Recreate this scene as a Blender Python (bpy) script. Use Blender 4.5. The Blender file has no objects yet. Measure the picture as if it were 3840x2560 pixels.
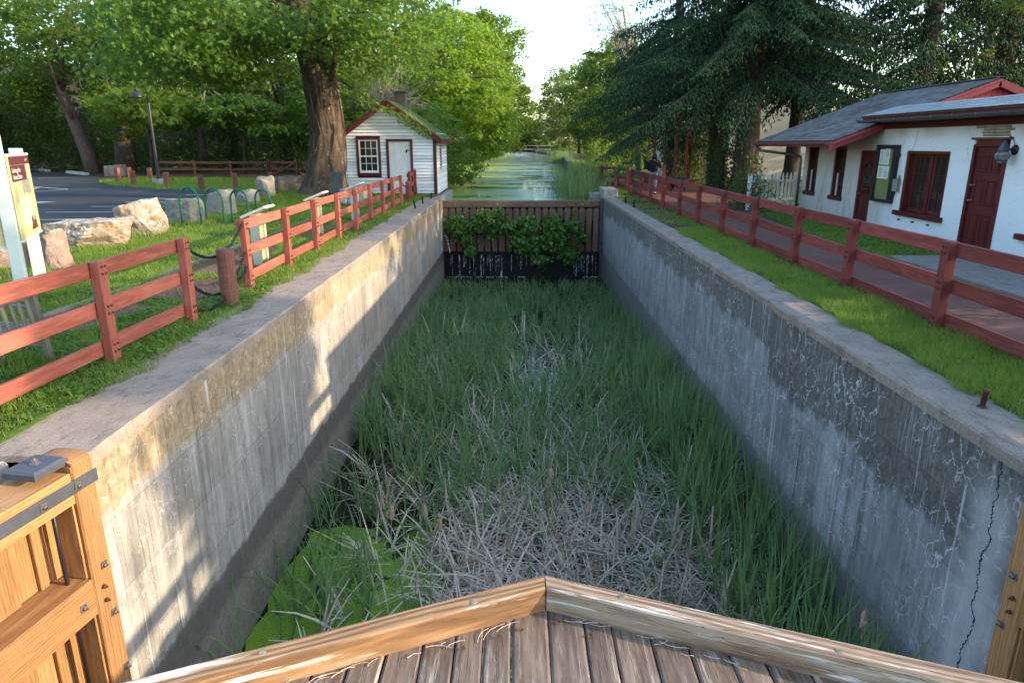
import bpy, math, random
import numpy as np
from mathutils import Vector, Matrix, Euler, noise as mnoise

R = math.radians
S = bpy.context.scene
COL = S.collection
random.seed(7)
rng = np.random.default_rng(11)

# ------------------------------------------------------------------ camera
H = 2.15
cd = bpy.data.cameras.new('camera')
cam = bpy.data.objects.new('camera', cd)
COL.objects.link(cam)
cd.lens = 24.0
cd.sensor_width = 36.0
cd.clip_start = 0.05
cd.clip_end = 3000
cam.location = (0, 0, H)
cam.rotation_euler = (R(90 - 16.148), 0, R(0.386))
S.camera = cam

# ------------------------------------------------------------------ light
SUN_EL, SUN_BACK = 18.0, 10.0        # low sun, from the right and slightly behind
w = bpy.data.worlds.new('World')
S.world = w
w.use_nodes = True
nt = w.node_tree
nt.nodes.clear()
sky = nt.nodes.new('ShaderNodeTexSky')
sky.sky_type = 'NISHITA'
sky.sun_disc = False
sky.sun_elevation = R(SUN_EL)
sky.sun_rotation = R(90 + SUN_BACK)
sky.air_density = 1.3
sky.dust_density = 1.8
sky.ozone_density = 3.2
bg = nt.nodes.new('ShaderNodeBackground')
bg.inputs['Strength'].default_value = 0.15
wo = nt.nodes.new('ShaderNodeOutputWorld')
nt.links.new(sky.outputs[0], bg.inputs[0])
nt.links.new(bg.outputs[0], wo.inputs[0])

ld = bpy.data.lights.new('sun', 'SUN')
ld.energy = 2.1
ld.angle = R(0.6)
ld.color = (1.0, 0.80, 0.56)
sun = bpy.data.objects.new('sun', ld)
COL.objects.link(sun)
SV = Vector((math.cos(R(SUN_EL)) * math.cos(R(SUN_BACK)), -math.cos(R(SUN_EL)) * math.sin(R(SUN_BACK)), math.sin(R(SUN_EL))))
sun.rotation_euler = (-SV).to_track_quat('-Z', 'Y').to_euler()
sun.location = (40, -8, 30)

S.view_settings.view_transform = 'Standard'
S.view_settings.look = 'None'
S.view_settings.exposure = 2.15
S.view_settings.gamma = 1.0
S.view_settings.use_curve_mapping = False
S.render.engine = 'CYCLES'
S.cycles.max_bounces = 7
S.cycles.diffuse_bounces = 4
S.cycles.glossy_bounces = 3
S.cycles.transmission_bounces = 4
S.cycles.sample_clamp_indirect = 6.0
S.cycles.use_denoising = True
S.cycles.denoising_prefilter = 'ACCURATE'
S.cycles.denoising_input_passes = 'RGB_ALBEDO_NORMAL'

# ------------------------------------------------------------------ helpers
WORLD = {}                                   # world matrix of every parent, by object name

def setp(o, label=None, cat=None, group=None, kind=None):
    if label: o['label'] = label
    if cat: o['category'] = cat
    if group: o['group'] = group
    if kind: o['kind'] = kind
    return o

def thing(name, label, cat, loc=(0, 0, 0), rz=0.0, group=None):
    o = bpy.data.objects.new(name, None)
    COL.objects.link(o)
    o.empty_display_size = 0.2
    o.location = loc
    o.rotation_euler = (0, 0, rz)
    WORLD[o.name] = Matrix.Translation(loc) @ Matrix.Rotation(rz, 4, 'Z')
    return setp(o, label, cat, group)

def link(name, me, parent=None, M=None, mat=None):
    """an object whose WORLD matrix is M (identity by default), under parent"""
    o = bpy.data.objects.new(name, me)
    COL.objects.link(o)
    M = M if M is not None else Matrix.Identity(4)
    if mat is not None and len(me.materials) == 0:
        me.materials.append(mat)
    if parent is not None:
        o.parent = parent
        o.matrix_parent_inverse = WORLD[parent.name].inverted()
    o.matrix_basis = M
    WORLD[o.name] = M
    return o

def dup_tree(root, loc, rz=0.0, label=None, group=None):
    c = root.copy()
    COL.objects.link(c)
    c.location = loc
    c.rotation_euler = (0, 0, rz)
    WORLD[c.name] = Matrix.Translation(loc) @ Matrix.Rotation(rz, 4, 'Z')
    if label: c['label'] = label
    if group: c['group'] = group
    for ch in list(root.children):
        k = ch.copy(); COL.objects.link(k); k.parent = c
        for g in list(ch.children):
            q = g.copy(); COL.objects.link(q); q.parent = k
    return c

def npmesh(name, V, F, smooth=False):
    """mesh from an (n,3) vertex array and one or several uniform face arrays"""
    me = bpy.data.meshes.new(name)
    V = np.asarray(V, dtype=np.float32).reshape(-1, 3)
    Fs = F if isinstance(F, list) else [F]
    Fs = [np.asarray(f, dtype=np.int32) for f in Fs if len(f)]
    me.vertices.add(len(V))
    me.vertices.foreach_set('co', V.ravel())
    nl = sum(f.size for f in Fs)
    npoly = sum(len(f) for f in Fs)
    me.loops.add(nl)
    me.polygons.add(npoly)
    me.loops.foreach_set('vertex_index', np.concatenate([f.ravel() for f in Fs]))
    st, tot = [], 0
    for f in Fs:
        st.append(tot + np.arange(len(f), dtype=np.int32) * f.shape[1])
        tot += f.size
    me.polygons.foreach_set('loop_start', np.concatenate(st).astype(np.int32))
    if smooth:
        me.polygons.foreach_set('use_smooth', np.ones(npoly, dtype=bool))
    me.update(calc_edges=True)
    me.validate()
    return me

class B:
    """collects simple solids and links them as ONE mesh"""
    def __init__(self):
        self.v, self.f = [], []
    def add(self, V, F):
        n = len(self.v)
        self.v += [tuple(p) for p in V]
        self.f += [tuple(i + n for i in q) for q in F]
        return self
    def box(self, c, s, M=None, bev=0.0):
        hx, hy, hz = s[0] / 2, s[1] / 2, s[2] / 2
        b = min(bev, hx * .9, hy * .9, hz * .9)
        V, F, idx = [], [], {}
        sg = [(x, y, z) for x in (-1, 1) for y in (-1, 1) for z in (-1, 1)]
        if b <= 0:
            for k in sg:
                V.append((k[0] * hx, k[1] * hy, k[2] * hz))
            F = [(0, 1, 3, 2), (4, 6, 7, 5), (0, 4, 5, 1), (2, 3, 7, 6), (0, 2, 6, 4), (1, 5, 7, 3)]
        else:
            h = (hx, hy, hz)
            for k in sg:
                for a in range(3):
                    idx[k, a] = len(V)
                    V.append(tuple(k[i] * (h[i] if i == a else h[i] - b) for i in range(3)))
            for a in range(3):
                o = [(1, 2), (2, 0), (0, 1)][a]
                for s_ in (-1, 1):
                    q = []
                    for (p, r) in ((-1, -1), (1, -1), (1, 1), (-1, 1)):
                        k = [0, 0, 0]; k[a] = s_; k[o[0]] = p; k[o[1]] = r
                        q.append(idx[tuple(k), a])
                    F.append(tuple(q if s_ > 0 else q[::-1]))
            for a in range(3):
                o = [(1, 2), (2, 0), (0, 1)][a]
                for p in (-1, 1):
                    for r in (-1, 1):
                        k0 = [0, 0, 0]; k1 = [0, 0, 0]
                        k0[a] = -1; k1[a] = 1
                        k0[o[0]] = k1[o[0]] = p; k0[o[1]] = k1[o[1]] = r
                        k0, k1 = tuple(k0), tuple(k1)
                        q = [idx[k0, o[0]], idx[k1, o[0]], idx[k1, o[1]], idx[k0, o[1]]]
                        F.append(tuple(q if p * r > 0 else q[::-1]))
            for k in sg:
                q = [idx[k, 0], idx[k, 1], idx[k, 2]]
                F.append(tuple(q if k[0] * k[1] * k[2] > 0 else q[::-1]))
        T = Matrix.Translation(c)
        if M is not None:
            T = M @ T
        return self.add([T @ Vector(p) for p in V], F)
    def tube(self, pts, rad, n=8, cap=True):
        pts = [Vector(p) for p in pts]
        if not hasattr(rad, '__len__'):
            rad = [rad] * len(pts)
        V, F = [], []
        t0 = (pts[1] - pts[0]).normalized()
        ref = Vector((0, 0, 1)) if abs(t0.z) < .9 else Vector((1, 0, 0))
        u = t0.cross(ref).normalized()
        for i, p in enumerate(pts):
            t = ((pts[min(i + 1, len(pts) - 1)] - pts[max(i - 1, 0)])).normalized()
            u = (u - t * u.dot(t)).normalized()
            b = t.cross(u)
            for k in range(n):
                a = 2 * math.pi * k / n
                V.append(p + (u * math.cos(a) + b * math.sin(a)) * rad[i])
        for i in range(len(pts) - 1):
            for k in range(n):
                k2 = (k + 1) % n
                F.append((i * n + k, i * n + k2, (i + 1) * n + k2, (i + 1) * n + k))
        if cap:
            F.append(tuple(range(n))[::-1])
            F.append(tuple((len(pts) - 1) * n + k for k in range(n)))
        return self.add(V, F)
    def lathe(self, prof, n=16, M=None):
        V, F = [], []
        for r, z in prof:
            for k in range(n):
                a = 2 * math.pi * k / n
                V.append(Vector((r * math.cos(a), r * math.sin(a), z)))
        for i in range(len(prof) - 1):
            for k in range(n):
                k2 = (k + 1) % n
                F.append((i * n + k, i * n + k2, (i + 1) * n + k2, (i + 1) * n + k))
        F.append(tuple(range(n))[::-1]); F.append(tuple((len(prof) - 1) * n + k for k in range(n)))
        if M is not None:
            V = [M @ p for p in V]
        return self.add(V, F)
    def prism(self, poly, t, M=None):
        """polygon in the local XY plane (counter-clockwise), thickness t along local Z"""
        n = len(poly)
        V = [Vector((x, y, 0)) for x, y in poly] + [Vector((x, y, t)) for x, y in poly]
        F = [tuple(range(n))[::-1], tuple(range(n, 2 * n))]
        for k in range(n):
            k2 = (k + 1) % n
            F.append((k, k2, n + k2, n + k))
        if M is not None:
            V = [M @ p for p in V]
        return self.add(V, F)
    def mesh(self, name, smooth=False):
        me = bpy.data.meshes.new(name)
        me.from_pydata([tuple(p) for p in self.v], [], self.f)
        if smooth:
            me.polygons.foreach_set('use_smooth', [True] * len(me.polygons))
        me.update()
        return me
    def link(self, name, mat, parent=None, M=None, smooth=False):
        return link(name, self.mesh(name, smooth), parent, M, mat)

def frame(o, x, y):
    """matrix with origin o, local X along x, local Y near y"""
    x = Vector(x).normalized()
    z = x.cross(Vector(y)).normalized()
    y = z.cross(x)
    M = Matrix((x, y, z)).transposed().to_4x4()
    M.translation = Vector(o)
    return M

def beam(name, p0, p1, wd, ht, mat, parent, up=(0, 0, 1), bev=.006, jit=0.0):
    """a timber from p0 to p1: local X runs along it, local Z is up"""
    p0, p1 = Vector(p0), Vector(p1)
    x = (p1 - p0)
    L = x.length
    x.normalize()
    up = Vector(up)
    y = up.cross(x).normalized()
    z = x.cross(y)
    M = Matrix((x, y, z)).transposed().to_4x4()
    M.translation = (p0 + p1) / 2
    b = B().box((0, 0, 0), (L, wd, ht), bev=bev)
    if jit:
        b.v = [(p[0], p[1] + random.uniform(-jit, jit), p[2] + random.uniform(-jit, jit)) for p in b.v]
    return b.link(name, mat, parent, M)

# ------------------------------------------------------------------ materials
def newmat(name):
    m = bpy.data.materials.new(name)
    m.use_nodes = True
    t = m.node_tree
    t.nodes.clear()
    return m, t

class N:
    """a small node-graph writer"""
    def __init__(self, name):
        self.m, self.t = newmat(name)
        self.out = self.n('ShaderNodeOutputMaterial')
    def n(self, ty, **kw):
        x = self.t.nodes.new(ty)
        for k, v in kw.items():
            setattr(x, k, v)
        return x
    def s(self, sock, v):
        if v is None:
            return
        if hasattr(v, 'is_output') or isinstance(v, bpy.types.NodeSocket):
            self.t.links.new(v, sock)
        elif isinstance(v, (tuple, list)):
            v = tuple(v)
            if len(v) == 3 and sock.type == 'RGBA':
                v = v + (1,)
            sock.default_value = v
        else:
            sock.default_value = v
    def coord(self, kind='Object', scale=(1, 1, 1), loc=(0, 0, 0), rand=False):
        c = self.n('ShaderNodeTexCoord').outputs[kind]
        if rand:
            oi = self.n('ShaderNodeObjectInfo').outputs['Random']
            mu = self.math('MULTIPLY', oi, 37.0)
            ad = self.n('ShaderNodeVectorMath', operation='ADD')
            self.s(ad.inputs[0], c)
            cx = self.n('ShaderNodeCombineXYZ')
            for i in range(3):
                self.s(cx.inputs[i], mu)
            self.s(ad.inputs[1], cx.outputs[0])
            c = ad.outputs[0]
        mp = self.n('ShaderNodeMapping')
        self.s(mp.inputs['Vector'], c)
        mp.inputs['Scale'].default_value = scale
        mp.inputs['Location'].default_value = loc
        return mp.outputs[0]
    def noise(self, vec, scale=5, detail=4, rough=.55, dist=0.0, col=False):
        x = self.n('ShaderNodeTexNoise')
        self.s(x.inputs['Vector'], vec)
        self.s(x.inputs['Scale'], scale)
        x.inputs['Detail'].default_value = detail
        x.inputs['Roughness'].default_value = rough
        x.inputs['Distortion'].default_value = dist
        return x.outputs['Color' if col else 'Fac']
    def vor(self, vec, scale=5, feature='F1', out='Distance', rnd=1.0):
        x = self.n('ShaderNodeTexVoronoi', feature=feature)
        self.s(x.inputs['Vector'], vec)
        self.s(x.inputs['Scale'], scale)
        x.inputs['Randomness'].default_value = rnd
        return x.outputs[out]
    def ramp(self, fac, stops, interp='LINEAR'):
        x = self.n('ShaderNodeValToRGB')
        x.color_ramp.interpolation = interp
        e = x.color_ramp.elements
        while len(e) < len(stops):
            e.new(.5)
        for el, (p, c) in zip(e, stops):
            el.position = p
            el.color = (c, c, c, 1) if not hasattr(c, '__len__') else tuple(c) + (1,)
        self.s(x.inputs[0], fac)
        return x.outputs[0]
    def mix(self, fac, a, b, mode='MIX'):
        x = self.n('ShaderNodeMix', data_type='RGBA', blend_type=mode)
        self.s(x.inputs[0], fac)
        self.s(x.inputs[6], a)
        self.s(x.inputs[7], b)
        return x.outputs[2]
    def math(self, op, a, b=None, c=None, clamp=False):
        x = self.n('ShaderNodeMath', operation=op)
        x.use_clamp = clamp
        self.s(x.inputs[0], a)
        if b is not None: self.s(x.inputs[1], b)
        if c is not None: self.s(x.inputs[2], c)
        return x.outputs[0]
    def sep(self, vec):
        x = self.n('ShaderNodeSeparateXYZ')
        self.s(x.inputs[0], vec)
        return x.outputs
    def step(self, v, a, b):
        """0 below a, 1 above b (a may exceed b for a falling edge)"""
        x = self.n('ShaderNodeMapRange')
        x.clamp = True
        self.s(x.inputs[0], v)
        self.s(x.inputs[1], a)
        self.s(x.inputs[2], b)
        return x.outputs[0]
    def bump(self, h, strength=.3, dist=.01):
        x = self.n('ShaderNodeBump')
        x.inputs['Strength'].default_value = strength
        x.inputs['Distance'].default_value = dist
        self.s(x.inputs['Height'], h)
        return x.outputs[0]
    def pbsdf(self, col, rough=.7, normal=None, spec=.3, metal=0.0, **kw):
        x = self.n('ShaderNodeBsdfPrincipled')
        self.s(x.inputs['Base Color'], col)
        self.s(x.inputs['Roughness'], rough)
        x.inputs['Specular IOR Level'].default_value = spec
        self.s(x.inputs['Metallic'], metal)
        if normal is not None: self.s(x.inputs['Normal'], normal)
        for k, v in kw.items():
            self.s(x.inputs[k], v)
        return x.outputs[0]
    def done(self, sh):
        self.t.links.new(sh, self.out.inputs['Surface'])
        return self.m

def simple(name, a, b=None, scale=6, rough=.6, metal=0, bump=.15, spec=.3, stretch=(1, 1, 1)):
    g = N(name)
    v = g.coord(scale=stretch, rand=True)
    f = g.noise(v, scale, 6, .6)
    b = b or tuple(c * .75 for c in a)
    c = g.ramp(f, [(.3, b), (.7, a)])
    f2 = g.noise(v, scale * 9, 3, .6)
    return g.done(g.pbsdf(c, rough, g.bump(f2, bump, .01), spec, metal))

def wood(name, dark, mid, light, grain=14, rough=.7, bump=.25, worn=None, wornamt=.6, spec=.25, cracks=True, base_dirt=None, wavew=.22):
    """timber whose grain runs along local X; each piece gets its own offset"""
    g = N(name)
    v = g.coord(scale=(.9, 9, 9), rand=True)
    d = g.noise(g.coord(scale=(.6, 2.2, 2.2), rand=True), 1.4, 3, .5)
    wv = g.n('ShaderNodeTexWave', wave_type='BANDS', bands_direction='Y')
    g.s(wv.inputs['Vector'], g.coord(scale=(.35, 2.4, 2.4), rand=True))
    wv.inputs['Scale'].default_value = grain * .35
    wv.inputs['Distortion'].default_value = 9.0
    wv.inputs['Detail'].default_value = 3
    wv.inputs['Detail Scale'].default_value = .7
    fine = g.noise(v, 4.0, 6, .65)
    f = g.math('ADD', g.math('MULTIPLY', wv.outputs['Fac'], wavew), g.math('MULTIPLY', fine, 1 - wavew))
    c = g.ramp(f, [(.25, dark), (.5, mid), (.75, light)])
    c = g.mix(g.step(d, .45, .75), c, g.mix(.35, c, light))
    oi = g.n('ShaderNodeObjectInfo').outputs['Random']
    c = g.mix(1.0, c, g.ramp(oi, [(0, .78), (1, 1.18)]), 'MULTIPLY')
    grime = g.noise(g.coord(scale=(1.1, 3, 3), rand=True), 2.2, 8, .75)
    c = g.mix(g.math('MULTIPLY', g.step(grime, .56, .70), .4), c, tuple(k * .55 + .012 for k in dark))
    if worn is not None:
        wn = g.noise(g.coord(scale=(.55, 8, 8), rand=True), 3.0, 7, .72)
        c = g.mix(g.math('MULTIPLY', g.step(wn, .56, .64), wornamt), c, worn)
    h = f
    if cracks:
        ck = g.noise(g.coord(scale=(.5, 14, 14), rand=True), 3.2, 4, .5)
        ckm = g.math('MULTIPLY', g.step(g.math('ABSOLUTE', g.math('SUBTRACT', ck, .5)), .012, .0), g.step(d, .35, .6))
        c = g.mix(g.math('MULTIPLY', ckm, .8), c, tuple(k * .3 for k in dark))
        h = g.math('SUBTRACT', f, ckm)
    return g.done(g.pbsdf(c, rough, g.bump(h, bump, .004), spec))

def leafmat(name, cols, trans=.4, tcol=None, rough=.5, spec=.35):
    g = N(name)
    isl = g.n('ShaderNodeNewGeometry').outputs['Random Per Island']
    n_ = len(cols)
    c = g.ramp(isl, [(i / max(1, n_ - 1), k) for i, k in enumerate(cols)])
    big = g.noise(g.coord(), .45, 3, .6)
    c = g.mix(g.step(big, .35, .7), g.mix(.28, c, (0.012, .03, .008)), c)
    p = g.pbsdf(c, rough, None, spec)
    tr = g.n('ShaderNodeBsdfTranslucent')
    tc = g.mix(.55, c, tcol if tcol else (.35, .48, .04))
    g.s(tr.inputs['Color'], tc)
    mx = g.n('ShaderNodeMixShader')
    mx.inputs[0].default_value = trans
    g.t.links.new(p, mx.inputs[1])
    g.t.links.new(tr.outputs[0], mx.inputs[2])
    return g.done(mx.outputs[0])

M_ = {}
M_['red_wood'] = wood('red_painted_wood', (.13, .025, .020), (.185, .036, .030), (.24, .055, .045), worn=(.30, .12, .09), wornamt=.25, rough=.6)
M_['red_wood_pale'] = wood('faded_red_wood', (.215, .056, .038), (.29, .080, .054), (.36, .12, .083), worn=(.45, .21, .14), wornamt=.35, rough=.65)
M_['bollard_wood'] = wood('brown_red_bollard', (.12, .045, .032), (.18, .070, .050), (.24, .10, .072), worn=(.30, .16, .11), wornamt=.35)
M_['brown_wood'] = wood('brown_stained_wood', (.07, .028, .017), (.11, .042, .025), (.16, .065, .04), rough=.7)
M_['gate_wood'] = wood('orange_oak', (.20, .095, .035), (.33, .165, .065), (.42, .23, .10), rough=.62, bump=.3)
M_['kerb_wood'] = wood('weathered_kerb', (.12, .065, .032), (.27, .145, .065), (.38, .24, .13), worn=(.66, .60, .50), wornamt=.85, bump=.5, wavew=.4)
M_['kerb_wood_shade'] = wood('weathered_shade_kerb', (.10, .055, .035), (.24, .15, .09), (.36, .27, .19), worn=(.62, .62, .57), wornamt=.9, bump=.5, wavew=.4)  # greyer copy of the kerb timber, the right beam's shade put into its colour
M_['deck_wood'] = wood('weathered_deck', (.045, .031, .023), (.145, .102, .074), (.25, .19, .145), worn=(.44, .38, .32), wornamt=.6, bump=.7, wavew=.06)
M_['grey_wood'] = wood('silver_grey_teak', (.11, .098, .078), (.19, .17, .135), (.26, .24, .20), bump=.4)
M_['old_gate'] = wood('drop_gate_wood', (.075, .040, .024), (.15, .085, .052), (.22, .13, .082), worn=(.26, .16, .10), wornamt=.3, bump=.5)
M_['maroon'] = wood('maroon_paint', (.06, .010, .010), (.095, .016, .015), (.125, .024, .021), rough=.45, bump=.08, cracks=False)
M_['white_paint'] = wood('white_paint', (.60, .60, .59), (.72, .72, .71), (.80, .80, .79), rough=.55, bump=.1, worn=(.5, .48, .44), wornamt=.3, cracks=False)
M_['pale_post'] = simple('pale_blue_white_paint', (.46, .54, .52), (.38, .45, .44), 3, .5)
M_['cream_paint'] = simple('cream_paint', (.56, .54, .44), (.48, .46, .37), 3, .5)
M_['gable_red'] = wood('gable_red_paint', (.40, .035, .04), (.48, .05, .055), (.54, .075, .08), rough=.5, bump=.08, cracks=False)
M_['trim_red'] = wood('trim_red_paint', (.30, .045, .05), (.36, .062, .066), (.42, .09, .09), rough=.5, bump=.08, cracks=False)
M_['dark_metal'] = simple('dark_metal', (.045, .047, .055), (.03, .03, .034), 8, .45, .6)
M_['steel_plate'] = simple('painted_steel', (.10, .11, .13), (.07, .075, .09), 7, .5, .4, .25)
M_['bolt'] = simple('galvanised_bolt', (.30, .29, .28), (.16, .14, .12), 20, .45, .8)
M_['rust'] = simple('rusty_iron', (.16, .075, .045), (.07, .035, .025), 14, .8, .3, .5)
M_['rack_green'] = simple('green_enamel', (.01, .13, .075), (.006, .085, .05), 5, .35, .1)
M_['stub_green'] = simple('dark_green_iron', (.02, .05, .04), (.012, .03, .026), 9, .6, .3)
M_['chain'] = simple('black_chain', (.03, .032, .036), (.015, .015, .018), 10, .5, .5)
M_['black'] = simple('black_cloth', (.012, .012, .016), (.008, .008, .01), 9, .9)
M_['jeans'] = simple('blue_denim', (.16, .22, .32), (.09, .13, .2), 9, .9)
M_['skin'] = simple('skin', (.5, .3, .22), (.45, .26, .19), 9, .6)
M_['dog_fur'] = simple('black_fur', (.014, .013, .013), (.008, .008, .008), 20, .8, 0, .5)
M_['gutter'] = simple('grey_gutter', (.14, .15, .17), (.09, .095, .11), 5, .4, .5)
M_['white_line'] = simple('road_paint_white', (.66, .67, .66), (.42, .43, .42), 9, .7)
M_['yellow_line'] = simple('road_paint_yellow', (.62, .40, .06), (.45, .28, .05), 9, .7)
M_['paper'] = simple('paper', (.72, .75, .66), (.66, .69, .6), 4, .8)
M_['ink'] = simple('printed_ink', (.10, .10, .09), (.08, .08, .07), 4, .8)
M_['board_cream'] = simple('faded_cream_print', (.42, .38, .20), (.36, .33, .18), 3, .5)
M_['board_maroon'] = simple('maroon_print', (.10, .028, .035), (.08, .02, .028), 3, .5)
M_['board_photo'] = simple('grey_print', (.34, .32, .26), (.10, .10, .09), 26, .5)
M_['board_white'] = simple('white_print', (.8, .78, .7), (.72, .7, .62), 3, .6)
M_['map_print'] = simple('pale_map_print', (.60, .57, .40), (.52, .5, .33), 12, .6)
M_['slate_green'] = simple('green_grey_slate', (.07, .085, .08), (.035, .045, .042), 7, .6, 0, .4)

def glass(name, tint=(.02, .022, .02)):
    g = N(name)
    return g.done(g.pbsdf(tint, .06, None, .6))
M_['pane'] = glass('dark_window_glass')
def lampglass():
    g = N('clear_globe_glass')
    a = g.n('ShaderNodeBsdfTransparent'); a.inputs[0].default_value = (.75, .75, .75, 1)
    b = g.pbsdf((.4, .38, .36), .1, None, .6)
    mx = g.n('ShaderNodeMixShader'); mx.inputs[0].default_value = .5
    g.t.links.new(a.outputs[0], mx.inputs[1]); g.t.links.new(b, mx.inputs[2])
    return g.done(mx.outputs[0])
M_['globe'] = lampglass()

def concrete_wall(name, left):
    """lock wall: pour bands, lime streaks, crazing and tide mark, in world metres"""
    g = N(name)
    P = g.coord()
    x, y, z = g.sep(P)[:3]
    big = g.noise(P, .7, 6, .6)
    fine = g.noise(P, 14, 8, .7)
    grit = g.noise(P, 70, 4, .7)
    ed = g.math('ADD', z, g.math('MULTIPLY', g.math('SUBTRACT', g.noise(g.coord(scale=(1, .9, .3)), 1.6, 6, .65), .5), 1.0 if not left else .55))
    streak = g.noise(g.coord(scale=(1, 5.5, .28)), 1.5, 7, .68)
    blot = g.math('ADD', g.math('MULTIPLY', streak, .42), g.math('MULTIPLY', g.noise(g.coord(scale=(1, 1.3, .7)), 1.5, 10, .74), .58))
    streak2 = g.noise(g.coord(scale=(1, 11, .35), loc=(0, 3.3, 7)), 1.2, 5, .6)
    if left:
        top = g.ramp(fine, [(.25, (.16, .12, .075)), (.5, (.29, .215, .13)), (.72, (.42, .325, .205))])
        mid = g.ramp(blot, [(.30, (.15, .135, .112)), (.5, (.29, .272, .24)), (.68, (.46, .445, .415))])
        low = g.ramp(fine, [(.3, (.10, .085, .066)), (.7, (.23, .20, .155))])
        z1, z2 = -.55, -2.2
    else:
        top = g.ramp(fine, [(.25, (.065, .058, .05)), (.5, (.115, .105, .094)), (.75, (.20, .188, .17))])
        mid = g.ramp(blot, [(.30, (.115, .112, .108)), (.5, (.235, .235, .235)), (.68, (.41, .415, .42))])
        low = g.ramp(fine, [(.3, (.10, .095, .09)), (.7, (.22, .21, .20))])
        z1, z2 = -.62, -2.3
    if not left:
        ed = g.math('ADD', ed, g.math('MULTIPLY', g.step(y, 9.31, 9.29), .42))
    c = g.mix(g.step(ed, z1 - .05, z1 + .05), mid, top)
    if left:   # rust-tan wash further along the wall
        tan = g.math('MULTIPLY', g.step(y, 8.5, 11.5), g.step(g.noise(g.coord(scale=(1, .5, .3)), 1.1, 4, .6), .38, .6))
        c = g.mix(g.math('MULTIPLY', tan, .5), c, (.36, .26, .16))
    # pour panels, each a slightly different tone
    bk = g.n('ShaderNodeTexBrick')
    cb = g.n('ShaderNodeCombineXYZ')
    g.s(cb.inputs[0], y); g.s(cb.inputs[1], z)
    g.s(bk.inputs['Vector'], cb.outputs[0])
    bk.inputs['Scale'].default_value = 1.0
    bk.inputs['Brick Width'].default_value = 1.85
    bk.inputs['Row Height'].default_value = .62
    bk.inputs['Mortar Size'].default_value = .006
    bk.inputs['Color1'].default_value = (.78, .78, .78, 1)
    bk.inputs['Color2'].default_value = (1.18, 1.18, 1.18, 1)
    bk.inputs['Mortar'].default_value = (.5, .5, .5, 1)
    c = g.mix(.55, c, g.mix(1.0, c, bk.outputs['Color'], 'MULTIPLY'))
    # pale lime streaks and dark runs
    c = g.mix(g.math('MULTIPLY', g.step(streak2, .62, .70), .75), c, (.60, .58, .54) if left else (.48, .49, .50))
    fs = g.noise(g.coord(scale=(1, 26, .55), loc=(0, 1.3, 4)), 1.4, 6, .65)
    zone = g.noise(g.coord(scale=(1, .8, .6), loc=(0, 5, 1)), 1.0, 4, .6)
    c = g.mix(g.math('MULTIPLY', g.math('MULTIPLY', g.step(fs, .54, .64), g.step(zone, .44, .60)), .5), c, (.50, .47, .42) if left else (.42, .43, .44))
    c = g.mix(g.math('MULTIPLY', g.math('MULTIPLY', g.step(fs, .46, .36), g.step(zone, .56, .42)), .5), c, (.085, .072, .058) if left else (.07, .068, .066))
    smud = g.noise(g.coord(scale=(1, 2.2, 1.4), loc=(0, 2, 9)), 1.9, 9, .78)
    c = g.mix(g.math('MULTIPLY', g.step(smud, .52, .66), .55), c, (.10, .088, .072) if left else (.085, .083, .08))
    drk = g.noise(g.coord(scale=(1, 4, .22), loc=(0, 9, 2)), 1.3, 6, .7)
    c = g.mix(g.math('MULTIPLY', g.step(drk, .58, .70), .7), c, (.06, .055, .048))
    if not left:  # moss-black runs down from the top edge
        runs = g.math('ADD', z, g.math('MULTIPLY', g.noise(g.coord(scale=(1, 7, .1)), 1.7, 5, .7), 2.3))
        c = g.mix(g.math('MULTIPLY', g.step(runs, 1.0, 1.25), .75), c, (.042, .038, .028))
    # crazing: thin pale lime veins
    wob = g.n('ShaderNodeVectorMath', operation='ADD')
    g.s(wob.inputs[0], g.coord(scale=(1, 1.25, .72)))
    ws = g.n('ShaderNodeVectorMath', operation='SCALE')
    g.s(ws.inputs[0], g.noise(P, 3.5, 4, .6, col=True)); ws.inputs['Scale'].default_value = .38
    g.s(wob.inputs[1], ws.outputs[0])
    vd = g.vor(wob.outputs[0], 4.6 if not left else 5.2, 'DISTANCE_TO_EDGE')
    vein = g.math('MULTIPLY', g.step(vd, .042, .006), g.step(g.noise(P, 1.1, 4, .6, 0), .40, .55))
    vein = g.math('MULTIPLY', vein, g.step(fine, .40, .56))
    c = g.mix(g.math('MULTIPLY', vein, .75 if not left else .45), c, (.62, .61, .58) if left else (.58, .59, .60))
    et = g.math('ADD', z, g.math('MULTIPLY', g.math('SUBTRACT', g.noise(g.coord(scale=(1, 1.2, 1)), 2.2, 6, .65), .5), .28))
    # tide band
    c = g.mix(g.math('MULTIPLY', g.step(et, z2 + .04, z2 - .04), .9), c, low)
    if left:
        tide = g.math('MULTIPLY', g.step(et, z2 + .04, z2 - .02), g.step(et, z2 - .46, z2 - .30))
        c = g.mix(g.math('MULTIPLY', tide, .6), c, (.06, .056, .052))
    c = g.mix(g.math('MULTIPLY', g.step(grit, .60, .72), .45), c, (.07, .065, .058))
    c = g.mix(g.math('MULTIPLY', g.step(grit, .36, .26), .35), c, (.58, .56, .52))
    h = g.math('ADD', g.math('MULTIPLY', fine, .6), g.math('MULTIPLY', grit, .4))
    h = g.math('ADD', h, g.math('MULTIPLY', big, .8))
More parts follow.
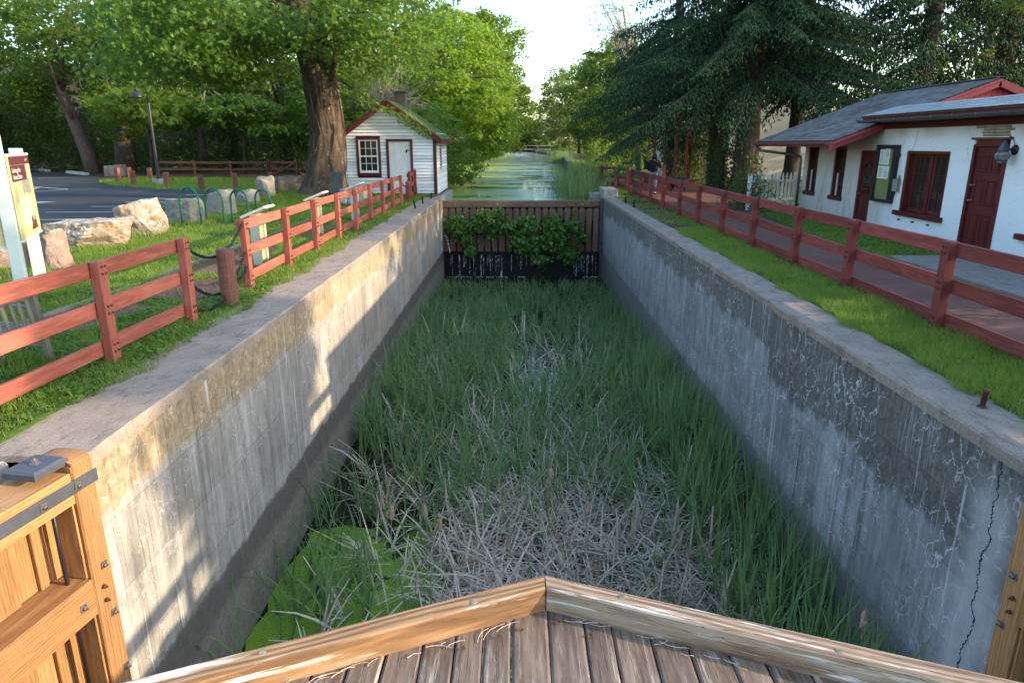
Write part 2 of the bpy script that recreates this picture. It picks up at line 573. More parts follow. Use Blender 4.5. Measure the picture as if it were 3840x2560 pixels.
    if not left:   # the long open crack near the gate
        ck = g.math('ABSOLUTE', g.math('SUBTRACT', g.math('ADD', y, g.math('MULTIPLY', z, .02)), g.math('ADD', 4.34, g.math('MULTIPLY', g.noise(g.coord(scale=(0, 0, 1)), 1.6, 9, .72), .5))))
        pale = g.math('MULTIPLY', g.step(ck, .34, .10), g.step(z, -.2, -.5))
        c = g.mix(g.math('MULTIPLY', pale, .6), c, (.42, .43, .43))
        ckw = g.math('MULTIPLY', g.step(g.noise(g.coord(scale=(0, 0, 1)), 6, 4, .7), .35, .7), .011)
        ckm = g.step(ck, g.math('ADD', ckw, .0035), ckw)
        c = g.mix(ckm, c, (.012, .012, .012))
        h = g.math('SUBTRACT', h, g.math('MULTIPLY', ckm, 3))
    return g.done(g.pbsdf(c, .85, g.bump(h, .6, .014), .2))
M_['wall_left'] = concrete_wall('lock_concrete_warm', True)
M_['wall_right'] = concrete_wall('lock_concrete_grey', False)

def coping(name, a, b, spot):
    g = N(name)
    P = g.coord()
    f = g.noise(P, 2.2, 8, .7)
    grit = g.noise(P, 48, 5, .75)
    c = g.ramp(f, [(.3, b), (.68, a)])
    c = g.mix(g.math('MULTIPLY', g.step(g.noise(g.coord(scale=(3, 1, 1)), 3.2, 7, .75), .52, .62), .6), c, spot)
    c = g.mix(g.math('MULTIPLY', g.step(grit, .56, .64), .6), c, (.09, .07, .052))
    c = g.mix(g.math('MULTIPLY', g.step(grit, .42, .34), .5), c, (.55, .48, .41))
    return g.done(g.pbsdf(c, .9, g.bump(g.math('ADD', grit, f), .5, .008), .2))
M_['coping_left'] = coping('coping_concrete_warm', (.34, .275, .215), (.22, .17, .135), (.13, .10, .08))
M_['coping_right'] = coping('coping_concrete_grey', (.29, .235, .19), (.18, .145, .12), (.12, .085, .062))
M_['concrete'] = coping('plain_concrete', (.36, .34, .31), (.26, .25, .23), (.2, .18, .16))
M_['slab'] = coping('path_slab_concrete', (.25, .215, .19), (.18, .155, .135), (.14, .11, .095))

def stone(name, a, b, lichen, lic=.6, yel=False):
    g = N(name)
    P = g.coord(rand=True)
    f = g.noise(P, 2.2, 8, .65)
    c = g.ramp(f, [(.3, b), (.7, a)])
    l = g.math('ADD', g.math('MULTIPLY', g.noise(P, 3.5, 5, .7), .5), g.math('MULTIPLY', g.noise(P, 19, 5, .75), .5))
    up = g.sep(g.n('ShaderNodeNewGeometry').outputs['Normal'])[2]
    c = g.mix(g.math('MULTIPLY', g.math('MULTIPLY', g.step(l, .50, .54), lic), g.step(up, -.1, .75)), c, lichen)
    if yel:
        c = g.mix(g.math('MULTIPLY', g.step(g.noise(P, 3.1, 5, .6), .60, .66), .75), c, (.45, .27, .04))
    h = g.noise(P, 9, 8, .7)
    return g.done(g.pbsdf(c, .9, g.bump(g.math('ADD', h, f), .7, .05), .2))
M_['stone_warm'] = stone('warm_boulder', (.37, .29, .205), (.16, .115, .085), (.66, .61, .54), .85, True)
M_['stone_red'] = stone('reddish_boulder', (.31, .215, .17), (.17, .12, .10), (.5, .46, .42), .5)
M_['stone_grey'] = stone('grey_boulder', (.29, .265, .225), (.15, .14, .12), (.38, .37, .32), .5)
M_['stone_dark'] = stone('dark_wall_stone', (.15, .13, .11), (.07, .06, .05), (.2, .2, .17), .4)

def ground_mat():
    g = N('lawn_soil')
    P = g.coord()
    f = g.noise(P, .9, 7, .65)
    f2 = g.noise(P, 22, 6, .7)
    gr = g.ramp(f2, [(.3, (.030, .055, .012)), (.55, (.055, .10, .018)), (.75, (.10, .15, .03))])
    so = g.ramp(f2, [(.3, (.065, .04, .026)), (.7, (.16, .105, .07))])
    c = g.mix(g.step(f, .54, .66), gr, so)
    return g.done(g.pbsdf(c, .95, g.bump(f2, .6, .03), .1))
M_['ground'] = ground_mat()
def speckled(name, stops, sc=60, big=1.2, bump=.4, rough=.92, leaf=None):
    g = N(name)
    P = g.coord()
    f = g.noise(P, sc, 5, .75)
    f2 = g.noise(P, big, 6, .65)
    m = g.math('ADD', g.math('MULTIPLY', f, .6), g.math('MULTIPLY', f2, .4))
    c = g.ramp(m, stops)
    if leaf:
        c = g.mix(g.math('MULTIPLY', g.step(g.noise(P, 17, 5, .7), .60, .66), .7), c, leaf)
    return g.done(g.pbsdf(c, rough, g.bump(f, bump, .012), .15))
M_['gravel'] = speckled('red_gravel', [(.3, (.075, .035, .028)), (.5, (.135, .066, .052)), (.7, (.21, .12, .095))], leaf=(.19, .125, .075))
M_['asphalt'] = speckled('asphalt', [(.3, (.030, .031, .034)), (.5, (.046, .047, .051)), (.7, (.075, .076, .08))], 110, .5, .25, .85)
M_['litter'] = speckled('forest_litter', [(.3, (.03, .022, .014)), (.5, (.065, .045, .026)), (.7, (.14, .09, .045))], 9, .7, .6)
M_['mud'] = speckled('dark_mud', [(.3, (.008, .008, .006)), (.7, (.03, .027, .018))], 7, 1, .3, .6)
M_['wet_stone'] = speckled('wet_black_stone', [(.3, (.004, .004, .004)), (.7, (.022, .02, .018))], 9, 2, .8, .35)
M_['conc_block'] = coping('pale_concrete', (.46, .44, .40), (.34, .32, .29), (.25, .23, .2))

def stucco(name, tint, z_stain, yshade_dirt=None):
    g = N(name)
    P = g.coord()
    x, y, z = g.sep(P)[:3]
    f = g.noise(P, 1.3, 7, .65)
    f2 = g.noise(P, 18, 6, .7)
    c = g.ramp(f2, [(.3, tuple(k * .9 for k in tint)), (.7, tint)])
    if z_stain is not None:
        s = g.math('ADD', z, g.math('MULTIPLY', f, .95))
        c = g.mix(g.math('MULTIPLY', g.step(s, z_stain + .25, z_stain + .75), .75), c, (.42, .32, .20))
        d = g.noise(g.coord(scale=(1, 3, .5)), 1.2, 6, .7)
        if yshade_dirt is not None:  # overhang shade painted into the wall colour here, along with dirt
            k = g.step(g.math('ADD', y, f), yshade_dirt, yshade_dirt + 1.2)
            c = g.mix(g.math('MULTIPLY', k, .62), c, (.40, .35, .30))
            c = g.mix(g.math('MULTIPLY', g.math('MULTIPLY', k, g.step(d, .5, .66)), .5), c, (.26, .21, .17))
        c = g.mix(g.math('MULTIPLY', g.step(d, .60, .72), .22), c, (.40, .34, .27))
        wob = g.n('ShaderNodeVectorMath', operation='ADD')
        g.s(wob.inputs[0], g.coord(scale=(1, .55, 1.1)))
        ws = g.n('ShaderNodeVectorMath', operation='SCALE')
        g.s(ws.inputs[0], g.noise(P, 3, 4, .6, col=True)); ws.inputs['Scale'].default_value = .4
        g.s(wob.inputs[1], ws.outputs[0])
        vd = g.vor(wob.outputs[0], 1.5, 'DISTANCE_TO_EDGE')
        c = g.mix(g.math('MULTIPLY', g.math('MULTIPLY', g.step(vd, .010, .003), g.step(f, .42, .55)), .45), c, (.25, .22, .2))
    return g.done(g.pbsdf(c, .9, g.bump(g.math('ADD', f2, f), .35, .015), .15))
M_['stucco'] = stucco('white_stucco', (.74, .75, .76), 2.45, 18.2)
M_['stucco_cream'] = stucco('cream_stucco', (.66, .60, .48), None)

def shingle_mat(name, a, b, moss=0.0, litter=0.0):
    g = N(name)
    P = g.coord('Object', rand=True)
    r = g.n('ShaderNodeObjectInfo').outputs['Random']
    isl = g.n('ShaderNodeNewGeometry').outputs['Random Per Island']
    k = g.math('FRACT', g.math('ADD', r, isl))
    c = g.ramp(k, [(0, b), (1, a)])
    f = g.noise(P, 12, 6, .7)
    c = g.mix(.5, c, g.mix(1, c, g.ramp(f, [(.25, .45), (.75, 1.4)]), 'MULTIPLY'))
    geo = g.n('ShaderNodeNewGeometry').outputs['Position']
    if moss:
        m = g.noise(geo, 3.3, 7, .7)
        c = g.mix(g.math('MULTIPLY', g.step(m, .42, .54), moss), c, (.13, .16, .03))
    if litter:
        m = g.noise(geo, 1.5, 6, .65)
        c = g.mix(g.math('MULTIPLY', g.step(m, .52, .64), litter), c, (.12, .065, .032))
    return g.done(g.pbsdf(c, .85, g.bump(f, .5, .01), .2))
M_['shingle_grey'] = shingle_mat('grey_shingle', (.20, .195, .185), (.10, .098, .095), litter=.75)
M_['shingle_pale'] = shingle_mat('pale_slate_shingle', (.34, .37, .38), (.23, .25, .26))
M_['shingle_moss'] = shingle_mat('mossy_shingle', (.13, .115, .09), (.07, .06, .05), moss=.9)

def bark(name, a, b, c_, sc=3.0, patch=None):
    g = N(name)
    v = g.coord(scale=(1, 1, .22))
    f = g.noise(v, sc * 2.6, 8, .7, .6)
    f2 = g.noise(g.coord(), 1.7, 5, .6)
    c = g.ramp(f, [(.3, c_), (.5, b), (.7, a)])
    if patch:
        c = g.mix(g.math('MULTIPLY', g.step(g.noise(g.coord(), 5, 6, .7), .60, .66), .7), c, patch)
    c = g.mix(g.step(f2, .45, .7), c, g.mix(.4, c, b))
    return g.done(g.pbsdf(c, .9, g.bump(f, 1.0, .06), .15))
M_['bark'] = bark('furrowed_bark', (.15, .105, .072), (.085, .058, .04), (.028, .019, .014), 2.6, (.40, .34, .27))
M_['bark_dark'] = bark('dark_bark', (.13, .10, .08), (.075, .058, .045), (.03, .024, .02), 4)
M_['bark_red'] = bark('reddish_bark', (.21, .13, .10), (.13, .08, .065), (.05, .03, .025), 4)
M_['twig'] = simple('dry_twig', (.32, .28, .20), (.22, .19, .14), 8, .85)

M_['leaf_maple'] = leafmat('maple_leaf', [(.065, .14, .02), (.10, .20, .03), (.08, .165, .027), (.15, .26, .042)], .45)
M_['leaf_mid'] = leafmat('broad_leaf', [(.055, .105, .014), (.088, .15, .020), (.13, .20, .028)], .42)
M_['leaf_dark'] = leafmat('ivy_leaf', [(.022, .048, .010), (.036, .074, .014), (.050, .095, .018)], .3)
M_['leaf_lime'] = leafmat('lime_leaf', [(.13, .24, .022), (.18, .30, .03), (.24, .35, .04)], .5, (.42, .58, .05))
M_['leaf_bright'] = leafmat('bright_leaf', [(.085, .155, .018), (.12, .20, .024), (.16, .25, .032)], .45)
M_['leaf_pale'] = leafmat('pale_leaf', [(.13, .15, .055), (.18, .20, .08), (.22, .22, .10)], .4)
M_['needle'] = leafmat('spruce_needle', [(.035, .075, .032), (.055, .105, .045), (.075, .135, .06)], .15, (.08, .15, .05), .8, .12)
M_['needle_dry'] = leafmat('old_needle', [(.045, .05, .018), (.075, .075, .028), (.06, .065, .03)], .2, (.25, .2, .05), .6)
M_['needle_pine'] = leafmat('pine_needle', [(.07, .10, .02), (.10, .14, .028), (.08, .12, .03)], .3)
M_['grass'] = leafmat('grass_blade', [(.075, .16, .014), (.115, .235, .022), (.165, .29, .03), (.23, .30, .055), (.30, .28, .10)], .42, (.45, .6, .04), .6)
M_['weed'] = leafmat('clover_leaf', [(.07, .16, .018), (.11, .22, .028), (.09, .19, .022)], .4)
M_['reed'] = leafmat('reed_blade', [(.10, .185, .07), (.15, .26, .10), (.19, .31, .12), (.27, .36, .14)], .45, (.36, .5, .14), .45)
M_['reed_dead'] = leafmat('dead_reed', [(.50, .37, .26), (.66, .52, .39), (.74, .62, .49), (.54, .39, .29)], .2, (.4, .33, .2), .8)
M_['cattail'] = simple('cattail_fluff', (.48, .36, .24), (.30, .20, .12), 20, .95, 0, .6)
M_['vine'] = leafmat('vine_leaf', [(.065, .15, .024), (.10, .21, .038), (.14, .26, .048)], .3)

def upper_water():
    g = N('canal_water')
    P = g.coord(scale=(.38, 1, 1))
    y = g.sep(g.coord())[1]; x = g.sep(g.coord())[0]
    a = g.noise(P, .55, 8, .68)
    b = g.noise(g.coord(scale=(.35, 1.6, 1)), 1.7, 6, .7)
    m = g.math('ADD', g.math('MULTIPLY', a, .55), g.math('MULTIPLY', b, .45))
    m = g.math('ADD', m, g.math('MULTIPLY', x, -.011))
    m = g.math('ADD', m, g.math('MULTIPLY', g.math('SUBTRACT', g.noise(g.coord(scale=(.25, 1.4, 1)), 4.5, 5, .7), .5), .16))
    alg = g.step(m, .46, .485)
    colr = g.mix(g.step(g.math('ADD', x, g.math('MULTIPLY', a, 7)), 4.2, 0.5), (.34, .46, .31), (.36, .44, .07))
    wat = g.pbsdf((.012, .02, .012), .04, g.bump(g.noise(g.coord(scale=(.3, 1, 1)), 5, 3, .5), .05, .02), .5)
    al = g.pbsdf(colr, .42, g.bump(b, .08, .02), .5)
    mx = g.n('ShaderNodeMixShader')
    g.s(mx.inputs[0], g.math('MULTIPLY', alg, .75))
    g.t.links.new(wat, mx.inputs[1]); g.t.links.new(al, mx.inputs[2])
    return g.done(mx.outputs[0])
M_['water_up'] = upper_water()
def lock_water():
    g = N('lock_water')
    b = g.bump(g.noise(g.coord(), 6, 3, .5), .04, .02)
    return g.done(g.pbsdf((.010, .012, .007), .03, b, .5))
M_['water_low'] = lock_water()
def duck():
    g = N('duckweed')
    P = g.coord()
    v = g.vor(P, 85, 'F1')
    f = g.noise(P, 2.0, 6, .7)
    c = g.ramp(v, [(.1, (.24, .38, .025)), (.5, (.17, .29, .016)), (.8, (.07, .13, .01))])
    c = g.mix(g.step(f, .52, .66), c, (.15, .25, .02))
    hol = g.noise(P, 1.4, 9, .75)
    c = g.mix(g.step(hol, .57, .60), c, (.012, .014, .008))
    return g.done(g.pbsdf(c, .7, g.bump(v, .4, .004), .3))
M_['duckweed'] = duck()
def foam():
    g = N('falling_water')
    f = g.noise(g.coord(scale=(1, 1, .25)), 30, 4, .7)
    a = g.n('ShaderNodeBsdfTransparent')
    b = g.pbsdf((.75, .76, .78), .3, None, .5)
    mx = g.n('ShaderNodeMixShader')
    g.s(mx.inputs[0], g.math('MULTIPLY', g.step(f, .48, .62), .55))
    g.t.links.new(a.outputs[0], mx.inputs[1]); g.t.links.new(b, mx.inputs[2])
    return g.done(mx.outputs[0])
M_['foam'] = foam()

# ------------------------------------------------------------------ setting: ground, water, lot, paths
def gz(x, y):
    return .26 * math.exp(-(((x + 8.7) / 2.6) ** 2 + ((y - 28.2) / 2.6) ** 2))

def edge_left(y):
    return float(np.interp(y, [-60, 4.4, 4.5, 28.9, 29.6, 34.4, 34.8, 38, 50, 70, 100, 150, 200, 260, 700], [-3.95, -3.95, -3.84, -3.84, -3.42, -3.42, -6.2, -6.6, -7.2, -7.2, -5.5, -3.4, -1.6, 0, 0]))
def edge_right(y):
    return float(np.interp(y, [-60, 29, 31, 36, 55, 80, 100, 137, 170, 200, 260, 700], [4.12, 4.12, 4.05, 4.1, 4.4, 5.6, 6.9, 8.7, 8.0, 6.6, 3.5, 3.5]))

def ground_sheet(name, side):
    d = [0, .12, .3, .6, 1, 1.5, 2.1, 2.8, 3.6, 4.5, 5.5, 6.6, 8, 9.5, 11.5, 14, 18, 24, 32, 44, 62, 100, 200, 700]
    ys = [-120, -50, -20, -8] + list(np.arange(-2, 46, .75)) + list(np.arange(46, 90, 4)) + list(range(90, 260, 12)) + [300, 400, 700, 1500]
    V, F = [], []
    n = len(d) + 1
    for yy in ys:
        e = edge_left(yy) if side < 0 else edge_right(yy)
        V.append((e, yy, -1.6 if yy > 29.5 else -.35))
        for dd in d:
            xx = e + side * dd
            zz = gz(xx, yy) if side < 0 else 0
            if dd > .2:
                zz -= abs(mnoise.noise((xx * .9, yy * .9, 3))) * .035
            V.append((xx, yy, zz))
    for j in range(len(ys) - 1):
        for i in range(n - 1):
            q = (j * n + i, j * n + i + 1, (j + 1) * n + i + 1, (j + 1) * n + i)
            F.append(q if side > 0 else q[::-1])
    o = link(name, npmesh(name, V, np.array(F)), None, None, M_['ground'])
    o['kind'] = 'structure'
    return o
ground_sheet('ground', -1)
ground_sheet('ground', 1)

def poly_sheet(name, pts, z, mat, kind='structure', jitter=0.0, sub=0, parent=None, zfn=None):
    """flat sheet from an outline; edges subdivided and roughened when asked"""
    P = []
    for i, p in enumerate(pts):
        q = pts[(i + 1) % len(pts)]
        L = math.hypot(q[0] - p[0], q[1] - p[1])
        k = max(1, int(L / sub)) if sub else 1
        for s in range(k):
            t = s / k
            x, y = p[0] + (q[0] - p[0]) * t, p[1] + (q[1] - p[1]) * t
            if jitter:
                x += mnoise.noise((x * 1.7, y * 1.7, 5)) * jitter; y += mnoise.noise((x * 1.7, y * 1.7, 9)) * jitter
            P.append((x, y))
    me = bpy.data.meshes.new(name)
    me.from_pydata([(x, y, z) for x, y in P], [], [tuple(range(len(P)))])
    a = sum(P[i][0] * P[(i + 1) % len(P)][1] - P[(i + 1) % len(P)][0] * P[i][1] for i in range(len(P)))
    if a < 0:
        me.flip_normals()
    me.update()
    o = link(name, me, parent, None, mat)
    if kind: o['kind'] = kind
    return o

LOT = [(-12.6, 11.0), (-12.0, 17.4), (-10.6, 19.6), (-10.45, 25), (-11.2, 29), (-11.1, 31.4), (-12.7, 31.8), (-17.2, 34.0), (-21.6, 37.2), (-24.2, 40.4), (-28.1, 47.4), (-33.5, 50.6), (-42, 57.0), (-56, 64), (-120, 70), (-120, 11.0)]
poly_sheet('parking_lot', LOT, .006, M_['asphalt'], jitter=.12, sub=.8)
poly_sheet('forest_floor', [(-29.5, 48.6), (-24.8, 42.2), (-23.2, 46.3), (-9.5, 46.6), (-9.5, 110), (-160, 130), (-160, 71), (-56, 64.6), (-42, 57.6), (-33.5, 51.2)], .010, M_['litter'], jitter=.5, sub=1.2)
PATH_R = [(5.15, -4), (5.22, 6), (5.15, 14), (5.2, 22), (5.35, 29), (5.3, 34), (4.9, 42), (5.1, 55), (6.4, 80), (7.7, 100), (9.4, 137), (11.4, 137), (9.6, 100), (8.2, 80), (7.3, 55), (7.2, 42), (9.2, 36), (9.4, 29), (8.2, 24.5), (7.5, 21), (7.0, 16), (6.7, 13.5), (7.0, 11), (7.3, 9.5), (7.3, -4)]
poly_sheet('gravel_path', PATH_R, .008, M_['gravel'], jitter=.14, sub=.5)
poly_sheet('dirt_path', [(-5.0, 11.7), (-4.75, 12.9), (-5.1, 14.6), (-5.8, 15.6), (-5.95, 13), (-5.8, 11.4)], .008, M_['gravel'], jitter=.3, sub=.3)
poly_sheet('dirt_path', [(-4.5, 9.35), (-4.35, 10.5), (-5.0, 11.2), (-5.7, 10.6), (-5.5, 9.6)], .008, M_['gravel'], jitter=.3, sub=.25)
poly_sheet('dirt_path', [(-5.2, 7.9), (-4.9, 9.1), (-5.8, 9.5), (-6.1, 8.6), (-5.9, 7.6)], .008, M_['gravel'], jitter=.3, sub=.25)
poly_sheet('dirt_path', [(-4.9, 16.4), (-4.85, 18.4), (-5.6, 19.6), (-5.9, 18), (-5.7, 16.2)], .008, M_['gravel'], jitter=.3, sub=.25)
poly_sheet('dirt_verge', [(4.16, 18.5), (4.55, 17.5), (4.9, 20), (5.1, 24), (5.15, 29), (5.3, 31), (4.25, 31), (4.16, 29)], .007, M_['litter'], jitter=.16, sub=.3)
sl = B().box((8.6, 10.6, .0), (2.6, 5.6, .10), bev=.015).link('pavement', M_['slab']); sl['kind'] = 'structure'

wt = poly_sheet('canal_water', [(-40, 29.75), (40, 29.75), (60, 260), (-60, 260)], -.45, M_['water_up'])
wl = poly_sheet('lock_water', [(-3.2, -6), (3.75, -6), (3.75, 29.2), (-3.2, 29.2)], -3.35, M_['water_low'])
bed = poly_sheet('canal_bed', [(-300, -200), (300, -200), (300, 900), (-300, 900)], -4.2, M_['mud'])

def road_line(p, q, wd=.11, mat='white_line', z=.011):
    p, q = Vector((p[0], p[1], 0)), Vector((q[0], q[1], 0))
    d = (q - p).normalized()
    n = Vector((-d.y, d.x, 0)) * wd / 2
    pts = [p - n, q - n, q + n, p + n]
    return poly_sheet('parking_line', [(v.x, v.y) for v in pts], z, M_[mat])
for p, q in [((-15.3, 22.35), (-11.2, 22.75)), ((-14.2, 20.1), (-11.0, 20.45)), ((-15.1, 24.5), (-11.4, 24.6)), ((-14.95, 26.4), (-11.6, 26.35)), ((-14.6, 28.2), (-12.2, 28.0)), ((-14.4, 30.2), (-12.8, 30.05)), ((-16, 17.6), (-12.1, 17.5)), ((-30.7, 44.7), (-28.6, 47.6)), ((-37.4, 53.1), (-35.5, 53.5))]:
    road_line(p, q)
road_line((-25.5, 36.3), (-21.9, 33.95), .12, 'white_line'); road_line((-22.9, 31.2), (-21.85, 33.85), .12, 'white_line')
road_line((-24.3, 35.3), (-22.9, 32.6), .2, 'yellow_line', .015)
poly_sheet('parking_arrow', [(-18.6, 25.7), (-17.6, 26.45), (-19.3, 26.5), (-19.2, 26.25), (-20.6, 26.3), (-20.6, 26.05), (-19.1, 26.0)], .011, M_['white_line'])

# ------------------------------------------------------------------ lock walls
def wall_face(name, xf, y0, y1, z0, z1, mat, parent, back):
    """wall block with a slightly uneven inner face"""
    ys = np.linspace(y0, y1, max(2, int((y1 - y0) / .5)))
    zs = np.linspace(z0, z1, 9)
    sgn = 1 if back < xf else -1
    V, F = [], []
    for yy in ys:
        for zz in zs:
            o = (mnoise.noise((yy * .7, zz * 1.3, xf)) * .012)
            V.append((xf + o, yy, zz))
    nz = len(zs)
    for j in range(len(ys) - 1):
        for i in range(nz - 1):
            q = (j * nz + i, (j + 1) * nz + i, (j + 1) * nz + i + 1, j * nz + i + 1)
            F.append(q if sgn > 0 else q[::-1])
    me = npmesh(name, V, np.array(F), True)
    o = link(name, me, parent, None, mat)
    return o

def coping_strip(name, xi, xo, y0, y1, mat, parent, chips=1.0, inset=.0):
    ys = np.arange(y0, y1 + .001, .16)
    ys[-1] = y1
    s = 1 if xi > xo else -1
    V = []
    for yy in ys:
        n1 = mnoise.noise((yy * 2.1, 1, xi)) * .012 * chips
        n2 = max(0, mnoise.noise((yy * 1.3, 5, xi)) - .25) * .09 * chips
        n3 = mnoise.noise((yy * 3.1, 8, xi)) * .006
        e = xi + s * .008
        V += [(e, yy, -.11), (e + n1 * .4 - s * n2 * .3, yy, -.018 - n2 * .8 + n3), (xi - s * (.012 + n2) + n1, yy, n3 * .4), (xi - s * .35, yy, n3), (xo + mnoise.noise((yy * 1.1, 2, 3)) * .05, yy, n3 * .5), (xo, yy, -.3)]
    F = []
    m = 6
    for j in range(len(ys) - 1):
        for i in range(m - 1):
            q = (j * m + i, (j + 1) * m + i, (j + 1) * m + i + 1, j * m + i + 1)
            F.append(q if s > 0 else q[::-1])
    F0 = [tuple(range(m)), tuple(range((len(ys) - 1) * m, len(ys) * m))]
    me = bpy.data.meshes.new(name)
    me.from_pydata(V, [], F + ([F0[0], F0[1][::-1]] if s < 0 else [F0[0][::-1], F0[1]]))
    me.update()
    return link(name, me, parent, None, mat)

lw = thing('lock_wall', 'sunlit concrete lock wall with white lime streaks below the grass bank and shed', 'wall', (-3.4, 16, 0))
wall_face('wall_face', -3.10, 4.45, 28.98, -4.15, -.05, M_['wall_left'], lw, -4)
B().box((-3.45, 4.47, -2.1), (.70, .04, 4.1)).link('end_face', M_['wall_left'], lw)
wall_face('recess_face', -3.72, -3, 4.45, -4.15, -.05, M_['wall_left'], lw, -4)
coping_strip('coping', -3.10, -3.86, 4.45, 29.0, M_['coping_left'], lw)
for i, (y0, y1) in enumerate([(3.62, 4.42), (2.6, 3.58), (1.4, 2.56)]):
    B().box((-3.92, (y0 + y1) / 2, -.2), (.62, y1 - y0, .38), bev=.03).link('coping_stone', M_['stone_grey'], lw)
rw = thing('lock_wall', 'shaded grey concrete lock wall with black stains below the red house path', 'wall', (3.9, 16, 0))
wall_face('wall_face', 3.63, 9.30, 28.98, -4.15, -.05, M_['wall_right'], rw, 5)
wall_face('wall_face', 3.60, 3.3, 9.30, -4.15, -.05, M_['wall_right'], rw, 5)
B().box((3.72, 9.315, -2.1), (.24, .03, 4.1)).link('step_face', M_['wall_right'], rw)
coping_strip('coping', 3.63, 4.14, 9.30, 29.0, M_['coping_right'], rw, 1.3)
coping_strip('coping', 3.60, 4.14, -3, 9.29, M_['coping_right'], rw, 2.2)

# concrete abutments either side of the far gate
ab = thing('gate_pier', 'concrete pier at the shed corner beside the far wooden gate', 'pier', (-3.4, 31, 0))
B().box((-3.45, 31.85, -.9), (.56, 5.1, 1.75), bev=.03).link('pier_body', M_['concrete'], ab)
B().box((-3.30, 29.14, -2.1), (.20, .30, 4.2), bev=.02).link('pier_post', M_['concrete'], ab)
ab2 = thing('gate_pier', 'raised concrete block on the wall end by the red fence corner', 'pier', (3.95, 30, 0))
B().box((3.95, 30.1, -.35), (.62, 1.7, 1.35), bev=.03).link('pier_body', M_['concrete'], ab2)
B().box((3.47, 30.9, -.30), (.5, .8, .75), bev=.03).link('pier_step', M_['concrete'], ab2)
B().box((3.56, 29.1, -2.0), (.14, .24, 3.9), bev=.01).link('guide_rail', M_['steel_plate'], ab2)
for z in (-.9, -1.9):
    B().box((3.52, 28.96, z), (.22, .04, .04)).link('bracket', M_['rust'], ab2)

# ------------------------------------------------------------------ far drop gate
dg = thing('drop_gate', 'dark wooden lock gate of upright boards holding back the green canal', 'lock gate', (.2, 29.2, -3.4))
beam('top_beam', (-3.18, 29.2, -.30), (3.48, 29.2, -.27), .34, .26, M_['old_gate'], dg, bev=.02)
for i in range(4):
    B().lathe([(.045, 0), (.045, .02), (.02, .035)], 8, Matrix.Translation((-2.6 + i * 1.78, 29.03, -.30)) @ Matrix.Rotation(R(90), 4, 'X')).link('bolt_head', M_['bolt'], dg)
x = -3.12
k = 0
while x < 3.42:
    wdt = random.uniform(.215, .255)
    zb = -2.28 + random.uniform(-.02, .02)
    o = B().box((0, 0, 0), (1.83, .05, wdt), bev=.008)
    M = frame((x + wdt / 2, 29.06 + random.uniform(-.008, .008), (-.43 + zb) / 2), (0, 0, 1), (0, 1, 0))
    link('plank', o.mesh('plank'), dg, M, M_['old_gate'])
    x += wdt + random.uniform(.055, .085)
for i, (xa, xb) in enumerate([(-3.15, -1.5), (-1.48, .2), (.22, 1.9), (1.92, 3.45)]):
    beam('back_board', (xa, 29.27, -.75), (xb, 29.27, -.75), .05, .42, M_['grey_wood'], dg)
    beam('back_board', (xa, 29.27, -1.75), (xb, 29.27, -1.75), .05, 1.45, M_['bark_dark'], dg)
B().box((.15, 29.14, -2.92), (6.75, .42, 1.25), bev=.02).link('stone_sill', M_['wet_stone'], dg)
beam('ledge_beam', (-3.15, 28.93, -2.30), (3.5, 28.93, -2.30), .14, .10, M_['wet_stone'], dg)
# water seeping down the sill
b = B()
random.seed(3)
for i in range(46):
    xx = random.choice([random.uniform(-2.9, .5), random.uniform(-2.9, .5), random.uniform(2.4, 3.4)])
    z0 = random.uniform(-2.36, -2.42); z1 = random.uniform(-2.7, -3.36)
    w_ = random.uniform(.012, .05)
    p = [Vector((xx + mnoise.noise((xx * 9, t * 4, 0)) * .03, 28.90 - t * .05, z0 + (z1 - z0) * t)) for t in np.linspace(0, 1, 6)]
    b.tube(p, [w_ * .5] * 6, 4, False)
for i in range(14):
    t = random.uniform(-.05, .05)
    p = [Vector((-3.02 + .22 * (k / 8) ** .7 + t * .6, 28.86 - .02 * k, -1.55 - (k / 8) ** 1.2 * .72)) for k in range(9)]
    b.tube(p, [.018] * 9, 4, False)
for i in range(16):
    xx = random.uniform(-3.0, .4) if i < 12 else random.uniform(2.9, 3.4)
    L = random.uniform(.15, .5)
    b.box((xx, 28.82 + random.uniform(-.03, .05), -3.325), (L, random.uniform(.05, .1), .03), bev=.012)
tr = b.link('water_trickle', M_['foam']); tr['kind'] = 'stuff'

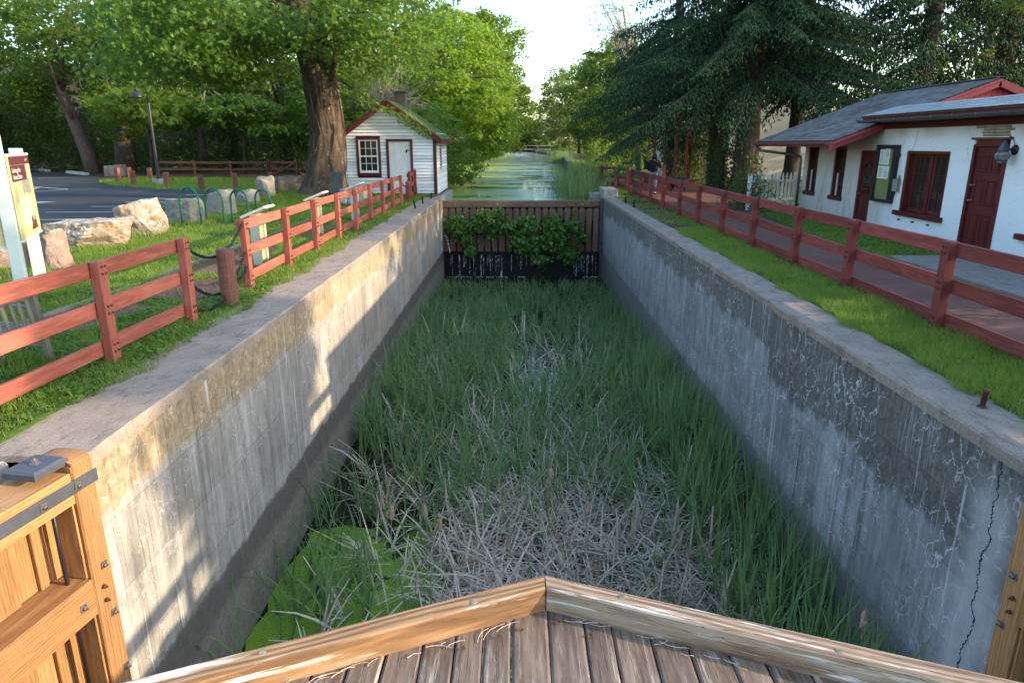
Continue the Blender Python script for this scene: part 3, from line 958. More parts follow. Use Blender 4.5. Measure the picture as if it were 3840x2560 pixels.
# ------------------------------------------------------------------ footbridge under the camera
fb = thing('footbridge', 'weathered wooden footbridge deck with pale kerb beams meeting in a point', 'bridge', (.2, 1.2, .1))
AP = Vector((.115, 2.315, 0))                               # apex, middle of the beam
dl = Vector((-math.cos(R(22.8)), -math.sin(R(22.8)), 0))
dr = Vector((math.cos(R(20.3)), -math.sin(R(20.3)), 0))
def kerb(name, d, L, mat, nrm):
    # mitred end at the apex; local X runs out from the apex
    x = d
    y = Vector((0, 0, 1)).cross(x)
    M = Matrix((x, y, Vector((0, 0, 1)))).transposed().to_4x4()
    M.translation = AP + Vector((0, 0, .45))
    h, t = .05, .044
    side = 1 if y.y > 0 else -1
    off = math.tan(R(21.5)) * t
    # far edge reaches further (it is the outside of the corner)
    bev = .007
    xs = np.linspace(0, L, 13)
    V, F = [], []
    for i, xx in enumerate(xs):
        for (a, c) in ((-t, -h), (t, -h), (t, h - bev), (t - bev, h), (-t + bev, h), (-t, h - bev)):
            x0 = xx
            if i == 0:
                x0 = -off * (a / t) * side + .0025
            wob = .0022
            V.append((x0, a + mnoise.noise((xx * 3, a * 30, c * 30)) * wob, c + mnoise.noise((xx * 3, a * 30, c * 30 + 7)) * wob))
    m = 6
    for j in range(len(xs) - 1):
        for i in range(m):
            i2 = (i + 1) % m
            F.append((j * m + i, j * m + i2, (j + 1) * m + i2, (j + 1) * m + i)[::-1])
    F += [tuple(range(m)), tuple((len(xs) - 1) * m + i for i in range(m))[::-1]]
    me = bpy.data.meshes.new(name); me.from_pydata(V, [], F); me.update()
    o = link(name, me, fb, M, mat)
    for s_, yo in ((.30, .01), (1.05, -.012)):
        q = B().lathe([(.0135, -.004), (.0135, .0012), (.010, .002)], 12, M @ Matrix.Translation((s_, yo, h)))
        link('bolt_plug', q.mesh('bolt_plug'), o, None, M_['grey_wood'])
kerb('kerb_beam', dl, 3.7, M_['kerb_wood'], 1)
kerb('kerb_beam', dr, 3.9, M_['kerb_wood_shade'], 1)
random.seed(5)
x = -2.1
while x < 2.4:
    wd = random.choice([.10, .115, .125, .135])
    xc = x + wd / 2
    yend = AP.y - abs(xc - AP.x) * math.tan(R(22.8 if xc < AP.x else 20.3)) + .01
    y0 = .35
    L = yend - y0
    if L > .2:
        M = frame((xc, (y0 + yend) / 2, .38 + random.uniform(-.003, .003)), (0, 1, 0), (-1, 0, 0))
        bb = B()
        # ragged far end
        n_ = 14
        V, F = [], []
        for i in range(n_ + 1):
            t = i / n_
            for (a, c) in ((-1, -1), (1, -1), (1, .75), (.86, 1), (-.86, 1), (-1, .75)):
                V.append((-L / 2 + L * t, a * (wd / 2 - .0015) + mnoise.noise((t * 6, a, xc * 9)) * .0022, c * .022 + (mnoise.noise((t * 9, a * 3, xc * 7)) * .0025 if c > 0 else 0)))
        for j in range(n_):
            for i in range(6):
                i2 = (i + 1) % 6
                F.append((j * 6 + i, j * 6 + i2, (j + 1) * 6 + i2, (j + 1) * 6 + i)[::-1])
        F += [tuple(range(6)), tuple(n_ * 6 + i for i in range(6))[::-1]]
        bb.add(V, F)
        bb.link('deck_plank', M_['deck_wood'], fb, M)
    x += wd + random.uniform(.0005, .004)
beam('joist', (-3.9, 1.55, .27), (4.2, 1.55, .27), .12, .16, M_['old_gate'], fb)
beam('joist', (-3.9, .7, .27), (4.2, .7, .27), .12, .16, M_['old_gate'], fb)
# litter lying along the kerb
random.seed(12)
sb_ = B()
for i in range(26):
    s_ = random.uniform(.02, 1.0); d = dl if random.random() < .65 else dr
    p = AP + d * s_ + Vector((0, -.062 - random.uniform(0, .03) - (random.random() < .25) * random.uniform(0, .1), .405))
    a = math.atan2(d.y, d.x) + random.gauss(0, .35); L = random.uniform(.02, .13)
    sb_.tube([p + Vector((math.cos(a + .5 * t) * L * (t - .5), math.sin(a + .5 * t) * L * (t - .5), random.uniform(0, .005))) for t in np.linspace(0, 1, 5)], random.uniform(.0008, .0018), 4)
o = sb_.link('straw_litter', M_['reed_dead']); o['kind'] = 'stuff'
for i in range(5):
    p = [(.02, 2.15), (.16, 2.19), (-.19, 2.05), (.27, 2.12), (-.06, 2.11)][i]
    t = random.uniform(0, 6)
    q = B().add([(math.cos(a + t) * r_, math.sin(a + t) * r_, h_) for a, r_, h_ in ((0, .016, .004), (1.2, .009, .0), (2.6, .012, .006), (3.8, .01, .001), (5.1, .009, .003))], [(0, 1, 2, 3, 4)])
    o = q.link('dead_leaf', M_['rust'], None, Matrix.Translation((p[0], p[1], .408)))
    setp(o, ['small curled brown leaf on the deck planks close under the beam corner', 'curled brown leaf on the deck beside the shaded kerb beam', 'brown leaf scrap on the deck under the sunlit kerb beam', 'farthest brown leaf out along the shaded kerb beam', 'brown leaf scrap lying midway on the bridge deck planks'][i], 'leaf', 'dead leaves on the bridge deck')

# ------------------------------------------------------------------ open lock gates beside the bridge
def lock_gate(label, O, e1, n, full):
    """leaf frame: local X runs from the mitre post to the heel, local Y is up, local Z out of the face"""
    t = thing('lock_gate', label, 'lock gate', (O[0], O[1], -3.3))
    M = Matrix((Vector(e1), Vector((0, 0, 1)), Vector(n))).transposed().to_4x4()
    M.translation = Vector(O)
    W = M_['gate_wood']
    def tim(name, x0, x1, y0, y1, z0, z1, mat=W, vert=False, bev=.008, par=t):
        c = Vector(((x0 + x1) / 2, (y0 + y1) / 2, (z0 + z1) / 2))
        if vert:
            fr = M @ Matrix.Translation(c) @ Matrix(((0, -1, 0, 0), (1, 0, 0, 0), (0, 0, 1, 0), (0, 0, 0, 1)))
            s = (y1 - y0, x1 - x0, z1 - z0)
        else:
            fr = M @ Matrix.Translation(c)
            s = (x1 - x0, y1 - y0, z1 - z0)
        return B().box((0, 0, 0), s, bev=bev).link(name, mat, par, fr)
    tim('mitre_post', 0, .18, -3.9, .095, -.33, 0, vert=True, bev=.012)
    tim('top_beam', .19, 2.6, -.17, .055, -.33, 0)
    tim('middle_beam', .183, 2.6, -1.045, -.76, -.33, -.002)
    tim('lower_beam', .183, 2.6, -2.05, -1.78, -.33, -.002)
    # recessed upright planks
    xs = [.19, .245, .305, .375, .53, .70, .87, 1.04]
    for i in range(len(xs) - 1):
        d = -.22 - (.025 if i % 2 else 0)
        tim('plank', xs[i] + .002, xs[i + 1] - .002, -.75, -.18, d - .04, d, vert=True, bev=.004)
        tim('plank', xs[i] + .002, xs[i + 1] - .002, -1.77, -1.05, d - .04, d, vert=True, bev=.004)
    tim('inner_stile', .183, .20, -.755, -.175, -.32, -.03, vert=True, bev=.003)
    tim('inner_stile', .183, .20, -1.775, -1.05, -.32, -.03, vert=True, bev=.003)
    # steel strap and bolts
    tim('steel_strap', -.012, 2.6, -.092, 0, .002, .012, M_['steel_plate'], bev=.002)
    def bolt(x, y, z, sq=True):
        b = B()
        if sq:
            b.box((0, 0, .004), (.052, .052, .006), Matrix.Rotation(R(8), 4, 'Z'), bev=.001)
        b.lathe([(.016, .006), (.016, .024), (.012, .028)], 6)
        b.lathe([(.008, .028), (.008, .042)], 8)
        b.link('bolt', M_['bolt'] if sq else M_['rust'], t, M @ Matrix.Translation((x, y, z)))
    bolt(.17, -.045, .012); bolt(.45, -.05, .012); bolt(.95, -.045, .012)
    for x, y, sq in ((.07, -.72, 1), (.11, -.87, 0), (.11, -.98, 0), (.06, -1.12, 1), (.04, -1.61, 1)):
        bolt(x, y, 0.0, bool(sq))
    bolt(.30, -.91, -.002)
    b = B()
    b.tube([(.27, .0, -.12), (.27, -.5, -.12), (.26, -1.8, -.12)], .014, 8)
    b.link('tie_rod', M_['dark_metal'], t, M, True)
    # cap plate on top
    cp = B()
    c0 = [(-.135, -.12), (.135, -.12), (.135, .12), (-.135, .12)]
    c1 = [(p[0] * .88, p[1] * .88) for p in c0]
    cp.add([(x, y, 0) for x, y in c0] + [(x, y, .04) for x, y in c0] + [(x, y, .055) for x, y in c1], [(3, 2, 1, 0)] + [(i, (i + 1) % 4, 4 + (i + 1) % 4, 4 + i) for i in range(4)] + [(4 + i, 4 + (i + 1) % 4, 8 + (i + 1) % 4, 8 + i) for i in range(4)] + [(8, 9, 10, 11)])
    capM = M @ Matrix.Translation((.28, .10, -.165)) @ Matrix.Rotation(R(-90), 4, 'X')
    co = cp.link('cap_plate', M_['steel_plate'], t, capM)
    bb = B().lathe([(.032, .055), (.032, .061)], 16).lathe([(.02, .061), (.02, .083)], 6).lathe([(.01, .083), (.01, .095)], 8)
    link('cap_bolt', bb.mesh('cap_bolt'), co, capM, M_['bolt'])
    # rounded post head
    hd = B().prism([(.165 * math.cos(a), .05 * math.sin(a)) for a in np.linspace(0, math.pi, 11)], .17, M @ Matrix.Translation((.005, .09, -.165)) @ Matrix(((0, 0, 1, 0), (0, 1, 0, 0), (-1, 0, 0, 0), (0, 0, 0, 1))))
    hd.link('post_head', W, t)
    return t
lock_gate('open orange timber lock gate with steel strap and cap plate against the sunlit wall', (-2.92, 4.27, 0), (-.162, -.987, 0), (.987, -.162, 0), True)
lock_gate('open brown timber lock gate in shade against the cracked grey wall', (3.44, 4.18, 0), (.10, -.995, 0), (-.995, -.10, 0), False)

# ------------------------------------------------------------------ fences
bolt_me = B().lathe([(.014, 0), (.014, .012), (.008, .018)], 7).mesh('bolt')
def fence(label, posts, h, railz, railh, mat, rail_off, face, nbolts=0, name='rail_fence', cat='fence', ends=(0, 0), pw=(.10, .13)):
    """posts: [(x, y)], rails nailed on the side rail_off; face: unit vector of the bolted side"""
    t = thing(name, label, cat, (posts[0][0], posts[0][1], 0))
    n = len(posts)
    for i, (px, py) in enumerate(posts):
        tx, ty = random.uniform(-.012, .012), random.uniform(-.012, .012)
        M = Matrix.Translation((px, py, h / 2 - .05)) @ Matrix.Rotation(tx, 4, 'X') @ Matrix.Rotation(ty, 4, 'Y') @ Matrix.Rotation(R(-90), 4, 'Y')
        po = B().box((0, 0, 0), (h + .1, pw[1], pw[0]), bev=.008).link('post', mat, t, M)
        if i < nbolts or n - i <= nbolts and False:
            for z in railz:
                for dz in (-.035, .035):
                    for dy in (-.03, .03):
                        Mb = Matrix.Translation((px + face[0] * pw[0] / 2 + dy * abs(face[1]), py + face[1] * pw[1] / 2 + dy * abs(face[0]), z + dz)) @ Vector((0, 0, 1)).rotation_difference(Vector((face[0], face[1], 0))).to_matrix().to_4x4()
                        link('bolt', bolt_me, po, Mb, M_['rust'])
    for i in range(n - 1):
        a, b_ = Vector((*posts[i], 0)), Vector((*posts[i + 1], 0))
        d = (b_ - a).normalized()
        off = Vector((rail_off[0], rail_off[1], 0))
        for z in railz:
            dz0, dz1 = random.uniform(-.008, .008), random.uniform(-.008, .008)
            beam('rail', a + off - d * (.04 if i == 0 else -.004) + Vector((0, 0, z + dz0)), b_ + off + d * (.04 if i == n - 2 else -.004) + Vector((0, 0, z + dz1)), .042, railh, mat, t, bev=.005, jit=.003)
    return t
random.seed(21)
RZ = (.95, .55, .155)
fence('faded red three rail fence panel nearest the grey bench', [(-4.22, 4.9), (-4.14, 6.66), (-4.10, 8.35)], 1.04, RZ, .155, M_['red_wood_pale'], (-.075, 0), (1, 0), 3)
fence('long faded red rail fence along the sunny wall up to the white shed', [(-4.14, 10.4), (-4.15, 12.35), (-4.16, 14.2), (-4.17, 16.1), (-4.18, 17.95), (-4.2, 19.9), (-4.21, 21.85), (-4.22, 23.7), (-4.23, 25.5)], 1.05, RZ, .15, M_['red_wood_pale'], (-.075, 0), (1, 0), 4)
fence('short red rail fence panel right against the white shed wall', [(-4.25, 27.75), (-4.28, 29.55)], 1.1, RZ, .15, M_['red_wood'], (-.075, 0), (1, 0))
ys = [2.2, 4.1, 6.0, 8.0, 10.36, 12.43, 14.75, 17.02, 19.35, 21.63, 24.1, 26.3, 28.45, 30.9]
fence('long dark red three rail fence along the gravel path by the white house', [(5.06, y) for y in ys], 1.06, (.96, .54, .12), .17, M_['red_wood'], (.075, 0), (-1, 0), 8, pw=(.12, .14))
fence('red rail fence crossing at the wall end beside the canal reeds', [(4.25, 35.2), (5.05, 34.9), (5.12, 32.6)], 1.1, (.98, .58, .2), .15, M_['red_wood'], (.06, .03), (0, -1))
fence('red rail fence running back along the canal edge behind the reeds', [(4.3, 35.3), (4.45, 37.6), (5.2, 40.9)], 1.0, (.9, .5, .15), .14, M_['red_wood'], (.06, 0), (0, -1))
o = beam('leaning_board', (5.0, 30.3, 0.02), (5.0, 31.0, 1.0), .14, .05, M_['red_wood'], None)
setp(o, 'loose dark red board leaning on the fence corner post', 'board')
o = B().box((0, 0, .42), (.10, .12, .84), bev=.01).link('short_post', M_['brown_wood'], None, Matrix.Translation((4.28, 30.3, 0)))
setp(o, 'short dark wooden post standing by the raised concrete block', 'post')
fence('dark brown rail fence in front of the woods behind the lawn', [(-23.2, 45.4), (-20.7, 45.1), (-18.3, 44.9), (-16.1, 45.3)], 1.08, (.98, .56, .16), .15, M_['brown_wood'], (0, .07), (0, -1))
# braced field gate next to it
fg = thing('field_gate', 'brown wooden double gate with diagonal braces behind the big tree', 'gate', (-15.9, 45.4, 0))
for (x0, x1, up) in ((-15.95, -14.1, 1), (-14.05, -12.2, 0)):
    for z in (.98, .58, .18):
        beam('rail', (x0, 45.5, z), (x1, 45.5, z), .045, .14, M_['brown_wood'], fg)
    for xx in (x0 + .08, x1 - .1):
        beam('stile', (xx, 45.44, .1), (xx, 45.44, 1.06), .05, .15, M_['brown_wood'], fg, up=(0, 1, 0))
    a, c = ((x0 + .1, 45.43, .2), (x1 - .2, 45.43, .98)) if up else ((x0 + .2, 45.43, .98), (x1 - .1, 45.43, .2))
    beam('brace', a, c, .04, .13, M_['brown_wood'], fg)
for xx in (-16.05, -12.05):
    beam('post', (xx, 45.5, -.1), (xx, 45.5, 1.15), .15, .15, M_['brown_wood'], fg, up=(0, 1, 0))

# round bollard and chains
bo = thing('bollard', 'round red wooden bollard standing in the fence gap by the chains', 'bollard', (-4.0, 9.3, 0))
g_ = B().lathe([(.118, -.1), (.118, .74), (.112, .765), (.0, .767)], 22)
g_.link('bollard_post', M_['bollard_wood'], bo, Matrix.Translation((-4.0, 9.3, 0)), False)
def chain(label, p0, p1, sag):
    p0, p1 = Vector(p0), Vector(p1)
    t = thing('chain', label, 'chain', tuple(p0))
    L = (p1 - p0).length * (1 + 2.6 * (sag / (p1 - p0).length) ** 2)
    n = max(4, int(L / .048))
    ring = None
    def P(s): return p0.lerp(p1, s) + Vector((0, 0, -4 * sag * s * (1 - s)))
    # one stadium-shaped link mesh, shared
    pts = []
    for k in range(14):
        a = 2 * math.pi * k / 14
        pts.append(Vector((math.cos(a) * .018 + (.018 if math.cos(a) > 0 else -.018), math.sin(a) * .018, 0)))
    pts.append(pts[0]); 
    me = B().tube(pts, .0062, 5, False).mesh('link', True)
    for i in range(n):
        s = (i + .5) / n
        d = (P(min(1, s + .01)) - P(max(0, s - .01))).normalized()
        M = frame(P(s), d, (0, 0, 1) if abs(d.z) < .9 else (1, 0, 0)) @ Matrix.Rotation(R(45 if i % 2 else -45), 4, 'X')
        link('link', me, t, M, M_['chain'])
chain('upper black chain sagging across the fence gap above the round bollard', (-4.12, 8.42, .93), (-4.14, 10.36, 1.0), .30)
chain('lower black chain sagging low across the fence gap behind the bollard', (-4.12, 8.42, .48), (-4.14, 10.36, .58), .38)
chain('lowest black chain lying near the grass by the bollard foot', (-4.12, 8.42, .14), (-4.02, 9.22, .12), .10)
chain('short black chain from bollard to fence post near the grass', (-3.98, 9.38, .42), (-4.14, 10.36, .36), .14)
chain('black chain hanging in the gap beside the white shed door', (-4.23, 25.55, .9), (-4.25, 27.7, 1.0), .35)
o = B().box((0, 0, .37), (.16, .16, .76), bev=.01).link('square_bollard', M_['red_wood'], None, Matrix.Translation((-4.2, 26.9, 0)))
setp(o, 'square red wooden bollard in the fence gap before the shed door', 'bollard')

# iron stubs on the lock walls
for i, (x, y, h, mt, lab) in enumerate([(-3.5, 28.4, .22, 'stub_green', 'farthest green iron pin on the sunny wall beside the shed corner'), (-3.5, 25.9, .27, 'stub_green', 'middle green iron pin on the sunny wall top'), (-3.5, 23.9, .27, 'stub_green', 'nearest of the green iron pins on the sunny wall top'), (4.1, 26.2, .24, 'stub_green', 'green iron pin on the shaded wall top near the short post'), (4.1, 24.3, .26, 'stub_green', 'green iron pin on the shaded wall top under the first fence posts'), (3.96, 5.45, .155, 'rust', 'rusty iron pin at the grass edge near the cracked wall')]):
    t = thing('iron_pin', lab, 'pin', (x, y, 0), group='iron pins on the lock walls')
    r_ = .035 if i < 5 else .027
    lean = Matrix.Translation((x, y, 0)) @ Matrix.Rotation(R([6, -5, -9, 0, 2, 5][i]), 4, 'Y')
    B().lathe([(r_ * .8, -.05), (r_ * .8, h - .02), (r_, h - .02), (r_, h), (r_ * .6, h + .006)], 10).link('shaft', M_[mt], t, lean, True)
    B().lathe([(r_ * 1.5, 0), (r_ * 1.4, .012)], 10).link('collar', M_[mt], t, lean)

# ------------------------------------------------------------------ lawn: boulders
import bmesh
def rock_mesh(seed, sx, sy, sz, boxy=.55, sub=4):
    bm = bmesh.new()
    bmesh.ops.create_icosphere(bm, subdivisions=sub, radius=1)
    rr = random.Random(seed)
    planes = []
    for k in range(7):
        az = k * .9 + rr.uniform(-.35, .35)
        v = Vector((math.cos(az), math.sin(az), rr.uniform(-.25, .45))).normalized()
        planes.append((v, rr.uniform(.66, .84)))
    planes.append((Vector((rr.uniform(-.3, .1), rr.uniform(-.35, .1), 1)).normalized(), rr.uniform(.60, .72)))
    for v in bm.verts:
        p = v.co.copy()
        m = max(abs(p.x), abs(p.y), abs(p.z))
        p = p * (1 - boxy) + (p / m * .8) * boxy
        for n, d in planes:
            e = p.dot(n) - d
            if e > 0:
                p -= n * e * .92
        q = p * 1.6 + Vector((seed * 3.1, seed, 0))
        k = mnoise.noise(q) * .10 + mnoise.noise(q * 2.7) * .05 + mnoise.noise(q * 6.5) * .028 + mnoise.noise(q * 15) * .014 - (max(0, .06 - abs(mnoise.noise(q * 2.1 + Vector((3, 1, 7))))) * .5)
        r2 = abs(mnoise.noise(q * 1.4)) * -.07
        p *= 1 + k + r2
        v.co = Vector((p.x * sx, p.y * sy, p.z * sz))
    me = bpy.data.meshes.new('boulder')
    bm.to_mesh(me); bm.free()
    return me
for i, (x, y, w, d, h, rz, mt, boxy, lab) in enumerate([
    (-9.35, 12.3, .85, .5, .55, .3, 'stone_red', .5, 'low dark boulder half hidden behind the pale information board posts'),
    (-8.42, 12.35, .30, .36, .60, .2, 'stone_red', .6, 'small upright reddish boulder right beside the information board post'),
    (-9.45, 15.2, 1.0, .85, .52, -.2, 'stone_warm', .8, 'wide flat topped boulder with white and yellow lichen on the lawn edge'),
    (-9.42, 17.15, .72, .68, .80, .25, 'stone_warm', .8, 'tall cream faced boulder next to the wide lichen boulder'),
    (-9.5, 19.85, .68, .5, .66, 0, 'stone_grey', .6, 'grey boulder behind the first green bicycle hoop'),
    (-9.5, 22.2, .62, .5, .70, -.1, 'stone_grey', .75, 'square grey boulder behind the second and third green hoops'),
    (-9.95, 25.6, .55, .4, .40, 0, 'stone_grey', .6, 'low grey boulder at the lot edge between square and rounded boulders'),
    (-9.78, 27.2, .47, .45, .68, .3, 'stone_grey', .6, 'rounded grey boulder behind the last green hoop'),
    (-9.75, 29.8, .65, .5, .62, .5, 'stone_dark', .3, 'dark pointed boulder lying by the foot of the big tree'),
    (-10.5, 33.2, .3, .3, .62, 0, 'stone_grey', .4, 'small grey boulder touching the roots of the big tree'),
    (-27.7, 48.3, .95, .6, .78, 0, 'stone_red', .7, 'long reddish boulder behind the cluster of brown bollards'),
    (-42.8, 62.0, 1.1, .7, .75, 0, 'stone_grey', .6, 'grey boulder far across the lot near the first wheel stop'),
    (-37.7, 58.6, .5, .45, .62, 0, 'stone_grey', .6, 'grey boulder between the two concrete wheel stops')]):
    o = link('boulder', rock_mesh(i + 2, w, d, h, boxy, 6 if i < 5 else 4), None, Matrix.Translation((x, y, gz(x, y) + h * .30)) @ Matrix.Rotation(rz, 4, 'Z'), M_[mt])
    o.data.polygons.foreach_set('use_smooth', [True] * len(o.data.polygons))
    setp(o, lab, 'boulder', 'boulders along the edge of the lot')

# bicycle hoops
for i, ((x0, y0), (x1, y1), lab) in enumerate([((-9.3, 19.1), (-8.6, 18.75), 'green bicycle hoop farthest from the red fence before the grey boulder'), ((-8.72, 19.35), (-8.1, 19.05), 'second green bicycle hoop counted from the grey boulder side'), ((-8.1, 19.6), (-7.55, 19.4), 'third green bicycle hoop with the square boulder behind it'), ((-7.5, 19.9), (-7.0, 19.65), 'green bicycle hoop closest to the slanted cream sign')]):
    a, c = Vector((x0, y0, 0)), Vector((x1, y1, 0))
    r_ = (c - a).length / 2
    mid = (a + c) / 2; d = (c - a).normalized()
    pts = [a + Vector((0, 0, -.15)), a + Vector((0, 0, .3)), a + Vector((0, 0, .62))]
    pts += [mid - d * r_ * math.cos(t) + Vector((0, 0, .62 + r_ * math.sin(t))) for t in np.linspace(.2, math.pi - .2, 9)]
    pts += [c + Vector((0, 0, .62)), c + Vector((0, 0, .3)), c + Vector((0, 0, -.15))]
    o = B().tube(pts, .028, 10).link('bicycle_hoop', M_['rack_green'], None, None, True)
    setp(o, lab, 'bike rack', 'green bicycle hoops on the lawn')

# timber edging of the path
for i, (p, q, lab) in enumerate([((-6.15, 7.5), (-5.98, 11.2), 'grey timber edging on the lawn beside the information board'), ((-5.98, 11.25), (-6.02, 15.2), 'grey timber edging on the lawn past the dirt patch by the bollard'), ((-6.02, 15.25), (-6.06, 21.0), 'grey timber edging on the lawn leading towards the stone bench')]):
    o = beam('timber_edging', (*p, -.035), (*q, -.035), .12, .15, M_['grey_wood'], None, bev=.015, jit=.01)
    setp(o, lab, 'edging', 'timbers edging the old path')

# slanted reading signs
for i, (x, y, mt, lab) in enumerate([(-4.75, 12.65, 'cream_paint', 'slanted cream reading sign nearest the fence gap chains'), (-4.75, 16.45, 'cream_paint', 'slanted cream reading sign in the middle of the red fence'), (-4.72, 20.3, 'pale_post', 'slanted pale blue reading sign near the stone bench')]):
    t = thing('reading_sign', lab, 'sign', (x, y, 0), group='slanted signs behind the red fence')
    up = Matrix.Translation((x, y, .96)) @ Matrix.Rotation(R(-22), 4, 'Y')
    pn = B().box((0, 0, 0), (.50, .52, .045), bev=.008).link('sign_panel', M_[mt], t, up)
    link('sign_print', B().box((0, 0, .027), (.43, .45, .004)).mesh('sign_print'), pn, up, M_['map_print'])
    for dy in (-.16, .16):
        B().box((-.02, dy, -.55), (.16, .05, 1.0), bev=.006).link('leg', M_[mt], t, Matrix.Translation((x, y, .96)))
    B().box((-.02, 0, -.5), (.06, .27, .9), bev=.002).link('leg_panel', M_['board_cream'] if i < 2 else M_[mt], t, Matrix.Translation((x, y, .96)))

# grey garden bench seen from behind
bn = thing('garden_bench', 'silver grey slatted wooden bench seen from behind through the red fence', 'bench', (-4.95, 6.0, 0))
G = M_['grey_wood']
Y0, Y1 = 5.15, 6.68
for y in (Y0, Y1):
    beam('back_leg', (-4.80, y, -.05), (-4.87, y, .78), .07, .06, G, bn, up=(0, 1, 0), bev=.012)
    beam('front_leg', (-5.32, y, -.05), (-5.32, y, .58), .06, .06, G, bn, up=(0, 1, 0))
    beam('armrest', (-4.86, y, .56), (-5.38, y, .60), .07, .035, G, bn)
    beam('stretcher', (-4.83, y, .18), (-5.30, y, .18), .035, .05, G, bn)
    beam('side_rail', (-4.83, y, .36), (-5.30, y, .38), .04, .07, G, bn)
beam('top_rail', (-4.87, Y0 + .03, .715), (-4.87, Y1 - .03, .715), .045, .085, G, bn)
beam('back_rail', (-4.82, Y0 + .03, .36), (-4.82, Y1 - .03, .36), .045, .06, G, bn)
for k in range(13):
    y = Y0 + .1 + k * (Y1 - Y0 - .2) / 12
    beam('back_slat', (-4.825, y, .385), (-4.868, y, .675), .05, .014, G, bn, up=(1, 0, 0), bev=.003)
for k in range(6):
    beam('seat_slat', (-4.9 - k * .085, Y0 - .02, .395), (-4.9 - k * .085, Y1 + .02, .395), .065, .02, G, bn, bev=.003)

# information board with two posts
ib = thing('information_board', 'tall pale information board with cream panels headed Linking the United States', 'sign', (-7.4, 10.2, 0))
A, C_ = Vector((-7.26, 9.81, 0)), Vector((-7.85, 11.05, 0))
for p, h in ((A, 2.28), (C_, 2.08)):
    d = (C_ - A).normalized()
    B().box((0, 0, h / 2 - .1), (.13, .17, h + .2), bev=.008).link('post', M_['pale_post'], ib, Matrix.Translation(p) @ Matrix.Rotation(math.atan2(d.y, d.x), 4, 'Z'))
def text_mesh(s, size, mat, extrude=0.0):
    cu = bpy.data.curves.new('text', 'FONT')
    cu.body = s; cu.size = size; cu.extrude = extrude
    cu.resolution_u = 2
    o = bpy.data.objects.new('text', cu)
    COL.objects.link(o)
    bpy.context.view_layer.update()
    dgr = bpy.context.evaluated_depsgraph_get()
    me = bpy.data.meshes.new_from_object(o.evaluated_get(dgr))
    bpy.data.objects.remove(o)
    me.materials.clear(); me.materials.append(mat)
    return me
def print_panel(parent, a, b, z0, z1, full=True):
    """printed panel from ground point a to b: local X along, Y up, Z towards the reader"""
    d = (b - a); L = d.length
    M = frame(a + Vector((0, 0, z0)), d, (0, 0, 1))
    Hh = z1 - z0
    for (x0, x1, y0, y1) in ((0, L, -.03, 0), (0, L, Hh, Hh + .03)):
        B().box(((x0 + x1) / 2, (y0 + y1) / 2, 0), (x1 - x0, y1 - y0, .05)).link('panel_frame', M_['pale_post'], parent, M)
    pn = B().box((L / 2, Hh / 2, 0), (L, Hh, .03)).link('print_panel', M_['board_cream'], parent, M)
    z = .0175
    def flat(name, x, y, w_, h_, mat, zz=z):
        me = B().box((x + w_ / 2, y + h_ / 2, zz), (w_, h_, .003)).mesh(name)
        return link(name, me, pn, M, mat)
    if full:
        flat('header_band', .02, Hh - .13, L - .04, .12, M_['board_maroon'])
        flat('title_band', .02, Hh - .36, L * .72, .225, M_['board_maroon'])
        for s, yy in (('Linking the', Hh - .235), ('United States', Hh - .33)):
            me = text_mesh(s, .098, M_['board_white'])
            link('title_text', me, pn, M @ Matrix.Translation((.09, yy, z + .0035)) @ Matrix.Scale(1.35 if s[0] == 'L' else 1.18, 4, (1, 0, 0)), M_['board_white'])
        me = text_mesh('DCNR', .05, M_['board_white'])
        link('title_text', me, pn, M @ Matrix.Translation((L - .32, Hh - .085, z + .0035)), M_['board_white'])
        flat('photo_print', L * .45, Hh - .55, .26, .2, M_['board_photo'])
        flat('photo_print', L * .45 + .28, Hh - .57, .26, .22, M_['board_photo'])
        flat('map_print', .28, .16, L * .5, .42, M_['map_print'])
        flat('map_print', L * .55, .13, L * .42, .34, M_['board_cream'], .0165)
        # line engraving of a small steam train
        tr_ = B()
        for q in ((.0, .0, .42, .05), (.03, .05, .14, .12), (.18, .05, .2, .08), (.20, .13, .04, .09), (.30, .13, .05, .06), (.05, .17, .1, .04)):
            tr_.box((L * .55 + q[0] + q[2] / 2, .07 + q[1] + q[3] / 2, z + .001), (q[2], q[3], .003))
        tr_.link('engraving_print', M_['board_maroon'], pn, M)
        ln = B()
        rr = random.Random(4)
        for k in range(10):
            ln.box((.06 + .09, Hh - .45 - k * .022, z), (.17 * rr.uniform(.8, 1), .006, .003))
        for col_ in range(2):
            for k in range(17):
                ln.box((.30 + col_ * .33 + .14, Hh - .66 - k * .019, z), (.26 * rr.uniform(.85, 1), .006, .003))
        for k in range(12):
            a0 = Vector((.3 + rr.uniform(0, .5), .2 + rr.uniform(0, .34), z + .002))
            ln.tube([a0 + Vector((rr.uniform(-.1, .1) * j, rr.uniform(-.05, .06) * j, 0)) for j in range(3)], .002, 3)
        ln.link('printed_lines', M_['ink'], pn, M)
    else:
        flat('map_print', .1, .35, L - .2, Hh - .5, M_['map_print'])
        ln = B()
        rr = random.Random(9)
        for k in range(14):
            ln.box((L - .32, .12 + k * .016, z), (.2 * rr.uniform(.7, 1), .006, .003))
        ln.link('printed_lines', M_['ink'], pn, M)
        flat('river_print', L - .35, .45, .06, .5, M_['pale_post'], .019)
nb_ = Vector((.90, .43, 0)) * .11
print_panel(ib, A + (C_ - A).normalized() * .02 + nb_, C_ + (C_ - A).normalized() * .10 + nb_, .80, 1.98, True)
print_panel(ib, Vector((-8.35, 9.15, 0)), A - Vector((.08, .06, 0)), .73, 1.98, False)
B().box((0, 0, 1.0), (.13, .17, 2.2), bev=.008).link('post', M_['pale_post'], ib, Matrix.Translation((-8.45, 9.08, 0)))

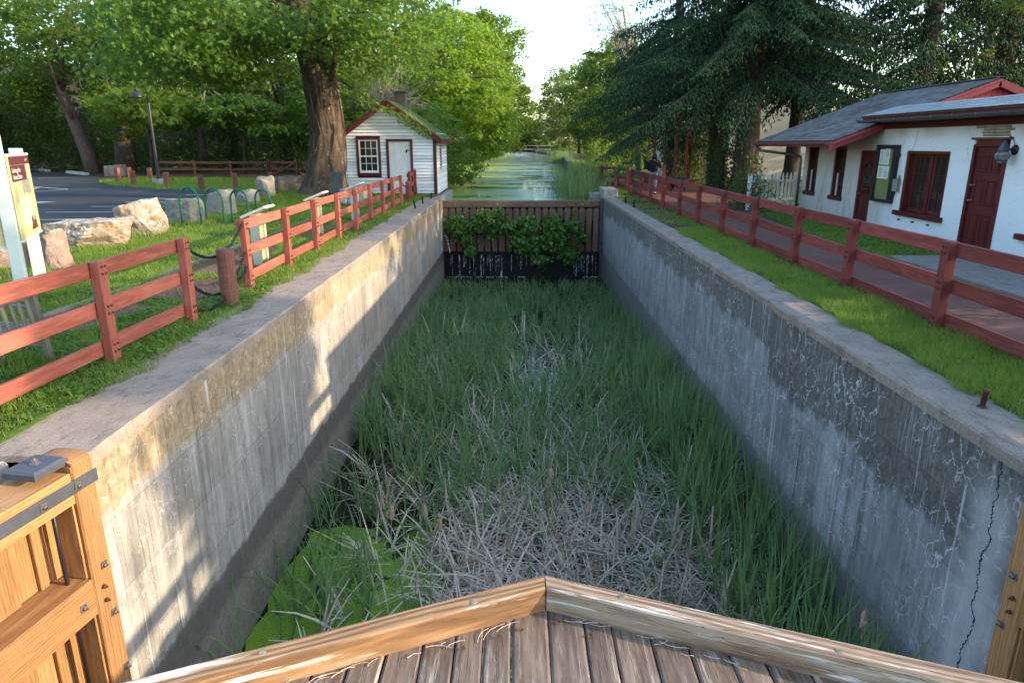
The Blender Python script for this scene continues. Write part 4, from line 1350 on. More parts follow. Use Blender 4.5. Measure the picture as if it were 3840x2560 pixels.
# square bollards of the lot
for i, (x, y, h, lab) in enumerate([(-23.6, 41.4, .78, 'farthest-left brown bollard of the cluster before the reddish boulder'), (-22.5, 39.4, .84, 'brown bollard standing just in front of another at the lot corner'), (-23.4, 42.3, .78, 'brown bollard with a bright cut top between two others at the lot corner'), (-20.1, 36.6, .80, 'nearest brown bollard of the lot corner cluster'), (-22.7, 43.3, .72, 'orange lit brown bollard just before the lamp post'), (-17.5, 34.9, .78, 'brown bollard just after the lamp post on the lawn edge'), (-15.2, 33.6, .70, 'brown bollard midway along the lawn edge'), (-13.55, 33.6, .80, 'slim brown bollard below the dark rail fence'), (-13.5, 38.3, .66, 'slim brown bollard below the fence and gate joint'), (-11.6, 38.0, .62, 'brown bollard almost touching the big tree trunk')]):
    rz = [.2, -.2, .5, .3, .1, -.15, .1, .0, .05, .1][i]
    wd = .24 if i < 7 else .2
    t = thing('square_bollard', lab, 'bollard', (x, y, 0), rz, 'brown bollards round the lawn by the lot')
    M = WORLD[t.name]
    B().box((0, 0, h / 2 - .1), (wd, wd * .8, h + .2), bev=.012).link('bollard_post', M_['bollard_wood'], t, M)
    if i in (3, 7, 8):
        B().box((0, -wd * .41, h * .72), (.07, .015, .1)).link('notch', M_['rust'], t, M)

for i, (p, q, lab) in enumerate([((-41.5, 59.4), (-36.2, 54.6), 'farther concrete wheel stop at the wooded end of the lot'), ((-34.6, 53.5), (-29.5, 48.5), 'nearer concrete wheel stop by the leaning tree trunk')]):
    p, q = Vector((*p, 0)), Vector((*q, 0))
    d = (q - p); c = (p + q) / 2; p = c - d * .36; q = c + d * .36
    M = frame((p + q) / 2, q - p, (0, 0, 1))
    Mr = frame((p + q) / 2, q - p, Vector((0, 0, 1)).cross(q - p))
    o = B().prism([(-.13, 0), (.13, 0), (.10, .2), (-.10, .2)], (q - p).length, Mr @ Matrix(((0, 0, 1, -(q - p).length / 2), (1, 0, 0, 0), (0, 1, 0, 0), (0, 0, 0, 1)))).link('wheel_stop', M_['conc_block'])
    setp(o, lab, 'wheel stop', 'concrete wheel stops')

lp = thing('lamp_post', 'black bell shaded lamp post with curved top at the lot corner', 'lamp post', (-19.67, 38.4, 0))
B().lathe([(.36, 0), (.36, .26), (.34, .30), (0, .3)], 20).link('concrete_base', M_['concrete'], lp, Matrix.Translation((-19.67, 38.4, 0)))
px, py = -19.67, 38.4
B().lathe([(.17, .3), (.17, .34), (.10, .40), (.085, .5), (.075, 2.4), (.07, 4.2), (.045, 4.26)], 14).link('pole', M_['dark_metal'], lp, Matrix.Translation((px, py, 0)), True)
arc = [(px, py, 4.2), (px - .01, py, 5.0)] + [(px - .28 + .28 * math.cos(t), py, 5.32 + .30 * math.sin(t)) for t in np.linspace(0, math.pi, 10)] + [(px - .56, py, 5.18), (px - .555, py, 5.05)]
B().tube(arc, .038, 8).link('gooseneck', M_['dark_metal'], lp, None, True)
B().lathe([(.05, 5.12), (.075, 5.05), (.085, 4.92), (.14, 4.82), (.30, 4.60), (.33, 4.52), (.32, 4.50), (.0, 4.56)], 18).link('lamp_shade', M_['dark_metal'], lp, Matrix.Translation((px - .555, py, 0)), True)

o = B().box((0, 0, .25), (.75, 2.3, .52), bev=.04).link('stone_bench', M_['stone_grey'], None, Matrix.Translation((-6.2, 26.9, gz(-6.2, 26.9) - .05)))
setp(o, 'long low grey stone block behind the red fence before the shed', 'stone block')
sb = thing('stone_block', 'small stacked pale stones at the end of the long grey stone block', 'stones', (-6.3, 25.5, 0))
for k, (dx, dy, z, s_) in enumerate([(0, 0, .12, .2), (.22, .02, .1, .16), (.05, .05, .3, .17), (.2, .1, .28, .13), (-.1, .1, .1, .14)]):
    link('stone', rock_mesh(30 + k, s_ * .8, s_ * .7, s_ * .6, .5), sb, Matrix.Translation((-6.35 + dx, 25.5 + dy, z)), M_['conc_block'])
g_ = B().prism([(-.25, 0), (.25, 0), (.25, .92), (.18, 1.0), (-.18, 1.0), (-.25, .92)], .12, Matrix.Translation((-6.95, 27.0, gz(-6.95, 27) - .03)) @ Matrix.Rotation(R(90), 4, 'X'))
setp(g_.link('slate_slab', M_['slate_green']), 'upright green grey slate slab standing at the foot of the big tree', 'slab')

# ------------------------------------------------------------------ white clapboard shed
SX0, SX1, SY0, SY1 = -7.36, -3.45, 30.0, 34.2
sh = thing('clapboard_shed', 'small white clapboard shed with maroon trim and mossy shingle roof by the canal', 'shed', (-5.4, 32.1, 0))
RX, RZt, EZ = (SX0 + SX1) / 2, 3.88, 2.52
B().box((RX, (SY0 + SY1) / 2, -.06), (SX1 - SX0 + .02, SY1 - SY0 + .02, .2)).link('foundation', M_['concrete'], sh)
core = B().prism([(SX0 + .06, .02), (SX1 - .06, .02), (SX1 - .06, EZ - .06), (RX, RZt - .1), (SX0 + .06, EZ - .06)], SY1 - SY0 - .12, Matrix.Translation((0, SY1 - .06, 0)) @ Matrix.Rotation(R(90), 4, 'X'))
core.link('wall_core', M_['brown_wood'], sh)
OPEN = [(-6.79, -5.76, .84, 2.41), (-5.52, -4.40, .0, 2.34)]
expz = .132
random.seed(8)
def clap(x0, x1, z, side=False):
    # a board leaning out at its lower edge
    t = .034
    pro = [(0, .014), (0, expz), (-.002, expz), (-t, .014)]
    L = x1 - x0
    V = [(s * L / 2, y, zz) for s in (-1, 1) for (y, zz) in pro]
    F = [(0, 1, 2, 3)[::-1], (4, 5, 6, 7)] + [(i, (i + 1) % 4, 4 + (i + 1) % 4, 4 + i) for i in range(4)]
    return B().add(V, F).mesh('clapboard'), L
z = .08
while z < RZt - .14:
    zt = z + expz
    if zt <= EZ:
        a, c = SX0, SX1
    else:
        k = (RZt - zt) / (RZt - EZ)
        a, c = RX - (RX - SX0) * k - .02, RX + (SX1 - RX) * k + .02
    segs = [(a, c)]
    for (o0, o1, q0, q1) in OPEN:
        if z < q1 - .04 and zt > q0 + .02:
            ns = []
            for (s0, s1) in segs:
                if s0 < o0: ns.append((s0, min(s1, o0)))
                if s1 > o1: ns.append((max(s0, o1), s1))
            segs = [s for s in ns if s[1] - s[0] > .03]
    for (s0, s1) in segs:
        me, L = clap(s0, s1, z)
        link('clapboard', me, sh, Matrix.Translation(((s0 + s1) / 2, SY0 - .04 + random.uniform(-.001, .001), z)), M_['white_paint'])
    z += expz
z = .08
while z < EZ - .05:
    segs = [(SY0, SY1)]
    if z < 1.98 and z + expz > 1.12:
        segs = [(SY0, 31.28), (31.72, SY1)]
    for (s0, s1) in segs:
        me, L = clap(s0, s1, z)
        link('clapboard', me, sh, Matrix.Translation((SX1 + .04, (s0 + s1) / 2, z)) @ Matrix.Rotation(R(90), 4, 'Z'), M_['white_paint'])
    z += expz
MR = M_['maroon']
def trim(name, x0, x1, z0, z1, y0, y1, mat=MR, par=sh, long='z'):
    c = ((x0 + x1) / 2, (y0 + y1) / 2, (z0 + z1) / 2)
    if long == 'z':
        M = frame(c, (0, 0, 1), (0, 1, 0)); s = (z1 - z0, y1 - y0, x1 - x0)
    else:
        M = Matrix.Translation(c); s = (x1 - x0, y1 - y0, z1 - z0)
    return B().box((0, 0, 0), s, bev=.006).link(name, mat, par, M)
trim('corner_board', SX1 - .09, SX1 + .045, .06, EZ + .02, SY0 - .085, SY0 + .05)
trim('corner_board', SX0 - .045, SX0 + .07, .06, EZ + .02, SY0 - .085, SY0 + .05)
# front window: 12 panes in two sashes
wn = link('window', B().box((-6.275, SY0 - .035, 1.625), (1.0, .03, 1.54)).mesh('window'), sh, None, M_['black'])
for (x0, x1, z0, z1, lo) in ((-6.79, -6.68, .84, 2.41, 'z'), (-5.87, -5.76, .84, 2.41, 'z'), (-6.68, -5.87, 2.30, 2.41, 'x'), (-6.68, -5.87, .84, .95, 'x')):
    trim('casing', x0, x1, z0, z1, SY0 - .10, SY0 - .03, MR, sh, lo)
WP = M_['white_paint']
for (x0, x1, z0, z1, lo) in ((-6.68, -6.62, .95, 2.30, 'z'), (-5.93, -5.87, .95, 2.30, 'z'), (-6.62, -5.93, 2.25, 2.30, 'x'), (-6.62, -5.93, .95, 1.05, 'x'), (-6.62, -5.93, 1.61, 1.665, 'x'), (-6.403, -6.383, 1.05, 2.25, 'z'), (-6.167, -6.147, 1.05, 2.25, 'z'), (-6.62, -5.93, 1.945, 1.965, 'x'), (-6.62, -5.93, 1.33, 1.35, 'x')):
    trim('sash_bar', x0, x1, z0, z1, SY0 - .085 - (.003 if lo == 'x' else 0), SY0 - .045, WP, wn, lo)
for c0, c1 in ((-6.62, -6.403), (-6.383, -6.167), (-6.147, -5.93)):
    for r0, r1 in ((1.05, 1.33), (1.35, 1.61), (1.665, 1.945), (1.965, 2.25)):
        link('pane', B().box(((c0 + c1) / 2, SY0 - .06, (r0 + r1) / 2), (c1 - c0, .004, r1 - r0)).mesh('pane'), wn, None, M_['pane'])
# door
for (x0, x1, z0, z1, lo) in ((-5.52, -5.41, .02, 2.34, 'z'), (-4.51, -4.40, .02, 2.34, 'z'), (-5.41, -4.51, 2.23, 2.34, 'x')):
    trim('door_casing', x0, x1, z0, z1, SY0 - .10, SY0 - .02, MR, sh, lo)
dr_ = trim('door', -5.41, -4.51, .04, 2.23, SY0 - .06, SY0 - .02, WP)
hb = B().box((-4.62, SY0 - .075, 1.88), (.16, .025, .035)).box((-4.66, SY0 - .08, 1.83), (.05, .03, .1))
link('hasp', hb.mesh('hasp'), dr_, None, M_['rust'])

sw = B().box((SX1 + .05, 31.5, 1.55), (.05, .42, .86), bev=.005).link('side_window', MR, sh)
link('pane', B().box((SX1 + .077, 31.5, 1.55), (.004, .28, .7)).mesh('pane'), sw, None, M_['pane'])
# roof
ov = .26
sl_ = Vector((SX1 - RX, 0, EZ - RZt)).normalized()
def roof_side(sgn):
    u = Vector((sgn * sl_.x, 0, sl_.z)); n = Vector((sgn * -sl_.z, 0, sl_.x)) 
    L = (Vector((SX1 - RX, 0, EZ - RZt)).length + .34)
    p0 = Vector((RX, SY0 - ov, RZt))
    M = frame(p0, u, (0, 1, 0))
    if sgn < 0: M = frame(p0, u, (0, 1, 0))
    dn = 1 if M.to_3x3() @ Vector((0, 0, 1)) @ Vector((0, 0, 1)) > 0 else -1
    d = B().box((L / 2, (SY1 - SY0 + 2 * ov) / 2, dn * .0), (L, SY1 - SY0 + 2 * ov, .04)).link('roof', M_['brown_wood'], sh, M)
    rows = int(L / .13); W_ = SY1 - SY0 + 2 * ov
    for r_ in range(rows):
        nx = 24 if sgn > 0 else 1
        wv = W_ / nx
        for k in range(nx):
            q = B().box((0, 0, 0), (.20, wv - (.006 if sgn > 0 else 0), .014), bev=.002)
            Ms = M @ Matrix.Translation((L - r_ * .13 - .08, (k + .5) * wv, dn * (.032 + random.uniform(0, .006)))) @ Matrix.Rotation(dn * R(3.2), 4, 'Y')
            if sgn > 0 and k < 13:
                link('shingle', q.mesh('shingle'), d, Ms, M_['shingle_moss'])
            else:
                REST.append((q, Ms))
    if REST:
        rb = B()
        for q, Ms in REST:
            rb.add([Ms @ Vector(p) for p in q.v], q.f)
        oo = link('shingle_field', rb.mesh('shingle_field'), d, None, M_['shingle_moss']); oo['kind'] = 'stuff'
        REST.clear()
    # barge board on the front
    a = Vector((RX + sgn * .0, SY0 - ov - .015, RZt - .10)); b_ = a + u * L
    beam('barge_board', a, b_, .04, .17, MR, sh, up=(0, 0, 1))
    e = Vector((RX, 0, RZt - .1)) + u * L
    beam('eave_board', (e.x, SY0 - ov, e.z + .02), (e.x, SY1 + ov, e.z + .02), .04, .15, MR, sh)
REST = []
roof_side(1); roof_side(-1)
ch = B().box((RX + .1, 33.0, 4.0), (.5, .45, .75), bev=.02).link('chimney', M_['stone_dark'], sh)
link('chimney_cap', B().box((RX + .1, 33.0, 4.40), (.6, .55, .07), bev=.015).mesh('chimney_cap'), ch, None, M_['stone_dark'])

# moss cushions on the sunny slope
b = B()
random.seed(31)
for i in range(420):
    t = random.uniform(.15, 2.65); yy = random.uniform(SY0 - .2, SY1 + .1)
    p = Vector((RX, yy, RZt)) + sl_ * t + Vector((-sl_.z, 0, sl_.x)) * .055
    r_ = random.uniform(.02, .06)
    b.add([p + Vector((math.cos(a) * r_, math.sin(a) * r_ * 1.3, sl_.z / sl_.x * math.cos(a) * r_)) for a in (0, 1.05, 2.1, 3.14, 4.2, 5.2)] + [p + Vector((-sl_.z, 0, sl_.x)) * r_ * .8], [(k, (k + 1) % 6, 6) for k in range(6)])
o = b.link('moss', M_['leaf_bright'], sh); o['kind'] = 'stuff'

# ------------------------------------------------------------------ white stucco house on the right
HX = 9.75
ho = thing('stucco_house', 'low white stucco house with maroon doors, grey shingle roof and red gable by the path', 'house', (12.8, 16, 0))
OP = [(22.90, 23.70, .58, 2.10), (20.97, 21.76, .56, 2.07), (19.28, 20.10, -.1, 1.97), (15.97, 17.75, .50, 1.98), (14.10, 15.18, -.1, 2.26), (11.9, 13.1, .46, 1.98)]
ST = M_['stucco']
def facade():
    b = B()
    ys = sorted({8.4, 24.0} | {o[0] for o in OP} | {o[1] for o in OP})
    for a, c in zip(ys[:-1], ys[1:]):
        top = 2.72
        o = [q for q in OP if abs(q[0] - a) < 1e-6 and abs(q[1] - c) < 1e-6]
        if o:
            z0, z1 = o[0][2], o[0][3]
            if z0 > 0: b.box((HX + .15, (a + c) / 2, (z0 - .2) / 2), (.3, c - a, z0 + .2))
            b.box((HX + .15, (a + c) / 2, (z1 + top) / 2), (.3, c - a, top - z1))
        else:
            b.box((HX + .15, (a + c) / 2, (top - .2) / 2), (.3, c - a, top + .2))
    return b
facade().link('wall', ST, ho)
B().box((12.9, 23.85, 1.25), (5.7, .3, 2.9)).link('wall', ST, ho)
B().box((12.9, 8.55, 1.25), (5.7, .3, 2.9)).link('wall', ST, ho)
B().box((15.9, 16.2, 1.25), (.3, 15.0, 2.9)).link('wall', ST, ho)
B().box((12.9, 16.2, .0), (5.69, 14.98, .1)).link('inner_floor', M_['brown_wood'], ho)
B().box((12.9, 19.3, 1.3), (5.69, .1, 2.5)).link('inner_wall', M_['stone_dark'], ho)

def tr_y(name, y0, y1, z0, z1, x0, x1, mat=MR, par=None, bev=.005):
    """box trim on the facade; grain along its longer side"""
    c = ((x0 + x1) / 2, (y0 + y1) / 2, (z0 + z1) / 2)
    if (z1 - z0) > (y1 - y0):
        M = frame(c, (0, 0, 1), (0, 1, 0)); s = (z1 - z0, y1 - y0, x1 - x0)
    else:
        M = frame(c, (0, 1, 0), (0, 0, 1)); s = (y1 - y0, z1 - z0, x1 - x0)
    return B().box((0, 0, 0), s, bev=bev).link(name, mat, par or ho, M)
def muntins(win, y0, y1, z0, z1, nx, nz, x, bar=.022):
    for k in range(1, nx):
        y = y0 + (y1 - y0) * k / nx
        tr_y('muntin', y - bar / 2, y + bar / 2, z0, z1, x - .014, x + .02, MR, win, .003)
    for k in range(1, nz):
        zz = z0 + (z1 - z0) * k / nz
        tr_y('muntin', y0, y1, zz - bar / 2, zz + bar / 2, x - .011, x + .02, MR, win, .003)
    for i in range(nx):
        for k in range(nz):
            a, c = y0 + (y1 - y0) * i / nx, y0 + (y1 - y0) * (i + 1) / nx
            d, e = z0 + (z1 - z0) * k / nz, z0 + (z1 - z0) * (k + 1) / nz
            t = random.uniform(-.004, .004)
            me = B().box((0, 0, 0), (.004, c - a - .004, e - d - .004)).mesh('pane')
            link('pane', me, win, Matrix.Translation((x + .01, (a + c) / 2, (d + e) / 2)) @ Matrix.Rotation(t * 3, 4, 'Z') @ Matrix.Rotation(t * 2, 4, 'Y'), M_['pane'])
random.seed(14)
# two narrow windows under the overhang
for (y0, y1, z0, z1) in OP[:2]:
    w_ = tr_y('window', y0, y0 + .08, z0, z1, HX + .02, HX + .2)
    tr_y('jamb', y1 - .08, y1, z0, z1, HX + .02, HX + .2, MR, w_)
    tr_y('head', y0 + .08, y1 - .08, z1 - .08, z1, HX + .02, HX + .2, MR, w_)
    tr_y('sill', y0 - .04, y1 + .04, z0 - .06, z0 + .06, HX - .06, HX + .2, MR, w_)
    zm = (z0 + z1) / 2
    tr_y('meeting_rail', y0 + .08, y1 - .08, zm - .025, zm + .025, HX + .10, HX + .15, MR, w_)
    tr_y('sash_stile', y1 - .13, y1 - .08, z0 + .06, zm - .025, HX + .11, HX + .15, M_['white_paint'], w_)
    tr_y('sash_stile', y0 + .08, y0 + .13, z0 + .06, zm - .025, HX + .11, HX + .15, MR, w_)
    muntins(w_, y0 + .13, y1 - .13, z0 + .06, zm - .025, 2, 2, HX + .13)
    muntins(w_, y0 + .10, y1 - .10, zm + .025, z1 - .08, 2, 2, HX + .12)
# wide casement window
y0, y1, z0, z1 = OP[3]
w_ = tr_y('window', y0, y0 + .07, z0, z1, HX + .01, HX + .26)
tr_y('jamb', y1 - .10, y1, z0, z1, HX + .01, HX + .26, MR, w_)
tr_y('head', y0 + .07, y1 - .10, z1 - .07, z1, HX + .01, HX + .26, MR, w_)
tr_y('sill', y0 - .12, y1 + .12, z0 - .09, z0 + .02, HX - .10, HX + .26, MR, w_)
ym = (y0 + y1) / 2
tr_y('mullion', ym - .06, ym + .06, z0 + .02, z1 - .07, HX + .12, HX + .24, MR, w_)
for a, c in ((y0 + .07, ym - .06), (ym + .06, y1 - .10)):
    tr_y('sash_stile', a, a + .07, z0 + .02, z1 - .07, HX + .15, HX + .2, MR, w_)
    tr_y('sash_stile', c - .07, c, z0 + .02, z1 - .07, HX + .15, HX + .2, MR, w_)
    tr_y('sash_rail', a + .07, c - .07, z0 + .02, z0 + .10, HX + .152, HX + .2, MR, w_)
    tr_y('sash_rail', a + .07, c - .07, z1 - .14, z1 - .07, HX + .152, HX + .2, MR, w_)
    muntins(w_, a + .07, c - .07, z0 + .10, z1 - .14, 3, 3, HX + .17)
for y in (16.35, 17.0, 17.62):
    B().lathe([(.022, 0), (.022, .05), (.012, .07)], 8, Matrix.Translation((HX, y, .30)) @ Matrix.Rotation(R(-90), 4, 'Y')).link('sill_bolt', M_['rust'], ho)
# window at the frame edge
y0, y1, z0, z1 = OP[5]
w_ = tr_y('window', y0, y0 + .1, z0, z1, HX + .02, HX + .2)
tr_y('jamb', y1 - .1, y1, z0, z1, HX + .02, HX + .2, MR, w_)
tr_y('head', y0 + .1, y1 - .1, z1 - .1, z1, HX + .02, HX + .2, MR, w_)
tr_y('sill', y0 - .12, y1 + .28, z0 - .09, z0 + .02, HX - .10, HX + .2, MR, w_)
muntins(w_, y0 + .1, y1 - .1, z0 + .02, z1 - .1, 3, 3, HX + .13)
# main six-panel door
y0, y1, z0, z1 = OP[4]
d_ = tr_y('door', y0 + .10, y1 - .09, .0, z1 - .17, HX + .03, HX + .08)
tr_y('door_casing', y0, y0 + .10, -.02, z1 - .12, HX - .03, HX + .1, MR, d_)
tr_y('door_casing', y1 - .09, y1, -.02, z1 - .12, HX - .03, HX + .1, MR, d_)
tr_y('door_casing', y0 + .10, y1 - .09, z1 - .17, z1 - .02, HX - .03, HX + .1, MR, d_)
tr_y('door_hood', y0 - .05, y1 + .06, z1 - .03, z1 + .015, HX - .07, HX + .1, M_['brown_wood'], d_)
dy0, dy1 = y0 + .10, y1 - .09
dw = (dy1 - dy0)
for (a, c) in ((.13, .46), (.55, .88)):
    for (e, f) in ((.12, .72), (.90, 1.42), (1.58, 1.92)):
        ya, yb = dy0 + dw * a, dy0 + dw * c
        # moulded panel: frame ring and raised field
        for (p, q, r, s) in ((ya, ya + .03, e, f), (yb - .03, yb, e, f)):
            tr_y('panel_mould', p, q, r, s, HX + .012, HX + .03, MR, d_, .006)
        for (p, q, r, s) in ((ya + .03, yb - .03, e, e + .03), (ya + .03, yb - .03, f - .03, f)):
            tr_y('panel_mould', p, q, r, s, HX + .012, HX + .03, MR, d_, .006)
        tr_y('door_panel', ya + .06, yb - .06, e + .06, f - .06, HX + .016, HX + .03, MR, d_, .012)
for z in (.98, 1.30):
    q = B().lathe([(.03, 0), (.03, .012), (.012, .02), (.012, .045), (.028, .06), (.028, .075), (.0, .085)], 12, Matrix.Translation((HX + .03, dy1 - .07, z)) @ Matrix.Rotation(R(-90), 4, 'Y'))
    link('door_knob', q.mesh('door_knob', True), d_, None, M_['bolt'])
# small door with curved hood and glass
y0, y1, z0, z1 = OP[2]
d_ = tr_y('door', y0 + .08, y1 - .08, .0, z1 - .09, HX + .06, HX + .11, MR)
for a, c in ((y0, y0 + .08), (y1 - .08, y1)):
    tr_y('door_casing', a, c, -.02, z1 - .002, HX - .0, HX + .12, MR, d_)
tr_y('door_casing', y0 + .08, y1 - .08, z1 - .09, z1 - .002, HX - .0, HX + .12, MR, d_)
ym = (y0 + y1) / 2
link('pane', B().box((HX + .057, ym, 1.28), (.004, .34, .62)).mesh('pane'), d_, None, M_['pane'])
arch = [(-.26 + .52 * t, 1.50 + .16 * math.sin(math.pi * t) ** 1.5) for t in np.linspace(0, 1, 15)]
bq = B().tube([(HX + .04, ym + a, c) for a, c in arch], .032, 8)
link('curved_hood', bq.mesh('curved_hood', True), d_, None, MR)
tr_y('shelf', y0 + .10, y1 - .10, .90, .95, HX - .03, HX + .06, MR, d_)
for a in (-.2, -.07, .07, .2):
    tr_y('shelf_bracket', ym + a - .03, ym + a + .03, .80, .90, HX - .0, HX + .06, MR, d_)
for a in (-.15, .15):
    tr_y('door_panel', ym + a - .11, ym + a + .11, .15, .72, HX + .045, HX + .06, MR, d_, .01)
link('door_knob', B().lathe([(.02, 0), (.012, .02), (.026, .05), (.0, .07)], 10, Matrix.Translation((HX + .06, y1 - .13, .78)) @ Matrix.Rotation(R(-90), 4, 'Y')).mesh('door_knob'), d_, None, M_['bolt'])

# cable on the wall and a repair over the door
b = B().tube([(HX - .012, 17.42, 2.60), (HX - .012, 17.44, 2.2), (HX - .012, 17.50, 2.03), (HX - .012, 17.62, 1.99)], .008, 5)
b.link('cable', M_['white_paint'], ho)
b = B()
random.seed(4)
for k in range(4):
    b.box((HX - .004, 14.6 + random.uniform(-.1, .1), 2.32 + k * .055), (.03, random.uniform(.8, 1.15), .05), bev=.014)
b.link('stone_course', M_['stone_warm'], ho)

# roofs --------------------------------------------------------------------
EAVE = Vector((8.45, 0, 2.22)); RID = Vector((12.55, 0, 3.79))
YA, YB = 19.02, 25.05
u = (RID - EAVE).normalized(); LS = (RID - EAVE).length
Mroof = frame((EAVE.x, YB, EAVE.z), (0, -1, 0), u)          # local X towards the viewer, Y up the slope, Z outwards
roof = B().box(((YB - YA) / 2, LS / 2, -.03), (YB - YA, LS, .05)).link('roof', M_['brown_wood'], ho, Mroof)
far = Vector((RID.x * 2 - EAVE.x, 0, EAVE.z))
Mr2 = frame((far.x, YA, far.z), (0, 1, 0), (Vector((RID.x, 0, RID.z)) - far).normalized())
B().box(((YB - YA) / 2, LS / 2, -.03), (YB - YA, LS, .05)).link('roof', M_['shingle_grey'], ho, Mr2)
PE0, PE1 = Vector((9.15, 0, 2.83)), Vector((10.1, 0, 3.085))
up_ = (PE1 - PE0).normalized(); LP = (PE1 - PE0).length
Mp = frame((PE0.x, 19.12, PE0.z), (0, -1, 0), up_)
pent = B().box((5.4, LP / 2, -.02), (10.8, LP, .035)).link('pent_roof', M_['brown_wood'], ho, Mp)
B().box((13.05, 13.75, 3.05), (5.95, 10.7, .05)).link('flat_roof', M_['gutter'], ho)
allsh = []
random.seed(6)
def shingles(M, W, L, e, wv, par, mat, skip=None):
    rows = int(L / e)
    for r_ in range(rows):
        x = -random.uniform(0, wv)
        while x < W:
            w_ = wv * random.uniform(.8, 1.2)
            a, c = max(0, x), min(W, x + w_)
            if c - a > .04:
                Ms = M @ Matrix.Translation(((a + c) / 2, r_ * e + e * .62, .012 + random.uniform(0, .004))) @ Matrix.Rotation(R(-3.4), 4, 'X')
                allsh.append(((Ms.translation - Vector((0, 0, H))).length, c - a - .006, e * 1.45, Ms, par, mat))
            x += w_
shingles(Mroof, YB - YA, LS, .155, .25, roof, M_['shingle_grey'])
np_ = len(allsh)
shingles(Mp, 10.8, LP, .19, .30, pent, M_['shingle_pale'])
near = sorted(range(len(allsh)), key=lambda i: allsh[i][0] + (100 if (i >= np_ and allsh[i][3].translation.y < 12.5) else 0))
ind = set(near[:295])
rest = {}
for i, (dist, w_, l_, Ms, par, mat) in enumerate(allsh):
    q = B().box((0, 0, 0), (w_, l_, .016), bev=.003)
    if i in ind:
        link('shingle', q.mesh('shingle'), par, Ms, mat)
    else:
        rest.setdefault(par.name, (par, mat, B()))[2].add([Ms @ Vector(p) for p in q.v], q.f)
for par, mat, b in rest.values():
    o = link('shingle_field', b.mesh('shingle_field'), par, None, mat); o['kind'] = 'stuff'
# ridge cap, boards and gutters
beam('ridge_cap', (RID.x, YA, RID.z + .03), (RID.x, YB, RID.z + .03), .22, .03, M_['shingle_grey'], ho)
TR = M_['trim_red']
dn = Vector((0, 0, -.12))
for yy in (YA - .02, YB + .02):
    beam('rake_board', EAVE + Vector((-.05, yy, -.13)), RID + Vector((.04, yy, -.11)), .045, .19, TR, ho)
    beam('rake_board', Vector((RID.x, yy, RID.z - .11)), far + Vector((.05, yy, -.13)), .045, .19, TR, ho)
    beam('rake_mould', EAVE + Vector((-.05, yy - .03, -.075)), RID + Vector((.02, yy - .03, -.055)), .03, .05, TR, ho)
B().box((EAVE.x - .03, YA + .03, EAVE.z - .16), (.09, .16, .21), bev=.008).link('rake_end', TR, ho)
beam('eave_fascia', (EAVE.x + .01, YA, EAVE.z - .09), (EAVE.x + .01, YB, EAVE.z - .09), .03, .14, TR, ho)
def half_gutter(name, x, z, y0, y1, r_):
    V, F = [], []
    n = 9
    for yy in (y0, y1):
        for s_, rr in ((0, r_), (1, r_ - .006)):
            for k in range(n):
                a = math.pi + math.pi * k / (n - 1)
                V.append((x + math.cos(a) * rr, yy, z + math.sin(a) * rr))
    for k in range(n - 1):
        F.append((k, k + 1, 2 * n + k + 1, 2 * n + k))
        F.append((n + k, 3 * n + k, 3 * n + k + 1, n + k + 1))
    F += [(0, n, 3 * n, 2 * n), (n - 1, 3 * n - 1 , 4 * n - 1, 2 * n - 1)]
    F[-1] = (n - 1, 2 * n + n - 1, 3 * n + n - 1, n + n - 1)
    for o0 in (0, 2 * n):
        for k in range(n - 1):
            F.append((o0 + k, o0 + n + k, o0 + n + k + 1, o0 + k + 1))
    gu = B().add(V, F).link(name, M_['gutter'], ho)
    endc = B()
    for yy in (y0, y1):
        endc.prism([(x + math.cos(a) * r_, z + math.sin(a) * r_) for a in np.linspace(math.pi, 2 * math.pi, 9)], .006, Matrix.Translation((0, yy, 0)) @ Matrix.Rotation(R(90), 4, 'X'))
    link('gutter_end', endc.mesh('gutter_end'), gu, None, M_['gutter'])
    return gu
half_gutter('gutter', EAVE.x - .09, EAVE.z - .05, YA + .1, YB + .05, .065)
gu = half_gutter('gutter', 9.10, 2.735, 8.6, 19.15, .07)
for k in range(14):
    y = 8.9 + k * .76
    q = B().tube([(9.10 + math.cos(a) * .075, y, 2.735 + math.sin(a) * .075) for a in np.linspace(math.pi * .95, 2.05 * math.pi, 9)], .008, 5)
    link('gutter_bracket', q.mesh('gutter_bracket'), gu, None, M_['bolt'])
beam('eave_fascia', (9.20, 8.4, 2.765), (9.20, 19.1, 2.765), .03, .06, MR, ho)
B().box((9.48, 13.75, 2.685), (.54, 10.7, .03)).link('soffit', M_['brown_wood'], ho)
beam('frieze_board', (HX - .02, 8.4, 2.59), (HX - .02, 19.1, 2.59), .035, .15, MR, ho)
# downpipe at the far corner
b = B().tube([(EAVE.x - .09, 24.9, 2.1), (EAVE.x - .09, 24.9, 1.98), (EAVE.x + .05, 24.8, 1.92), (9.5, 24.2, 1.78), (9.66, 24.12, 1.72), (9.68, 24.1, 1.6), (9.68, 24.1, .0)], .045, 10)
b.link('downpipe', M_['gutter'], ho, None, True)
